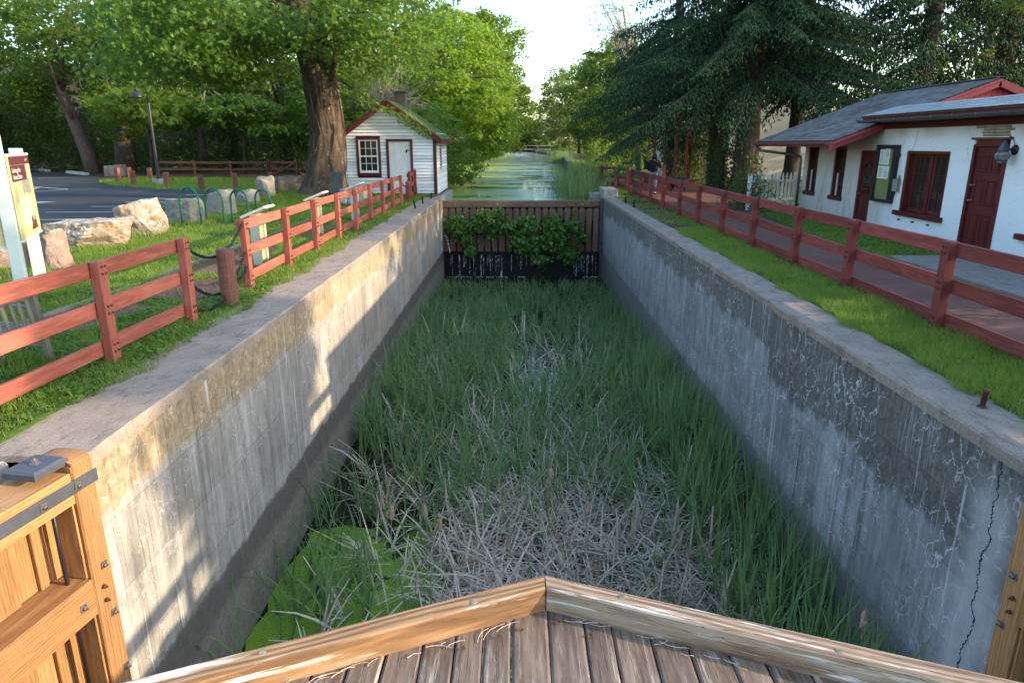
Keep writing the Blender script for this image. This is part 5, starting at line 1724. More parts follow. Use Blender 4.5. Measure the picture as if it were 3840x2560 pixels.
# red boarded gable facing the viewer
GY = 19.2
def roof_z(x):
    return EAVE.z + (x - EAVE.x) * (RID.z - EAVE.z) / (RID.x - EAVE.x) if x < RID.x else roof_z(2 * RID.x - x)
B().prism([(9.76, 2.6), (15.34, 2.6), (RID.x, RID.z - .12)], .2, Matrix.Translation((0, GY + .25, 0)) @ Matrix.Rotation(R(90), 4, 'X')).link('gable_wall', M_['brown_wood'], ho)
x = 9.9
while x < 15.2:
    wv = .145
    a, c = x, x + wv - .012
    za, zc = roof_z(a) - .13, roof_z(c) - .13
    if min(za, zc) > 2.72:
        zl_ = 2.70
        V = [(zl_, a), (za, a), (zc, c), (zl_, c)]
        # local X up, so the grain runs upright
        Mg = frame((0, GY - .005, 0), (0, 0, 1), (1, 0, 0))
        pts = [(z_, x_) for z_, x_ in V]
        area = sum(pts[i][0] * pts[(i + 1) % 4][1] - pts[(i + 1) % 4][0] * pts[i][1] for i in range(4))
        if area < 0: pts = pts[::-1]
        B().prism(pts, -.022 if Mg.to_3x3() @ Vector((0, 0, 1)) @ Vector((0, 1, 0)) > 0 else .022, Mg).link('gable_board', M_['gable_red'], ho)
    x += wv
beam('gable_sill', (10.35, GY - .06, 3.09), (15.0, GY - .06, 3.10), .05, .09, TR, ho)

# lamp, notice board, leaflet box ------------------------------------------
ln_ = thing('wall_lantern', 'onion shaped grey wall lantern hanging beside the panelled maroon door', 'lantern', (9.75, 13.93, 2.03))
L0 = Vector((HX, 13.93, 2.03))
B().lathe([(.10, 0), (.10, .02), (.07, .045), (.02, .05)], 18, Matrix.Translation(L0) @ Matrix.Rotation(R(-90), 4, 'Y')).link('wall_plate', M_['dark_metal'], ln_, None, True)
B().tube([L0 + Vector((-.03, 0, 0)), L0 + Vector((-.12, 0, .02)), L0 + Vector((-.2, 0, .0))], .018, 8).link('arm', M_['dark_metal'], ln_, None, True)
B().lathe([(.0, .20), (.02, .19), (.04, .13), (.085, .04), (.10, .0), (.10, -.02), (.0, -.02)], 18, Matrix.Translation(L0 + Vector((-.23, 0, -.0)))).link('lantern_hood', M_['steel_plate'], ln_, None, True)
B().lathe([(.07, 0), (.12, -.04), (.14, -.09), (.12, -.14), (.07, -.18), (.0, -.185)], 18, Matrix.Translation(L0 + Vector((-.23, 0, -.02)))).link('globe', M_['globe'], ln_, None, True)
b = B()
for k in range(4):
    a = k * math.pi / 2 + .4
    b.tube([L0 + Vector((-.23 + math.cos(a) * r_, math.sin(a) * r_, z - .02)) for r_, z in ((.08, 0), (.13, -.04), (.148, -.09), (.13, -.14), (.07, -.19))], .006, 5)
b.tube([L0 + Vector((-.23 + math.cos(a) * .146, math.sin(a) * .146, -.11)) for a in np.linspace(0, 2 * math.pi, 21)], .006, 5)
b.lathe([(.075, -.19), (.075, -.225), (.04, -.24)], 14, Matrix.Translation(L0 + Vector((-.23, 0, -.02))))
b.link('cage', M_['steel_plate'], ln_)
b = B().tube([L0 + Vector((-.02, 0, .04)), L0 + Vector((-.03, .03, .14)), L0 + Vector((-.015, .1, .24)), L0 + Vector((-.01, .22, .26))], .007, 5)
b.link('wire', M_['dark_metal'], ln_)

nb = thing('notice_board', 'tall dark framed glass notice case with papers hung between the small door and window', 'notice board', (9.7, 18.6, 1.4))
Mn = frame((HX - .05, 19.08, .66), (0, -1, 0), (0, 0, 1))     # local X towards the viewer, Y up, Z out (-x)
Wn, Hn = 1.02, 1.46
for (x0, x1, y0, y1) in ((0, .08, 0, Hn), (Wn - .16, Wn, 0, Hn), (.08, Wn - .16, 0, .07), (.08, Wn - .16, Hn - .09, Hn)):
    B().box(((x0 + x1) / 2, (y0 + y1) / 2, .0), (x1 - x0, y1 - y0, .12), bev=.006).link('case_frame', M_['dark_metal'], nb, Mn)
B().box((Wn * .46, Hn / 2, -.02), (Wn - .26, Hn - .18, .02)).link('backing', M_['board_green'] if 'board_green' in M_ else simple('olive_backing', (.20, .21, .075), (.16, .17, .06), 3, .35, 0, .05, .5), nb, Mn)
for (x, y, w_, h_, head) in ((.12, .96, .22, .38, ''), (.37, .96, .24, .40, ''), (.11, .60, .27, .32, 'PLEASE'), (.39, .60, .27, .32, 'ALCOHOL')):
    pp = B().box((x + w_ / 2, y + h_ / 2, .0), (w_, h_, .004)).link('paper', M_['paper'], nb, Mn @ Matrix.Translation((0, 0, -.004)))
    ll = B()
    rr = random.Random(int(x * 100))
    n_ = 12
    for k in range(n_):
        if head == 'ALCOHOL' and k < 6: continue
        ll.box((x + w_ / 2, y + .03 + (h_ - .06) * (n_ - k - .5) / n_, .0025), (w_ * rr.uniform(.5, .8), .008, .002))
    link('printed_lines', ll.mesh('printed_lines'), pp, Mn @ Matrix.Translation((0, 0, -.004)), M_['ink'])
    if head == 'ALCOHOL':
        for k, s_ in enumerate(('ALCOHOLIC', 'BEVERAGES', 'PROHIBITED')):
            link('notice_text', text_mesh(s_, .038, M_['ink']), pp, Mn @ Matrix.Translation((x + .012, y + h_ - .06 - k * .05, .0)), M_['ink'])
    elif not head and x > .3:
        link('emblem', B().tube([(x + w_ / 2 + .045 * math.cos(a), y + h_ * .66 + .065 * math.sin(a), .003) for a in np.linspace(0, 2 * math.pi, 15)], .004, 4).mesh('emblem'), pp, Mn @ Matrix.Translation((0, 0, -.004)), M_['ink'])
for y in (.25, 1.2):
    B().box((Wn + .015, y, .0), (.06, .10, .10), bev=.004).link('hinge', M_['dark_metal'], nb, Mn)
lb = thing('leaflet_box', 'small clear leaflet holder fixed beside the notice case', 'leaflet holder', (9.7, 18.0, 1.1))
B().box((HX - .012, 17.92, 1.18), (.02, .06, .40)).link('mount_plank', M_['grey_wood'], lb)
ll = B().box((HX - .09, 17.95, 1.13), (.005, .24, .30)).box((HX - .055, 18.07, 1.13), (.075, .005, .30)).box((HX - .055, 17.83, 1.13), (.075, .005, .30)).box((HX - .055, 17.95, .98), (.075, .24, .005)).box((HX - .02, 17.95, 1.15), (.005, .24, .34))
ll.link('clear_case', M_['globe'], lb)
B().box((HX - .05, 17.95, 1.10), (.03, .2, .22)).link('leaflets', M_['paper'], lb)

# picket fence beside the house
pf = thing('picket_fence', 'white pointed picket fence between the ivy and the house corner', 'fence', (8.8, 24.0, 0))
A, C_ = Vector((7.75, 23.35, 0)), Vector((9.72, 24.45, 0))
d = (C_ - A).normalized(); Lp = (C_ - A).length
Mf = frame(A, (0, 0, 1), Vector((0, 0, 1)).cross(d) * 1)   # local X up
Mf = Matrix((Vector((0, 0, 1)), d, Vector((0, 0, 1)).cross(d))).transposed().to_4x4(); Mf.translation = A
k = 0
s_ = .12
while s_ < Lp:
    q = B().prism([(0.04, -.05), (.98, -.05), (1.01, -.035), (1.05, -.052), (1.20, 0), (1.05, .052), (1.01, .035), (.98, .05), (.04, .05)], .02)
    link('picket', q.mesh('picket'), pf, Mf @ Matrix.Translation((0, s_, .03)), M_['white_paint'])
    s_ += .19
for z in (.3, .92):
    beam('rail', A + Vector((0, 0, z)), C_ + Vector((0, 0, z)), .04, .08, M_['white_paint'], pf)
for p in (A, C_):
    beam('post', p + Vector((0, 0, -.1)), p + Vector((0, 0, 1.1)), .1, .1, M_['white_paint'], pf, up=(0, 1, 0))

# cream building behind the spruce
cb = thing('cream_building', 'tall cream stucco building half hidden behind the big spruce', 'building', (14, 47, 0))
B().box((14.55, 48.0, 3.3), (9.0, 8.0, 6.9)).link('wall', M_['stucco_cream'], cb)
B().box((14.55, 48.0, 6.86), (9.6, 8.6, .2)).link('roof_edge', M_['white_paint'], cb)
B().prism([(-4.9, 0), (4.9, 0), (0, 2.2)], 8.6, Matrix.Translation((14.55, 52.3, 6.95)) @ Matrix.Rotation(R(90), 4, 'X')).link('roof', M_['gutter'], cb)
for k in range(16):
    M = Matrix.Translation((18.25, 43.97, .3 + k * .2))
    B().box((0, 0, 0), (1.5, .03, .19), Matrix.Rotation(R(6), 4, 'X')).link('clapboard', M_['white_paint'], cb, M)
B().tube([(12.05, 43.9, 6.6), (12.0, 43.9, .2)], .06, 8).link('downpipe', M_['dark_metal'], cb)
b = B()
b.box((9.96, 43.9, 1.05), (.22, .16, 1.1), bev=.02).box((9.96, 43.9, .4), (.16, .12, .6)).tube([(9.96, 43.9, 1.5), (9.96, 43.9, 3.0)], .04, 8)
b.link('meter_box', M_['gutter'], cb)
for i, (x0, x1, h_) in enumerate([(11.0, 12.9, .9), (10.6, 12.9, .55), (10.2, 12.9, .25)]):
    B().box(((x0 + x1) / 2, 43.6 - i * .25, h_ / 2), (x1 - x0, .5, h_), bev=.03).link('stone_step', M_['stone_dark'], cb)

# open porch with dark red posts behind the person
pv = thing('porch', 'open porch of slim dark red posts and roof behind the walking person', 'porch', (8, 36, 0))
for x, y in ((6.9, 35.5), (8.0, 38.3), (7.6, 33.9), (8.75, 36.6), (9.4, 38.4)):
    B().box((0, 0, 0), (3.6, .13, .13), bev=.008).link('post', M_['red_wood'], pv, frame((x, y, 1.75), (0, 0, 1), (0, 1, 0)))
B().box((8.2, 36.2, 3.6), (3.4, 5.4, .12)).link('roof_deck', M_['brown_wood'], pv)
pl = thing('landing', 'low landing with blue grey top and dark red side behind the person', 'platform', (8.1, 37, 0))
B().box((8.0, 37.0, .2), (1.9, 3.8, .36), bev=.01).link('side_boards', M_['red_wood'], pl)
B().box((8.0, 37.0, .40), (2.0, 3.9, .05), bev=.01).link('top_boards', M_['steel_plate'], pl)

# stone retaining wall of the far canal bank and bits further on
sw_ = thing('stone_wall', 'dark stone retaining wall along the far canal bank under the trees', 'wall', (5, 80, 0))
b = B()
random.seed(17)
y = 46.0
while y < 150:
    L = random.uniform(.7, 1.5) * (1 + (y - 46) / 60)
    for z0 in (-.55, -.18, .18):
        e = edge_right(y + L / 2)
        b.box((e - .06 + random.uniform(-.05, .05), y + L / 2 + random.uniform(-.1, .1), z0 + .19), (.4, L - .04, .36), bev=.04)
    y += L
o = b.link('stone_course', M_['stone_dark'], sw_); o['kind'] = 'stuff'
br = thing('canal_bridge', 'small pale bridge crossing the canal far away under the trees', 'bridge', (3, 205, 0))
B().box((3, 205, .55), (14, 1.2, .3)).link('bridge_deck', M_['stone_grey'], br)
for x in (-3.9, -.6, 2.7, 6, 9.8):
    B().box((x, 204.5, 1.15), (.12, .12, 1.0)).link('rail_post', M_['stone_grey'], br)
B().box((3, 204.5, 1.6), (14, .10, .10)).link('hand_rail', M_['conc_block'], br)
B().box((6.6, 204, .1), (2.6, 1.6, 1.4)).link('abutment', M_['stone_dark'], br)
B().box((-1.2, 204, .1), (1.4, 1.6, 1.4)).link('abutment', M_['stone_dark'], br)

# ------------------------------------------------------------------ leaves, blades, trees
def unit(a):
    return a / np.maximum(np.linalg.norm(a, axis=1, keepdims=True), 1e-9)

T_DIAMOND = (np.array([[0, 0, 0], [.42, .30, .07], [1, 0, 0], [.42, -.30, .07]]), np.array([[0, 2, 1], [0, 3, 2]]))
T_LONG = (np.array([[0, 0, 0], [.40, .13, .04], [1, 0, 0], [.40, -.13, .04]]), np.array([[0, 2, 1], [0, 3, 2]]))
T_NEEDLE = (np.array([[0, 0, 0], [.45, .055, .02], [1, 0, 0], [.45, -.055, .02]]), np.array([[0, 2, 1], [0, 3, 2]]))
def _maple():
    pol = [(180, .18), (232, .46), (262, .34), (290, .62), (318, .36), (345, .52), (0, .98), (15, .52), (42, .36), (70, .62), (98, .34), (128, .46)]
    v = np.array([[.35 + .62 * r * math.cos(R(a)), .62 * r * math.sin(R(a)) * 1.15, .10 * abs(math.sin(R(a))) * r] for a, r in pol])
    v = np.vstack([v, [[.35, 0, 0]]])
    n = len(pol)
    return v, np.array([[n, i, (i + 1) % n] for i in range(n)])
T_MAPLE = _maple()
T_HEART = (np.array([[0, 0, 0], [-.08, .28, .06], [.25, .46, .10], [.65, .3, .06], [1, 0, -.05], [.65, -.3, .06], [.25, -.46, .10], [-.08, -.28, .06], [.4, 0, -.02]]), np.array([[8, 0, 1], [8, 1, 2], [8, 2, 3], [8, 3, 4], [8, 4, 5], [8, 5, 6], [8, 6, 7], [8, 7, 0]])[:, ::-1])
def _pinnate():
    V, F = [], []
    for k in range(5):
        x = .12 + k * .17
        for s in (-1, 1):
            b = len(V)
            V += [[x, 0, 0], [x + .10, s * .16, -.01], [x + .16, s * .40, -.06], [x + .02, s * .20, -.01]]
            F += [[b, b + 1, b + 2], [b, b + 2, b + 3]] if s < 0 else [[b, b + 2, b + 1], [b, b + 3, b + 2]]
    return np.array(V), np.array(F)
T_PINNATE = _pinnate()

def leaves(name, P, size, mat, parent, tmpl=T_DIAMOND, bias=.7, droop=.35, seed=0, out=None, kind=None):
    """leaf-sized faces at points P; their normals lean upward (bias) or along `out`"""
    r = np.random.default_rng(seed)
    n = len(P)
    nrm = r.normal(size=(n, 3))
    nrm = unit(nrm)
    base = np.array([[0, 0, 1.0]]) if out is None else out
    nrm = unit(nrm + base * bias * 1.6)
    t = r.normal(size=(n, 3)); t[:, 2] -= droop * 2
    t = unit(t - nrm * np.sum(t * nrm, axis=1, keepdims=True))
    b = np.cross(nrm, t)
    sz = (np.asarray(size) * r.uniform(.65, 1.25, n)) if np.isscalar(size) else size
    V0, F0 = tmpl
    V = P[:, None, :] + sz[:, None, None] * (V0[None, :, 0:1] * t[:, None, :] + V0[None, :, 1:2] * b[:, None, :] + V0[None, :, 2:3] * nrm[:, None, :])
    F = F0[None] + (np.arange(n) * len(V0))[:, None, None]
    me = npmesh(name, V.reshape(-1, 3), F.reshape(-1, F0.shape[1]))
    o = link(name, me, parent, None, mat)
    if kind: o['kind'] = kind
    return o

def ellipsoid_pts(r, n, c, R_, shell=.55):
    d = unit(r.normal(size=(n, 3)))
    k = (shell ** 3 + r.uniform(size=n) * (1 - shell ** 3)) ** (1 / 3)
    return np.array(c) + d * k[:, None] * np.array(R_)

def tree(name, label, base, trunk, rad, crowns, leaf, per, mat, clump=.8, tmpl=T_DIAMOND, bark='bark_dark', seed=1, limbs=9, cat='tree', group=None, flat=.55, shell=.5, zmin=None, sphere_gap=0.0, bias=.7):
    """trunk: points relative to base; crowns: [(centre, radii, clumps)] in world metres"""
    r = np.random.default_rng(seed)
    rr = random.Random(seed)
    t = thing(name, label, cat, tuple(base), group=group)
    leaf *= 1.12
    pts = [Vector(base) + Vector(p) for p in trunk]
    b = B().tube(pts, rad, 12)
    C = np.vstack([ellipsoid_pts(r, n, c, R_, shell) for c, R_, n in crowns])
    if zmin is not None:
        C = C[C[:, 2] > zmin]
    if sphere_gap:
        keep = np.array([mnoise.noise(tuple(p * .45 + seed)) > -sphere_gap for p in C])
        C = C[keep]
    tz = [p.z for p in pts]
    order = list(range(len(C))); rr.shuffle(order)
    for i in order[:limbs]:
        e = Vector(C[i])
        k = max(1, min(len(pts) - 1, int(len(pts) * rr.uniform(.45, .98))))
        s = pts[k]
        if e.z < s.z - 1.5:
            k = max(1, k - 1); s = pts[k]
        m = s.lerp(e, .5) + Vector((rr.uniform(-.3, .3), rr.uniform(-.3, .3), .12 * (e - s).length))
        r0 = rad[k] * .42
        q = [s, s.lerp(m, .5) + Vector((0, 0, .05)), m, m.lerp(e, .55), e]
        b.tube(q, [r0, r0 * .75, r0 * .5, r0 * .28, .012], 6)
        for _ in range(2):
            e2 = Vector(C[rr.choice(order)])
            if (e2 - m).length < 4.5:
                b.tube([m, m.lerp(e2, .5) + Vector((0, 0, .1)), e2], [r0 * .35, r0 * .2, .008], 5)
    b.link('trunk', M_[bark], t, None, True)
    n = len(C) * per
    idx = np.repeat(np.arange(len(C)), per)
    cs = clump * r.uniform(.6, 1.3, len(C))
    P = C[idx] + r.normal(size=(n, 3)) * np.stack([cs[idx], cs[idx], cs[idx] * flat], 1) * .43
    P[:, 2] -= .12 * np.sum((P[:, :2] - C[idx][:, :2]) ** 2, axis=1) / clump
    leaves('crown', P, leaf, M_[mat], t, tmpl, bias, .4, seed + 5)
    return t

# ---- the big tree by the shed
gb = gz(-8.5, 28)
bt = thing('maple_tree', 'huge old tree with furrowed leaning trunk and lobed leaves beside the white shed', 'tree', (-8.55, 28, gb))
def trunk_mesh(path, n=40, flare=1.0, seed=0):
    V, F = [], []
    for i, (p, r_) in enumerate(path):
        for k in range(n):
            a = 2 * math.pi * k / n
            d = Vector((math.cos(a), math.sin(a), 0))
            rid = 1 + .085 * mnoise.noise((math.cos(a) * 3.2, math.sin(a) * 3.2, p[2] * .35 + seed)) * 1.6
            rid += .05 * mnoise.noise((math.cos(a) * 9, math.sin(a) * 9, p[2] * .6 + seed))
            lob = max(0, 1 - (p[2] - path[0][0][2]) / 1.0) if flare else 0
            rid += .34 * flare * lob * lob * (mnoise.noise((math.cos(a) * 1.9, math.sin(a) * 1.9, seed + 4.0)) + .35)
            V.append(Vector(p) + d * r_ * rid)
    m = len(path)
    for i in range(m - 1):
        for k in range(n):
            k2 = (k + 1) % n
            F.append((i * n + k, i * n + k2, (i + 1) * n + k2, (i + 1) * n + k))
    return V, F
prof = [(-.3, 1.05, -7.72), (.05, .98, -7.72), (.3, .88, -7.68), (.7, .78, -7.62), (1.2, .72, -7.54), (1.9, .67, -7.46), (2.6, .63, -7.44), (3.4, .61, -7.5), (4.2, .60, -7.62), (5.2, .57, -7.84), (6.3, .54, -8.1), (7.6, .50, -8.4), (9.2, .42, -8.7)]
zz = np.linspace(-.3, 9.2, 46)
path = [((float(np.interp(z, [p[0] for p in prof], [p[2] for p in prof])), 28.0 + .02 * z, gb + z), float(np.interp(z, [p[0] for p in prof], [p[1] for p in prof])) * 1.02) for z in zz]
V, F = trunk_mesh(path, 56, 1.0, 3)
tb = B().add(V, F)
r = np.random.default_rng(77)
MC = []
for c, R_, n in [((-10.5, 26.5, 7.6), (4.6, 4.5, 2.6), 190), ((-7.2, 25.5, 7.8), (3.6, 4.2, 2.4), 120), ((-5.6, 26.0, 6.6), (3.0, 3.6, 1.9), 105), ((-12.6, 27.5, 6.0), (2.6, 3.6, 1.9), 80), ((-10.2, 23.4, 5.9), (2.3, 2.6, 1.5), 60), ((-6.0, 30.5, 7.2), (3.2, 3, 2), 45), ((-9.9, 25.5, 5.0), (1.6, 2.2, .9), 30), ((-11.6, 24.8, 4.9), (3.0, 2.6, 1.0), 75), ((-5.2, 27.2, 5.4), (2.3, 2.6, 1.0), 46), ((-8.2, 24.5, 6.6), (2.0, 2.0, 1.6), 40)]:
    MC.append(ellipsoid_pts(r, n, c, R_, .25))
MC = np.vstack(MC)
MC = MC[(MC[:, 2] > 4.0) & ~((MC[:, 0] > -8.9) & (MC[:, 0] < -6.5) & (MC[:, 1] < 28) & (MC[:, 1] > 20) & ((MC[:, 2] < 5.2) | (MC[:, 2] > 6.1))) & ~((MC[:, 0] > -5.0) & (MC[:, 2] < 5.0))]
spr = np.array([[-6.35, 29.0, 4.05], [-6.0, 29.0, 3.75], [-5.55, 29.0, 3.55], [-5.15, 29.0, 3.45], [-4.8, 29.0, 3.25], [-4.45, 29.0, 3.0], [-4.1, 29.0, 2.8], [-3.85, 29.0, 2.68]])
rr = random.Random(5)
for i in range(0, len(MC), 7):
    e = Vector(MC[i])
    zb = min(max(e.z - rr.uniform(.3, 1.6), gb + 5.4), gb + 9.0)
    s = Vector((float(np.interp(zb - gb, [p[0] for p in prof], [p[2] for p in prof])), 28.0, zb))
    m = s.lerp(e, .5) + Vector((rr.uniform(-.4, .4), rr.uniform(-.4, .4), .1 * (e - s).length))
    tb.tube([s, s.lerp(m, .6), m, m.lerp(e, .6) + Vector((0, 0, .06)), e], [.038, .03, .022, .014, .005], 6)
tb.tube([(-7.3, 28, 4.3), (-7.0, 28.6, 4.55), (-6.5, 29, 4.25), (-5.5, 29, 3.6), (-4.6, 29, 3.2), (-3.85, 29, 2.7)], [.07, .05, .03, .018, .01, .005], 6)
tb.tube([(-7.3, 28, 4.2), (-6.9, 27.6, 5.0), (-6.6, 27.2, 6.2), (-6.3, 27, 7.6)], [.14, .12, .10, .06], 8)
tb.link('trunk', M_['bark'], bt, None, True)
per = 46
idx = np.repeat(np.arange(len(MC)), per)
P = MC[idx] + r.normal(size=(len(idx), 3)) * np.array([.40, .40, .20])
P2 = np.repeat(spr, 30, 0) + r.normal(size=(240, 3)) * np.array([.16, .14, .10])
leaves('crown', np.vstack([P, P2]), .225, M_['leaf_maple'], bt, T_MAPLE, .55, .7, 9)
# creeper stems on the trunk
b = B()
for k in range(26):
    a0 = rr.uniform(0, 6.28); z0 = rr.uniform(.2, 3); L = rr.uniform(1.5, 4.5)
    pts = []
    for s_ in np.linspace(0, 1, 9):
        z = z0 + L * s_; a = a0 + .5 * mnoise.noise((k, s_ * 3, 2))
        rad_ = float(np.interp(z, [p[0] for p in prof], [p[1] for p in prof])) * 1.05
        pts.append((float(np.interp(z, [p[0] for p in prof], [p[2] for p in prof])) + math.cos(a) * rad_, 28.0 + math.sin(a) * rad_, gb + z))
    b.tube(pts, rr.uniform(.008, .022), 4, False)
o = b.link('creeper_stem', M_['bark_dark'], bt); o['kind'] = 'stuff'

# ---- woods behind the parking lot
WL = [
    ('leaning ivy hung tree with bare reddish lower trunk by the wheel stop', (-31.9, 53, 0), [(0, 0, -.2), (-.4, 0, 1.5), (-.9, 0, 3.4), (-1.5, 0, 5.6), (-2.2, 0, 8)], [.62, .48, .42, .36, .22], [((-33.5, 53.5, 9.5), (4.5, 4, 3.4), 110), ((-35.6, 52.6, 6.0), (1.6, 1.6, 1.3), 26)], .26, 'leaf_mid', 'bark_red'),
    ('ivy column tree rising just past the leaning trunk', (-29.3, 52.5, 0), [(0, 0, -.2), (.1, 0, 3), (.2, 0, 9)], [.75, .5, .3], [((-28.9, 52.6, 6.6), (2.0, 2.2, 4.9), 140), ((-28.4, 52.5, 9.8), (3.8, 3.6, 3), 80)], .22, 'leaf_mid', 'bark_dark'),
    ('broad dark tree at the left end of the woods', (-42, 58, 0), [(0, 0, -.2), (.2, 0, 4), (0, 0, 10)], [.5, .38, .22], [((-42, 57, 8), (6, 5, 5.5), 190)], .28, 'leaf_mid', 'bark_dark'),
    ('tall pale green tree over the left end of the lot', (-48, 56, 0), [(0, 0, -.2), (.2, 0, 5), (0, 0, 11)], [.5, .38, .22], [((-47.5, 54, 9.5), (6.5, 5, 4.5), 170)], .28, 'leaf_bright', 'bark_dark'),
    ('tall leafy tree above the bell shaped lamp', (-24.5, 55, 0), [(0, 0, -.2), (.1, 0, 4), (.4, 0, 11)], [.4, .3, .18], [((-24.3, 54, 8.8), (4.6, 4, 4.2), 170)], .25, 'leaf_mid', 'bark_dark'),
    ('ivy clad slender tree behind the lamp gooseneck', (-22.6, 56.5, 0), [(0, 0, -.2), (.1, 0, 4), (-.1, 0, 11)], [.34, .28, .18], [((-22.6, 56.3, 5.5), (1.2, 1.2, 5), 60), ((-21.5, 56, 10), (4, 4, 3.2), 80)], .22, 'leaf_dark', 'bark_dark'),
    ('mid green tree behind the dark rail fence', (-18.5, 57, 0), [(0, 0, -.2), (.1, 0, 4), (-.1, 0, 11)], [.38, .28, .18], [((-18.5, 56, 8.2), (4.6, 4, 4.4), 170)], .25, 'leaf_mid', 'bark_dark'),
    ('tree with a fawn sunlit trunk behind the field gate', (-14.2, 55.5, 0), [(0, 0, -.2), (.1, 0, 4), (-.1, 0, 11)], [.34, .25, .16], [((-14, 54.5, 7.6), (4.2, 4, 4.6), 170)], .25, 'leaf_bright', 'twig'),
    ('young layered tree with bright feathery leaves near the ivy column', (-25.4, 48.8, 0), [(0, 0, -.2), (.2, 0, 2.5), (.3, -.3, 4.5)], [.14, .10, .06], [((-24.6, 48, 4.7), (3.6, 2.6, 1.1), 95), ((-22.6, 47.6, 3.9), (2.0, 1.8, .7), 30)], .42, 'leaf_bright', 'bark_dark'),
    ('young layered tree with bright sunlit leaves beside the lamp post', (-18.8, 48.5, 0), [(0, 0, -.2), (.2, 0, 2.5), (.1, -.3, 4.0)], [.14, .10, .06], [((-18.4, 47.8, 4.2), (3.0, 2.4, 1.0), 80), ((-16.0, 47.6, 3.0), (1.8, 1.6, .6), 28)], .30, 'leaf_bright', 'bark_dark'),
    ('small leafy tree between the woods and the white shed', (-10.6, 47, 0), [(0, 0, -.2), (.1, 0, 2.5), (0, 0, 6)], [.22, .16, .1], [((-10.5, 46, 5.2), (3.2, 3, 3.6), 150)], .22, 'leaf_bright', 'bark_dark'),
    ('dark evergreen bush tree at the gap left of the big trunk', (-13.2, 50, 0), [(0, 0, -.2), (.1, 0, 2), (0, 0, 4.5)], [.2, .15, .1], [((-13.2, 49.5, 3.4), (2.6, 2, 3.0), 110)], .22, 'leaf_mid', 'bark_dark'),
    ('dim tree deep in the woods behind the wheel stops', (-37.5, 63, 0), [(0, 0, -.2), (.1, 0, 4), (0, 0, 10)], [.4, .3, .2], [((-37.5, 62, 7), (5, 4, 6), 160)], .3, 'leaf_dark', 'bark_dark'),
]
for i, (lab, base, trk, rad, crowns, leaf, mt, bk) in enumerate(WL):
    big = leaf >= .3
    feath = 'feathery' in lab
    tree('deciduous_tree', lab, base, trk, rad, crowns, leaf if not feath else .55, 55 if not feath else 26, mt, .95 if not big else .8, T_PINNATE if feath else T_DIAMOND, bk, 100 + i, 10, group='trees of the wood behind the lot', flat=.55 if i not in (8, 9) else .3, shell=.45)
r = np.random.default_rng(5)
def mass(name, n, lo, hi, size, mat, seed, label=None, dens=None, tmpl=T_DIAMOND):
    r = np.random.default_rng(seed)
    C = r.uniform(lo, hi, size=(n // 40, 3))
    if dens is not None:
        C = C[dens(C)]
    P = np.repeat(C, 40, 0) + r.normal(size=(len(C) * 40, 3)) * np.array([.6, .6, .45])
    P[:, 2] = np.maximum(P[:, 2], .03)
    return leaves(name, P, size, M_[mat], None, tmpl, .6, .3, seed, kind='stuff')
hx = np.linspace(-170, -8, 30); hy = np.array([70, 76, 84, 95, 120, 200])
HV = [(x, y, z + mnoise.noise((x * .08, y * .1, 0)) * 1.5 - (.8 if k == 0 else 0)) for k, (y, z) in enumerate(zip(hy, (0, 3.5, 8.5, 12, 14, 14))) for x in hx]
HF = [(j * 30 + i, j * 30 + i + 1, (j + 1) * 30 + i + 1, (j + 1) * 30 + i) for j in range(5) for i in range(29)]
ho_ = link('hill', npmesh('hill', HV, np.array(HF), True), None, None, M_['litter']); ho_['kind'] = 'structure'
mass('undergrowth', 34000, (-46, 55.0, .2), (-10, 58.5, 4.2), .22, 'leaf_dark', 41)
mass('undergrowth', 12000, (-60, 56, .2), (-40, 66, 5), .28, 'leaf_dark', 42)
mass('far_woodland', 26000, (-75, 64, .5), (-8, 76, 17), .6, 'leaf_dark', 43)
mass('far_woodland', 9000, (-95, 52, .5), (-52, 70, 16), .5, 'leaf_mid', 44)
# bare hanging twigs in front of the wood
b = B(); rr = random.Random(3)
for k in range(70):
    p = Vector((rr.uniform(-24.5, -20.5), rr.uniform(47.5, 49.5), rr.uniform(5.5, 9.5)))
    q = [p]
    d = Vector((rr.uniform(-.4, .4), rr.uniform(-.2, .2), -.6))
    for j in range(5):
        d += Vector((rr.uniform(-.3, .3), 0, rr.uniform(-.25, .2)))
        q.append(q[-1] + d * .42)
    b.tube(q, [.022, .018, .014, .011, .008, .004], 4, False)
o = b.link('hanging_vine', M_['twig']); setp(o, 'tangle of bare pale hanging vine stems above the lamp post', 'vine')

# ---- trees along the canal
tree('locust_tree', 'glowing yellow green tree leaning over the canal behind the shed', (-6.8, 50, -.2), [(0, 0, 0), (.4, 0, 2.5), (1.2, 0, 5.5), (1.6, 0, 9)], [.4, .32, .25, .15], [((-4.6, 50, 6.6), (4.4, 6, 4.0), 330), ((-3.3, 48, 3.6), (3.2, 5, 2.6), 190), ((-4.8, 52, 9.3), (2.6, 4, 2.0), 90)], .21, 70, 'leaf_lime', .75, T_DIAMOND, 'bark_dark', 201, 16, shell=.4, flat=.45)
tree('locust_tree', 'low olive green bush drooping to the water right behind the shed', (-6.3, 40.5, -.2), [(0, 0, 0), (.5, 0, 1.2), (1.2, 0, 2.6)], [.18, .14, .08], [((-4.9, 40.5, 2.1), (1.9, 3.0, 2.3), 120), ((-4.2, 43, .9), (2.2, 3.0, 1.3), 70)], .17, 70, 'leaf_bright', .6, T_DIAMOND, 'bark_dark', 202, 10, shell=.3, flat=.45)
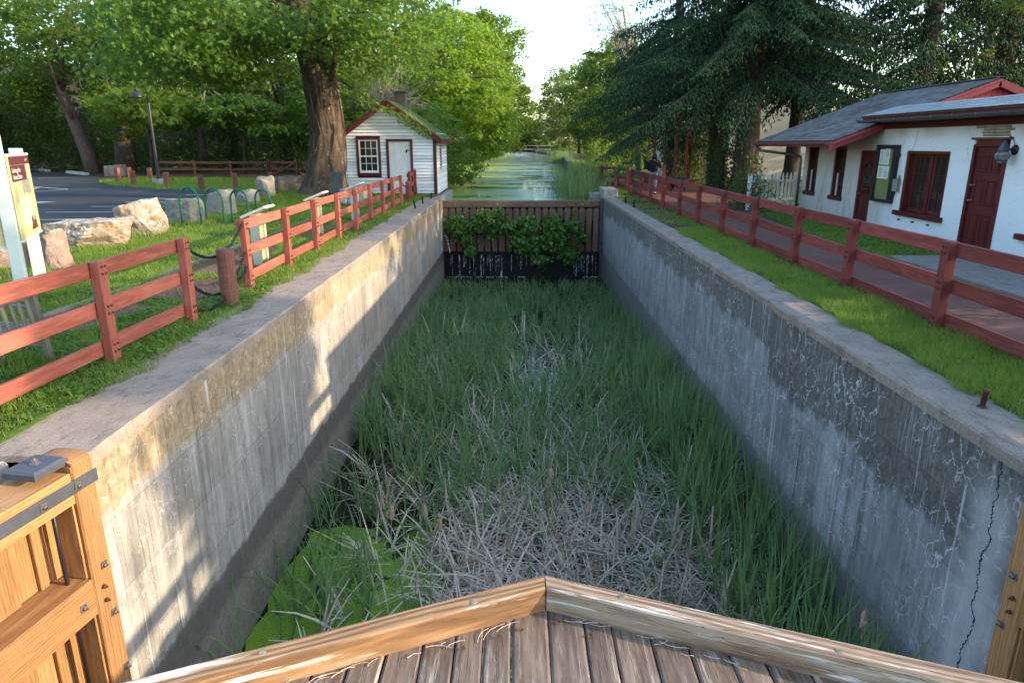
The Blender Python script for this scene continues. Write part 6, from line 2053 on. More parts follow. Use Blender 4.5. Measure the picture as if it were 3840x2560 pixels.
tree('canal_tree', 'tall light green tree rising behind the yellow green one', (-8, 74, 0), [(0, 0, 0), (.4, 0, 5), (.8, 0, 13)], [.5, .4, .2], [((-5.5, 74, 9.5), (5.5, 6, 6.2), 210), ((-2.4, 74, 11.5), (3.2, 4, 3.6), 80)], .34, 50, 'leaf_bright', 1.0, T_DIAMOND, 'bark_dark', 203, 12)
tree('canal_tree', 'leafy tree overhanging the far canal bend from the shed side', (-6.5, 104, 0), [(0, 0, 0), (.4, 0, 5), (.8, 0, 12)], [.5, .4, .2], [((-3.2, 104, 7.2), (5.5, 8, 7.0), 180)], .42, 50, 'leaf_mid', 1.2, T_DIAMOND, 'bark_dark', 204, 10)
tree('canal_tree', 'dark tree closing the canal far away on the shed bank', (-5, 150, 0), [(0, 0, 0), (.4, 0, 5), (.8, 0, 12)], [.5, .4, .2], [((-2.5, 150, 8), (6, 9, 8), 150)], .6, 50, 'leaf_mid', 1.5, T_DIAMOND, 'bark_dark', 205, 8)
tree('canal_tree', 'pale crowned tree on the towpath bank behind the first spruce branches', (12.5, 84, 0), [(0, 0, 0), (0, 0, 5), (-.5, 0, 12)], [.45, .35, .2], [((11.2, 84, 8.4), (4.4, 6, 5.6), 190)], .38, 50, 'leaf_mid', 1.0, T_DIAMOND, 'bark_dark', 206, 12)
tree('canal_tree', 'dense towpath tree shading the far stone wall', (15, 112, 0), [(0, 0, 0), (0, 0, 5), (-.5, 0, 13)], [.5, .4, .2], [((12.6, 112, 8.0), (5.5, 8, 7.5), 190)], .46, 50, 'leaf_mid', 1.2, T_DIAMOND, 'bark_dark', 207, 10)
tree('canal_tree', 'grey green tree at the far bend of the towpath', (14, 158, 0), [(0, 0, 0), (0, 0, 5), (-.5, 0, 13)], [.5, .4, .2], [((10.5, 158, 9), (5.5, 9, 9.5), 170)], .6, 50, 'leaf_pale', 1.5, T_DIAMOND, 'bark_dark', 208, 8)
tree('canal_tree', 'low dark tree between the towpath and the porch', (11.5, 62, 0), [(0, 0, 0), (0, 0, 3), (-.5, 0, 8)], [.35, .25, .15], [((10.4, 62, 5.0), (3.2, 5, 4.6), 170)], .30, 50, 'leaf_dark', .9, T_DIAMOND, 'bark_dark', 209, 10)
tree('pale_bush', 'half bare pale twiggy bush tree rising over the shed roof', (-7.6, 39.5, 0), [(0, 0, -.2), (.2, 0, 2), (.8, 0, 4)], [.16, .12, .07], [((-6.3, 39.3, 4.6), (2.3, 2.0, 1.9), 90)], .10, 26, 'leaf_pale', .5, T_DIAMOND, 'twig', 210, 60, shell=.6)
tree('bare_tree', 'thin nearly bare tree tips showing against the sky beside the spruce', (9.0, 52, 0), [(0, 0, 0), (-.6, 0, 6), (-1.6, 0, 11)], [.22, .15, .07], [((7.0, 52, 10.8), (2.6, 2, 2.2), 46)], .12, 14, 'leaf_pale', .55, T_DIAMOND, 'twig', 211, 40, shell=.4)
mass('far_woodland', 14000, (-45, 225, 0), (-2, 250, 13), 1.1, 'leaf_mid', 45)
mass('far_woodland', 16000, (5, 215, 0), (60, 250, 14), 1.1, 'leaf_mid', 46)
mass('far_woodland', 9000, (-3, 238, 0), (8, 255, 9), 1.0, 'leaf_mid', 49)
mass('far_woodland', 16000, (14, 90, .3), (45, 150, 13), .7, 'leaf_dark', 47)
mass('far_woodland', 12000, (-40, 95, .3), (-9, 150, 15), .7, 'leaf_mid', 48)
mass('undergrowth', 7000, (7.6, 58, .1), (12, 130, 2.2), .3, 'leaf_mid', 50, dens=lambda C: C[:, 0] > np.interp(C[:, 1], [55, 100, 137], [7.6, 10.3, 12]))
mass('undergrowth', 5000, (9.6, 38.6, .1), (9.95, 43, 3), .16, 'leaf_dark', 51)

# ---- conifers
def conifer(label, base, zs, Lmax, ztop, trunk_r, seed, mat='needle', sprig=.24, rad=.036, step=.17, nb=6, dz=.42, hang=1.0, name='spruce_tree', ivy=None, keep=None, lean=(0, 0), extra=()):
    r = np.random.default_rng(seed)
    rr = random.Random(seed)
    t = thing(name, label, 'tree', tuple(base))
    x0, y0, z0 = base
    tb = B()
    zt = np.linspace(-.2, zs[1] + 1.5, 14)
    V, F = trunk_mesh([((x0 + lean[0] * z, y0 + lean[1] * z, z0 + z), trunk_r * (1 - .035 * max(0, z)) * (1 + .35 * max(0, .8 - z))) for z in zt], 20, .4, seed)
    tb.add(V, F)
    PB, PD = [], []
    z = zs[0]
    todo = list(extra)
    while z < zs[1]:
        L0 = Lmax * max(.25, 1 - (z - zs[0]) / (ztop - zs[0])) ** .34
        for k in range(nb + len(todo)):
            az = rr.uniform(0, 2 * math.pi)
            L = L0 * rr.uniform(.72, 1.08)
            ex = todo[k - nb] if k >= nb else None
            if ex: az, L = R(ex[0]), ex[2]
            d = Vector((math.cos(az), math.sin(az), 0))
            pr = Vector((-d.y, d.x, 0))
            S_ = Vector((x0 + lean[0] * z, y0 + lean[1] * z, z0 + (ex[1] if ex else z)))
            up0 = rr.uniform(-.05, .15); dr = rr.uniform(.34, .60)
            if ex: up0, dr = .05, ex[3]
            def pos(s): return S_ + d * (L * s) + Vector((0, 0, L * (up0 * s - dr * s * s + .14 * s ** 4)))
            if keep and not keep(pos(.7)):
                continue
            tb.tube([pos(s) for s in (0, .25, .5, .75, 1)], [.045, .034, .022, .012, .005], 5, False)
            s = .16
            while s < 1.0:
                c = pos(s)
                for sd in (-1, 1):
                    ls = (.30 + .95 * (1 - s) ** .6 * min(1, L / 5)) * rr.uniform(.55, 1.1)
                    dd = (d * rr.uniform(.35, .75) + pr * sd).normalized()
                    n_ = max(2, int(ls / .115))
                    for j in range(n_):
                        u_ = (j + rr.random()) / n_
                        PB.append((c.x + dd.x * ls * u_, c.y + dd.y * ls * u_, c.z - hang * ls * u_ ** 1.4 * .75))
                        PD.append((dd.x * .30, dd.y * .30, -hang))
                s += step / L
            for j in range(5):
                p = pos(.9 + .03 * j)
                PB.append(tuple(p)); PD.append((d.x, d.y, -.35))
        todo = []
        z += dz
    P = np.array(PB); D = np.array(PD)
    D = unit(D + r.normal(size=D.shape) * .38)
    n = len(P)
    L = sprig * r.uniform(.6, 1.25, n); rd = rad * r.uniform(.7, 1.2, n)
    a = unit(np.cross(D, np.array([[.3, .2, 1.0]]) + r.normal(size=(n, 3)) * .2)); b2 = np.cross(D, a)
    V = np.zeros((n, 6, 3))
    V[:, 0] = P
    for k in range(4):
        an = k * math.pi / 2
        V[:, 1 + k] = P + D * (L * .38)[:, None] + (a * math.cos(an) + b2 * math.sin(an)) * rd[:, None]
    V[:, 5] = P + D * L[:, None]
    F0 = np.array([[0, 2, 1], [0, 3, 2], [0, 4, 3], [0, 1, 4], [5, 1, 2], [5, 2, 3], [5, 3, 4], [5, 4, 1]])
    F = F0[None] + (np.arange(n) * 6)[:, None, None]
    link('crown', npmesh('crown', V.reshape(-1, 3), F.reshape(-1, 3)), t, None, M_[mat])
    tb.link('trunk', M_['bark_dark'], t, None, True)
    if ivy:
        iz0, iz1, ni, grow = ivy
        az = r.uniform(0, 2 * math.pi, ni); zz_ = iz0 + (iz1 - iz0) * r.uniform(size=ni) ** 1.2
        rr_ = trunk_r * (1.1 + grow * r.uniform(size=ni))
        P = np.stack([x0 + lean[0] * zz_ + np.cos(az) * rr_, y0 + lean[1] * zz_ + np.sin(az) * rr_, z0 + zz_], 1)
        out = np.stack([np.cos(az), np.sin(az), np.full(ni, .3)], 1)
        leaves('ivy', P, .13, M_['leaf_dark'], t, T_HEART if ni < 4000 else T_DIAMOND, .9, .6, seed + 3, out)
    return t
conifer('giant dark spruce with drooping branches sweeping over the path fence', (10.5, 32.5, 0), (4.9, 11.6), 7.9, 12.4, .55, 301, extra=[(212, 3.7, 7.7, .52), (207, 4.1, 7.9, .50), (218, 4.6, 7.6, .44), (203, 5.4, 7.4, .36), (195, 5.2, 7.8, .34), (186, 5.0, 8.0, .36), (226, 5.0, 7.0, .40), (176, 4.8, 7.8, .36)], ivy=(.1, 2.2, 420, .3), nb=8, dz=.36, step=.14, sprig=.22, rad=.030)
tw = thing('ivy_tree', 'ivy covered second trunk beside the giant spruce', 'tree', (9.35, 33.0, 0))
V, F = trunk_mesh([((9.35, 33.0, z), .36) for z in np.linspace(-.2, 8, 12)], 18, .4, 8)
B().add(V, F).link('trunk', M_['bark_dark'], tw, None, True)
r = np.random.default_rng(88)
az = r.uniform(0, 2 * math.pi, 5200); zz_ = 6.5 * r.uniform(size=5200); rr_ = .36 + .12 * r.uniform(size=5200)
leaves('ivy', np.stack([9.35 + np.cos(az) * rr_, 33 + np.sin(az) * rr_, zz_], 1), .13, M_['leaf_dark'], tw, T_DIAMOND, .9, .6, 89, np.stack([np.cos(az), np.sin(az), np.full(5200, .3)], 1))
conifer('smaller dark spruce standing behind over the towpath', (8.8, 40.5, 0), (2.6, 9.0), 4.2, 20, .32, 302, nb=6, dz=.5)
conifer('spruce with ragged hanging branches behind the house ridge', (17.5, 31.5, 0), (4.6, 12.5), 5.2, 26, .42, 303, nb=5, dz=.55, mat='needle', step=.22)
conifer('thin olive spruce with old hanging needles behind the house far end', (14.6, 37.5, 0), (4.6, 13), 4.2, 24, .4, 304, nb=5, dz=.6, mat='needle_dry', step=.22)
conifer('tall ivy wrapped spruce beyond the red gable', (22.5, 34.0, 0), (5.0, 13), 5.0, 26, .55, 305, nb=5, dz=.6, mat='needle', ivy=(.2, 12, 5200, .9), step=.24)
tree('pine_tree', 'soft yellowish pine leaning in above the red gable', (21.5, 23.5, 0), [(0, 0, 0), (-.2, 0, 5), (-.6, 0, 12)], [.4, .32, .2], [((20.0, 23.5, 8.2), (3.4, 5, 3.2), 150), ((17.2, 23.0, 6.8), (1.9, 2.2, 1.0), 30)], .30, 90, 'needle_pine', .7, T_NEEDLE, 'bark_dark', 306, 14, shell=.3, flat=.4)
tree('garden_tree', 'leafy tree far behind the white house roof', (28, 44, 0), [(0, 0, 0), (0, 0, 4), (0, 0, 10)], [.4, .3, .2], [((28, 44, 7), (5, 4, 4.6), 120)], .3, 45, 'leaf_mid', 1.0, T_DIAMOND, 'bark_dark', 307, 10)
tree('garden_tree', 'big leafy tree standing behind the house out beyond the gable', (24, 14.5, 0), [(0, 0, 0), (0, 0, 5), (0, 0, 11)], [.45, .35, .2], [((23.5, 16, 9.5), (5, 4.6, 4.8), 150)], .32, 50, 'leaf_mid', 1.0, T_DIAMOND, 'bark_dark', 308, 10)
mass('undergrowth', 6000, (18, 40, .2), (40, 52, 4.5), .3, 'leaf_mid', 52)
tree('garden_tree', 'round leafy garden tree standing outside the view beyond the hedge', (20, 3.6, 0), [(0, 0, 0), (0, 0, 3), (0, 0, 7)], [.25, .2, .12], [((20, 3.6, 7.6), (1.9, 1.9, 3.4), 230)], .30, 60, 'leaf_mid', .7, T_DIAMOND, 'bark_dark', 309, 8)
hg = thing('shade_hedge', 'clipped green hedge added unseen to shade the near right bank', 'shade_hedge', (10.4, 1, 0))  # unseen row of leaves added to keep low sun off the right grass
r = np.random.default_rng(93)
P = np.stack([10.5 + r.normal(size=26000) * .33, r.uniform(-9, 8.2, 26000), r.uniform(0, 2.1, 26000)], 1)
leaves('foliage', P, .12, M_['leaf_dark'], hg, T_DIAMOND, .5, .3, 94)
# ivy mounds by the picket fence and the spruce foot
r = np.random.default_rng(61)
P = np.vstack([r.normal(size=(1500, 3)) * np.array([.32, .3, .38]) + np.array([7.75, 23.6, .62]), r.normal(size=(900, 3)) * np.array([.5, .5, .2]) + np.array([8.6, 25.0, .2])])
P[:, 2] = np.abs(P[:, 2])
iv = thing('ivy_bush', 'dark ivy bush smothering the end of the white picket fence', 'shrub', (7.75, 23.6, 0))
leaves('foliage', P, .10, M_['leaf_dark'], iv, T_DIAMOND, .6, .3, 62)
b = B()
b.tube([(7.75, 23.6, -.05), (7.8, 23.65, .5), (7.7, 23.6, 1.0)], [.03, .025, .01], 6).link('stem', M_['bark_dark'], iv)
# service wires from the spruce to the house
b = B()
for k in range(3):
    p0, p1 = Vector((12.6 + k * .05, 24.8, 3.9)), Vector((7.0 + k * .4, 46, 9.5 + k * .2))
    b.tube([p0.lerp(p1, s) + Vector((0, 0, -2.2 * s * (1 - s))) for s in np.linspace(0, 1, 12)], .012, 4, False)
o = b.link('service_cable', M_['black']); setp(o, 'sagging black service cables running from the trees to the house ridge', 'cable')

# ------------------------------------------------------------------ climbing plant on the drop gate
for i, (cl, lab) in enumerate([([(-2.41, -1.2, .5), (-2.12, -1.75, .26), (-1.98, -2.25, .17)], 'bushy green climber on the wooden gate nearest the shed side'), ([(-1.1, -1.15, .68), (-.35, -1.25, .3)], 'wide green climber clump on the middle left boards of the gate'), ([(.5, -1.23, .45), (.51, -2.0, .66), (1.02, -2.6, .26), (.1, -1.75, .25)], 'large green climber hanging over the wet black sill'), ([(1.55, -1.13, .36), (1.72, -1.9, .52), (2.24, -2.38, .36), (2.36, -1.23, .3), (2.75, -1.7, .18)], 'straggling green climber on the gate boards by the shaded wall')]):
    t = thing('climbing_plant', lab, 'climber', (cl[0][0], 28.95, cl[0][1]), group='climbers on the wooden gate')
    r = np.random.default_rng(400 + i)
    P, b = [], B()
    for (x, z, rd) in cl:
        n = int(1150 * rd)
        d = r.normal(size=(n, 3)) * np.array([rd * .46, .13, rd * .36])
        p = np.array([x, 28.80, z + rd * .2]) + d
        p[:, 1] = np.minimum(p[:, 1], 28.98)
        P.append(p)
        for k in range(7):
            xx = x + r.uniform(-rd * .5, rd * .5)
            b.tube([(xx, 28.93, z), (xx + r.uniform(-.05, .05), 28.9, z - rd * .6), (xx + r.uniform(-.1, .1), 28.92, z - rd * 1.3)], .007, 4, False)
    P = np.vstack(P)
    leaves('foliage', P, .155, M_['vine'], t, T_HEART, .5, .8, 410 + i, np.tile(np.array([[0, -.75, .65]]), (len(P), 1)))
    b.link('stem', M_['twig'], t)
# trailing sprigs at the top beam
r = np.random.default_rng(44)
P = np.vstack([r.normal(size=(160, 3)) * np.array([.55, .12, .10]) + np.array([2.3, 29.0, -.12]), r.normal(size=(120, 3)) * np.array([.08, .06, .4]) + np.array([2.35, 28.96, -.75]), r.normal(size=(70, 3)) * np.array([.12, .06, .45]) + np.array([1.05, 28.75, -3.0])])
t = thing('trailing_plant', 'thin trailing plant hanging over the gate beam near the shaded wall', 'plant', (2.3, 29, -.1))
leaves('foliage', P, .13, M_['leaf_bright'], t, T_LONG, .6, .6, 45)

# ------------------------------------------------------------------ blades: grass and reeds
def blades(name, base, h, wd, lean, az, curl, mat, nseg=3, seed=0, kind='stuff', label=None, tw=None, tip=.08):
    """curved tapering blades; lean and curl in radians from vertical"""
    n = len(base)
    r = np.random.default_rng(seed)
    h, wd, lean, az, curl = [np.broadcast_to(np.asarray(q, dtype=float), (n,)) for q in (h, wd, lean, az, curl)]
    d = np.stack([np.cos(az), np.sin(az)], 1)
    sa = az + math.pi / 2 + r.normal(size=n) * .5
    side = np.stack([np.cos(sa), np.sin(sa), np.zeros(n)], 1)
    V = np.zeros((n, nseg + 1, 2, 3))
    p = base.copy()
    V[:, 0, 0] = p - side * (wd / 2)[:, None]; V[:, 0, 1] = p + side * (wd / 2)[:, None]
    for k in range(1, nseg + 1):
        s = (k - .5) / nseg
        th = lean + curl * s ** 1.6
        step = (h / nseg)
        p = p + np.stack([d[:, 0] * np.sin(th) * step, d[:, 1] * np.sin(th) * step, np.cos(th) * step], 1)
        q = k / nseg
        w_ = wd * (1 - q ** 1.7) * .5 + wd * tip * .5
        V[:, k, 0] = p - side * w_[:, None]; V[:, k, 1] = p + side * w_[:, None]
    F0 = []
    for k in range(nseg):
        F0.append([2 * k, 2 * k + 1, 2 * k + 3, 2 * k + 2])
    F0 = np.array(F0)
    F = F0[None] + (np.arange(n) * (2 * (nseg + 1)))[:, None, None]
    o = link(name, npmesh(name, V.reshape(-1, 3), F.reshape(-1, 4)), None, None, M_[mat])
    if kind: o['kind'] = kind
    return o

def in_poly(x, y, poly):
    c = np.zeros(len(x), dtype=bool)
    for i in range(len(poly)):
        x0, y0 = poly[i]; x1, y1 = poly[(i + 1) % len(poly)]
        m = ((y0 > y) != (y1 > y)) & (x < (x1 - x0) * (y - y0) / (y1 - y0 + 1e-12) + x0)
        c ^= m
    return c
DIRT = [[(-5.0, 11.7), (-4.75, 12.9), (-5.1, 14.6), (-5.8, 15.6), (-5.95, 13), (-5.8, 11.4)], [(-4.5, 9.35), (-4.35, 10.5), (-5.0, 11.2), (-5.7, 10.6), (-5.5, 9.6)], [(-5.2, 7.9), (-4.9, 9.1), (-5.8, 9.5), (-6.1, 8.6), (-5.9, 7.6)], [(-4.9, 16.4), (-4.85, 18.4), (-5.6, 19.6), (-5.9, 18), (-5.7, 16.2)]]
def patchy(x, y, f=.9, off=0.0):
    a = np.zeros(len(x))
    for (kx, ky, ph) in ((1.0, .35, .3), (-.4, 1.1, 1.7), (.9, -.8, 4.1), (2.1, 1.7, 2.2), (-1.9, 2.3, 5.0)):
        a += np.sin((x * kx + y * ky) * f * 2.2 + ph + off)
    return a / 5
def grass_patch(n, x0, x1, y0, y1, hgt, wd, seed, keep=None, mat='grass', nseg=2, bare=.30):
    r = np.random.default_rng(seed)
    x = r.uniform(x0, x1, n); y = r.uniform(y0, y1, n)
    m = patchy(x, y, 1.0) + r.normal(size=n) * .22 > -.55 + bare
    m &= ~in_poly(x, y, LOT)
    for q in DIRT:
        m &= ~(in_poly(x, y, q) & (r.uniform(size=n) > .10))
    if keep is not None:
        m &= keep(x, y)
    x, y = x[m], y[m]
    z = np.array([gz(a, b) for a, b in zip(x, y)]) - .03
    n = len(x)
    k = 1 + .35 * patchy(x, y, 1.7, 2.0)
    return blades('grass', np.stack([x, y, z], 1), hgt * r.uniform(.5, 1.35, n) * k + .02, wd * r.uniform(.7, 1.3, n), np.abs(r.normal(size=n)) * .35, r.uniform(0, 6.28, n), r.uniform(.2, 1.3, n), mat, nseg, seed)
EL = lambda x, y: x < np.interp(y, [3, 5, 6.5, 12, 16, 26], [-3.92, -3.86, -3.66, -3.68, -3.74, -3.86]) + .05 * np.sin(y * 2.3) + .035 * np.sin(y * 7.1) + .02 * np.sin(y * 19)
grass_patch(60000, -8.0, -3.55, 3.6, 9.0, .085, .0075, 501, EL)
grass_patch(70000, -9.8, -3.55, 9.0, 16.0, .10, .010, 502, EL)
grass_patch(60000, -10.6, -3.6, 16.0, 29.5, .11, .015, 503, EL)
grass_patch(45000, -25, -9.5, 29.5, 46.5, .15, .028, 504, lambda x, y: (y > 31.8 - (x + 12.7) * .42), bare=-.1)
grass_patch(9000, -9.5, -3.9, 29.0, 30.1, .12, .016, 505)
ER = lambda x, y: (x > 4.10 + .06 * np.sin(y * 2.9) + .04 * np.sin(y * 8.3)) & (x < 5.22 + .12 * np.sin(y * 1.3) + .08 * np.sin(y * 3.7))
grass_patch(46000, 4.0, 5.4, 2.8, 10.0, .12, .006, 511, ER, bare=-.3)
grass_patch(26000, 4.0, 5.4, 10.0, 18.0, .10, .008, 512, ER, bare=-.05)
grass_patch(9000, 4.0, 5.4, 18.0, 30.0, .08, .012, 513, ER, bare=.35)
grass_patch(26000, 7.0, 9.7, 13.2, 23.5, .09, .011, 514, lambda x, y: x > np.interp(y, [13, 16, 21, 24], [7.0, 7.2, 7.7, 8.4]), bare=.12)
grass_patch(7000, 3.9, 5.0, 30.5, 42, .14, .02, 515, lambda x, y: x > 4.2, bare=-.2)
grass_patch(9000, 4.5, 8.0, 50, 110, .2, .05, 516, lambda x, y: x > np.interp(y, [55, 80, 100, 137], [4.5, 5.8, 7.1, 8.9]), bare=-.2)
# broad clover and plantain leaves in the near lawn
def weeds(n, x0, x1, y0, y1, size, seed, keep):
    r = np.random.default_rng(seed)
    x = r.uniform(x0, x1, n); y = r.uniform(y0, y1, n)
    m = (patchy(x, y, 1.4, 1.0) + r.normal(size=n) * .25 > .05) & keep(x, y)
    for q in DIRT: m &= ~in_poly(x, y, q)
    x, y = x[m], y[m]
    z = r.uniform(.01, .06, len(x)) + np.array([gz(a, b) for a, b in zip(x, y)])
    leaves('clover', np.stack([x, y, z], 1), size, M_['weed'], None, T_HEART, 1.1, .1, seed, kind='stuff')
weeds(26000, -7.0, -3.55, 3.8, 11, .042, 521, EL)
weeds(5000, 4.1, 5.2, 3.5, 12, .035, 522, ER)
weeds(7000, 7.2, 9.7, 13.5, 23, .06, 523, lambda x, y: x > 7.6)

# reeds in the lock
WZ = -3.35
def reed_density(x, y):
    """0..1 green density over the lock floor"""
    d = np.ones(len(x))
    d *= np.where(y < 9.3, .42, 1.0)
    # open water hole and dark gaps
    d *= 1 - np.exp(-(((x - .62) / .85) ** 2 + ((y - 16.6) / 3.0) ** 2) * 1.2) * .97
    d *= 1 - np.exp(-(((x - .7) / .6) ** 2 + ((y - 21.2) / 1.5) ** 2)) * .85
    d *= 1 - np.exp(-(((x + 2.6) / .7) ** 2 + ((y - 10.3) / 1.7) ** 2)) * .93
    d *= np.where((x < -.7) & (y < 8.9), .62 + .25 * (patchy(x, y, 2.1) > .12), 1)
    d *= np.where(y > 27.0, .25, 1)
    d *= np.where((x > -1.2) & (x < 2.6) & (y < 8.2), .42, 1)
    d *= np.where((x > 2.6) & (y < 13), 1.3, 1)
    return np.clip(d, 0, 1.3)
r = np.random.default_rng(600)
nc = 5600
cx = r.uniform(-3.0, 3.5, nc); cy = r.uniform(4.2, 27.2, nc)
pd = reed_density(cx, cy) * (.62 + .5 * patchy(cx, cy, 1.25, .7))
keep = r.uniform(size=nc) < pd * .95
cx, cy = cx[keep], cy[keep]
per = r.integers(3, 7, len(cx))
bx = np.repeat(cx, per); by = np.repeat(cy, per)
n = len(bx)
bx = np.clip(bx + r.normal(size=n) * .045, -3.05, 3.55); by = by + r.normal(size=n) * .045
wall = np.clip((np.abs(bx - .25) - 2.2) / 1.0, 0, 1)
hh = r.uniform(.75, 1.45, n) * np.interp(by, [15, 19, 23, 28], [1, .8, .5, .38]) * (1 + .25 * wall) * np.where(by < 8.4, .85, 1.0)
blades('reeds', np.stack([bx, by, np.full(n, WZ - .05)], 1), hh, r.uniform(.020, .040, n), np.abs(r.normal(size=n)) * .18 + .03, r.uniform(0, 6.28, n), np.where(r.uniform(size=n) < .25, .2, np.abs(r.normal(size=n)) * .9 + 1.0), 'reed', 8, 601, tip=.05)
# dead reeds, leaning and broken
nc = 5200
cx = r.uniform(-2.6, 3.4, nc); cy = r.uniform(4.0, 24, nc)
dd = np.where((cx > -1.1) & (cx < 2.75) & (cy < 8.6), 1.0, 0) + np.exp(-(((cx - .6) / 1.8) ** 2 + ((cy - 9.9) / 2.0) ** 2)) * .9 + np.where((cy > 9) & (cy < 19), .10, 0) + np.where((cx < -.9) & (cy < 8.6), .10, 0) + np.exp(-(((cx + 1.9) / .5) ** 2 + ((cy - 15) / 1.5) ** 2)) * .5
keep = r.uniform(size=nc) < dd * (.7 + .4 * patchy(cx, cy, 1.7))
cx, cy = cx[keep], cy[keep]
per = r.integers(3, 8, len(cx))
bx = np.repeat(cx, per); by = np.repeat(cy, per); n = len(bx)
azc = np.repeat(r.uniform(0, 6.28, len(cx)), per) + r.normal(size=n) * .7
blades('dead_reeds', np.stack([np.clip(bx + r.normal(size=n) * .06, -3, 3.5), by + r.normal(size=n) * .06, WZ + r.uniform(-.03, .12, n)], 1), r.uniform(.3, .95, n), r.uniform(.014, .032, n), r.uniform(.25, 1.5, n), azc, r.uniform(-.2, .8, n), 'reed_dead', 3, 602, tip=.45)
# matted straw lying flat on the water
n = 4600
x = r.uniform(-1.0, 3.0, n); y = 4.0 + 6.0 * r.uniform(size=n) ** 1.1
blades('dead_reeds', np.stack([x, y, WZ + r.uniform(.01, .38, n)], 1), r.uniform(.25, .7, n), r.uniform(.014, .026, n), r.uniform(1.2, 1.6, n), r.uniform(0, 6.28, n), r.uniform(-.1, .3, n), 'reed_dead', 2, 603, tip=.5)
# stout sword leaves along the shaded wall
nc = 230
cx = r.uniform(2.35, 3.45, nc); cy = r.uniform(4.6, 15, nc)
kk = r.uniform(size=nc) < np.clip((cx - 2.2) * 1.2, .2, 1)
cx, cy = cx[kk], cy[kk]
per = r.integers(6, 12, len(cx)); bx = np.repeat(cx, per); by = np.repeat(cy, per); n = len(bx)
blades('reeds', np.stack([np.clip(bx + r.normal(size=n) * .05, -3, 3.54), by + r.normal(size=n) * .05, np.full(n, WZ - .05)], 1), r.uniform(.9, 1.65, n), r.uniform(.030, .050, n), np.abs(r.normal(size=n)) * .16, r.uniform(0, 6.28, n), np.where(r.uniform(size=n) < .6, .15, r.uniform(.5, 1.6, n)), 'reed', 8, 605, tip=.05)
# duckweed carpet
poly_sheet('duckweed', [(-3.09, 4.0), (-.75, 4.0), (-.62, 6.2), (-.25, 7.4), (-.45, 8.6), (-1.2, 9.2), (-2.0, 9.0), (-2.5, 9.2), (-3.09, 8.8)], WZ + .006, M_['duckweed'], 'stuff', .22, .15)
poly_sheet('duckweed', [(-.3, 6.0), (.2, 6.2), (.1, 7.6), (-.2, 7.9)], WZ + .006, M_['duckweed'], 'stuff', .3, .12)
poly_sheet('duckweed', [(1.7, 7.6), (2.6, 7.9), (2.5, 9.4), (1.8, 9.2)], WZ + .006, M_['duckweed'], 'stuff', .4, .15)

for i, (x, y, h, lab) in enumerate([(-1.08, 7.5, 1.15, 'cattail head standing over the bright duckweed left of its neighbour'), (-.89, 7.3, 1.12, 'fluffy cattail head over the duckweed just beside another one'), (-1.58, 7.5, 1.15, 'pale cattail head over the duckweed nearest the sunny wall'), (.89, 7.7, 1.1, 'cattail head among the dead reeds in the middle'), (.52, 8.75, 1.05, 'frayed cattail head where green and dead reeds meet'), (3.2, 5.3, 1.35, 'lone dark cattail in front of the shaded cracked wall'), (-.5, 22.4, 1.35, 'single tall cattail stalk rising near the far gate water'), (-2.2, 26.6, 1.2, 'thin cattail stalk by the foot of the far gate on the sunny side')]):
    t = thing('cattail', lab, 'cattail', (x, y, WZ), group='cattails in the lock')
    lx = random.uniform(-.05, .05)
    pts = [Vector((x + lx * s * s, y, WZ + h * s)) for s in (0, .4, .8, 1, 1.12)]
    B().tube(pts, [.006, .006, .005, .004, .0015], 5).link('stalk', M_['twig'], t)
    rr = random.Random(i)
    hd = B().lathe([(.006, -.13), (.022, -.10), (.030, -.04), (.026, .02), (.018, .06), (.006, .09)], 9, Matrix.Translation((x + lx * .95, y, WZ + h)))
    hd.v = [(p[0] + rr.uniform(-.009, .009), p[1] + rr.uniform(-.009, .009), p[2]) for p in hd.v]
    hd.link('seed_head', M_['cattail'], t)

# reeds of the upper canal
def canal_reeds(n, c, s, h, seed, mat='reed'):
    r = np.random.default_rng(seed)
    p = np.stack([c[0] + r.normal(size=n) * s[0], c[1] + r.normal(size=n) * s[1], np.full(n, -.5)], 1)
    blades('canal_reeds', p, h * r.uniform(.5, 1.15, n), r.uniform(.018, .034, n), np.abs(r.normal(size=n)) * .2, r.uniform(0, 6.28, n), np.abs(r.normal(size=n)) * .6, mat, 4, seed)
canal_reeds(1500, (3.2, 36.5), (.55, 2.2), 1.7, 701)
canal_reeds(700, (4.1, 42.0), (.5, 2.2), 1.7, 702)
canal_reeds(300, (4.1, 41.0), (.3, .8), 1.9, 703, 'grass')
canal_reeds(900, (6.0, 97), (.7, 5), 2.1, 704)
canal_reeds(500, (-5.2, 37.5), (.5, 1.4), 1.1, 705)
canal_reeds(500, (3.4, 32.6), (.5, 1.0), .9, 706)
mass('undergrowth', 3000, (3.6, 33.0, -.3), (4.4, 42, .5), .12, 'leaf_bright', 707)
B().tube([(-3.6, 35.4, .55), (-4.0, 36.0, .3), (-4.6, 36.8, 1.2)], .05, 6).link('low_limb', M_['bark_dark'], bpy.data.objects.get('locust_tree.001'))

# ------------------------------------------------------------------ person and dog
def skin(name, verts, edges, radii, mat, parent, M, sub=2):
    me = bpy.data.meshes.new(name)
    me.from_pydata(verts, edges, [])
    o = link(name, me, parent, M, mat)
    md = o.modifiers.new('skin', 'SKIN')
    sv = me.skin_vertices[0].data
    for k, rd in enumerate(radii):
        sv[k].radius = rd if hasattr(rd, '__len__') else (rd, rd)
    sv[0].use_root = True
    md.use_smooth_shade = True
    s2 = o.modifiers.new('sub', 'SUBSURF')
    s2.levels = s2.render_levels = sub
    return o
pe = thing('person', 'person in black hooded jacket and blue jeans walking away along the path', 'person', (5.95, 30.6, 0))
MP = Matrix.Translation((5.95, 30.6, 0)) @ Matrix.Rotation(R(-18), 4, 'Z')
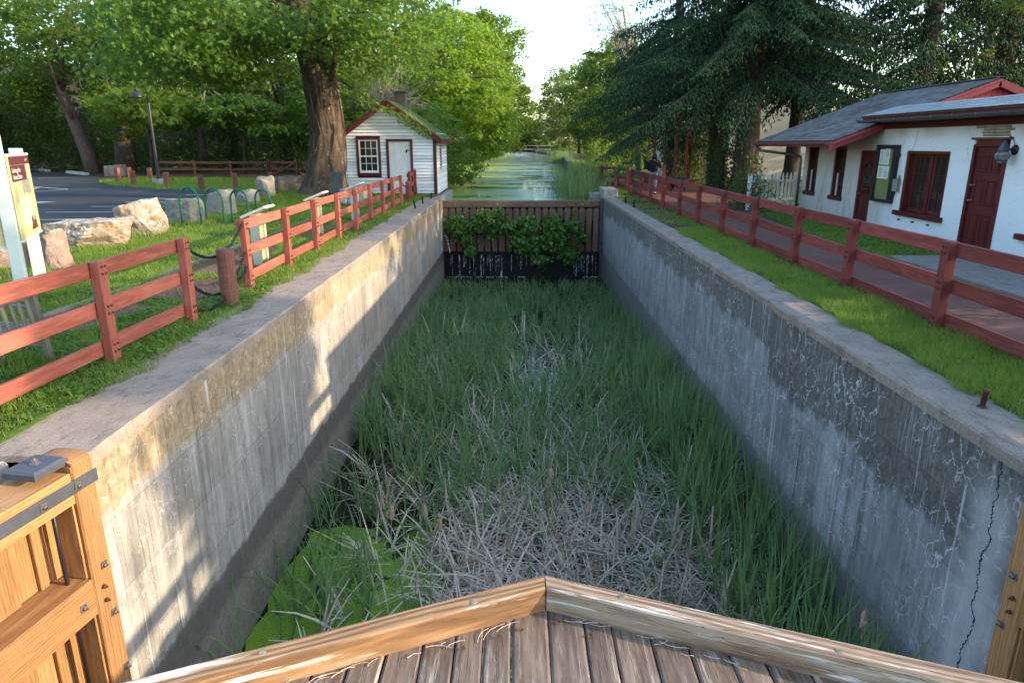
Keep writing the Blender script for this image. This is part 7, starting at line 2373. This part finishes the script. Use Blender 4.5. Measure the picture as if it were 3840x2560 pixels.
#           0 pelvis    1 waist       2 chest       3 neck        4 head        5,6 hips  ...
PV = [(0, 0, .93), (0, .0, 1.08), (0, .02, 1.32), (0, .03, 1.48), (0, .05, 1.60), (0, .06, 1.70),
      (-.10, 0, .88), (-.12, .10, .50), (-.13, .02, .09), (-.13, .14, .04),
      (.10, 0, .88), (.11, -.08, .50), (.12, -.20, .10), (.12, -.08, .04),
      (-.19, .02, 1.40), (-.27, .02, 1.12), (-.20, .22, 1.02), (-.17, .30, 1.03),
      (.19, .02, 1.40), (.29, .06, 1.14), (.20, .27, 1.22), (.18, .34, 1.25)]
PE = [(0, 1), (1, 2), (2, 3), (3, 4), (4, 5), (0, 6), (6, 7), (7, 8), (8, 9), (0, 10), (10, 11), (11, 12), (12, 13), (2, 14), (14, 15), (15, 16), (16, 17), (2, 18), (18, 19), (19, 20), (20, 21)]
PR = [(.14, .10), (.13, .095), (.16, .11), .055, .085, .075, .085, .062, .042, .035, .085, .062, .042, .035, .055, .045, .035, .03, .055, .045, .035, .03]
skin('body', PV, PE, PR, M_['skin'], pe, MP)
JV = [PV[i] for i in (1, 2, 3, 4, 5, 14, 15, 16, 18, 19, 20)]
JV[0] = (0, 0, .92)
JE = [(0, 1), (1, 2), (2, 3), (3, 4), (1, 5), (5, 6), (6, 7), (1, 8), (8, 9), (9, 10)]
skin('jacket', JV, JE, [(.20, .15), (.21, .16), .10, .125, .115, .09, .075, .055, .09, .075, .055], M_['black'], pe, MP)
TV = [PV[i] for i in (0, 6, 7, 8, 10, 11, 12)]
skin('jeans', TV, [(0, 1), (1, 2), (2, 3), (0, 4), (4, 5), (5, 6)], [(.165, .125), .105, .085, .07, .105, .085, .07], M_['jeans'], pe, MP)
for k in (8, 12):
    p = Vector(PV[k])
    skin('shoe', [(p.x, p.y - .03, .05), (p.x, p.y + .10, .045), (p.x, p.y + .2, .035)], [(0, 1), (1, 2)], [(.05, .05), (.05, .04), (.04, .03)], M_['black'], pe, MP)
ph = B().tube([(.12, .36, 1.26), (.34, .40, 1.33)], .014, 6).link('stick', M_['white_paint'], None, MP)
setp(ph, 'thin white stick held up in the hand of the walking person', 'stick')
dgm = Matrix.Translation((7.25, 31.3, 0)) @ Matrix.Rotation(R(-75), 4, 'Z')
do = thing('dog', 'black dog standing behind the red fence near the spruce foot', 'dog', (7.25, 31.3, 0))
DV = [(0, -.30, .52), (0, -.05, .50), (0, .22, .50), (0, .36, .60), (0, .47, .70), (0, .60, .66),
      (-.09, .22, .40), (-.09, .20, .22), (-.09, .23, .03), (.09, .22, .40), (.09, .27, .22), (.09, .30, .03),
      (-.09, -.32, .42), (-.09, -.24, .28), (-.09, -.36, .16), (-.09, -.32, .03), (.09, -.32, .42), (.09, -.26, .28), (.09, -.40, .16), (.09, -.37, .03),
      (0, -.42, .56), (0, -.60, .50), (0, -.72, .54), (-.06, .45, .80), (.06, .45, .80)]
DE = [(0, 1), (1, 2), (2, 3), (3, 4), (4, 5), (2, 6), (6, 7), (7, 8), (2, 9), (9, 10), (10, 11), (0, 12), (12, 13), (13, 14), (14, 15), (0, 16), (16, 17), (17, 18), (18, 19), (0, 20), (20, 21), (21, 22), (4, 23), (4, 24)]
DR = [(.11, .12), (.11, .115), (.12, .15), .085, .085, .042, .065, .04, .03, .065, .04, .03, .085, .06, .032, .03, .085, .06, .032, .03, .04, .022, .012, .022, .022]
skin('body', DV, DE, DR, M_['dog_fur'], do, dgm)
skin('collar', [(0, .33, .575), (0, .37, .615)], [(0, 1)], [.10, .10], M_['gutter'], do, dgm, 1)
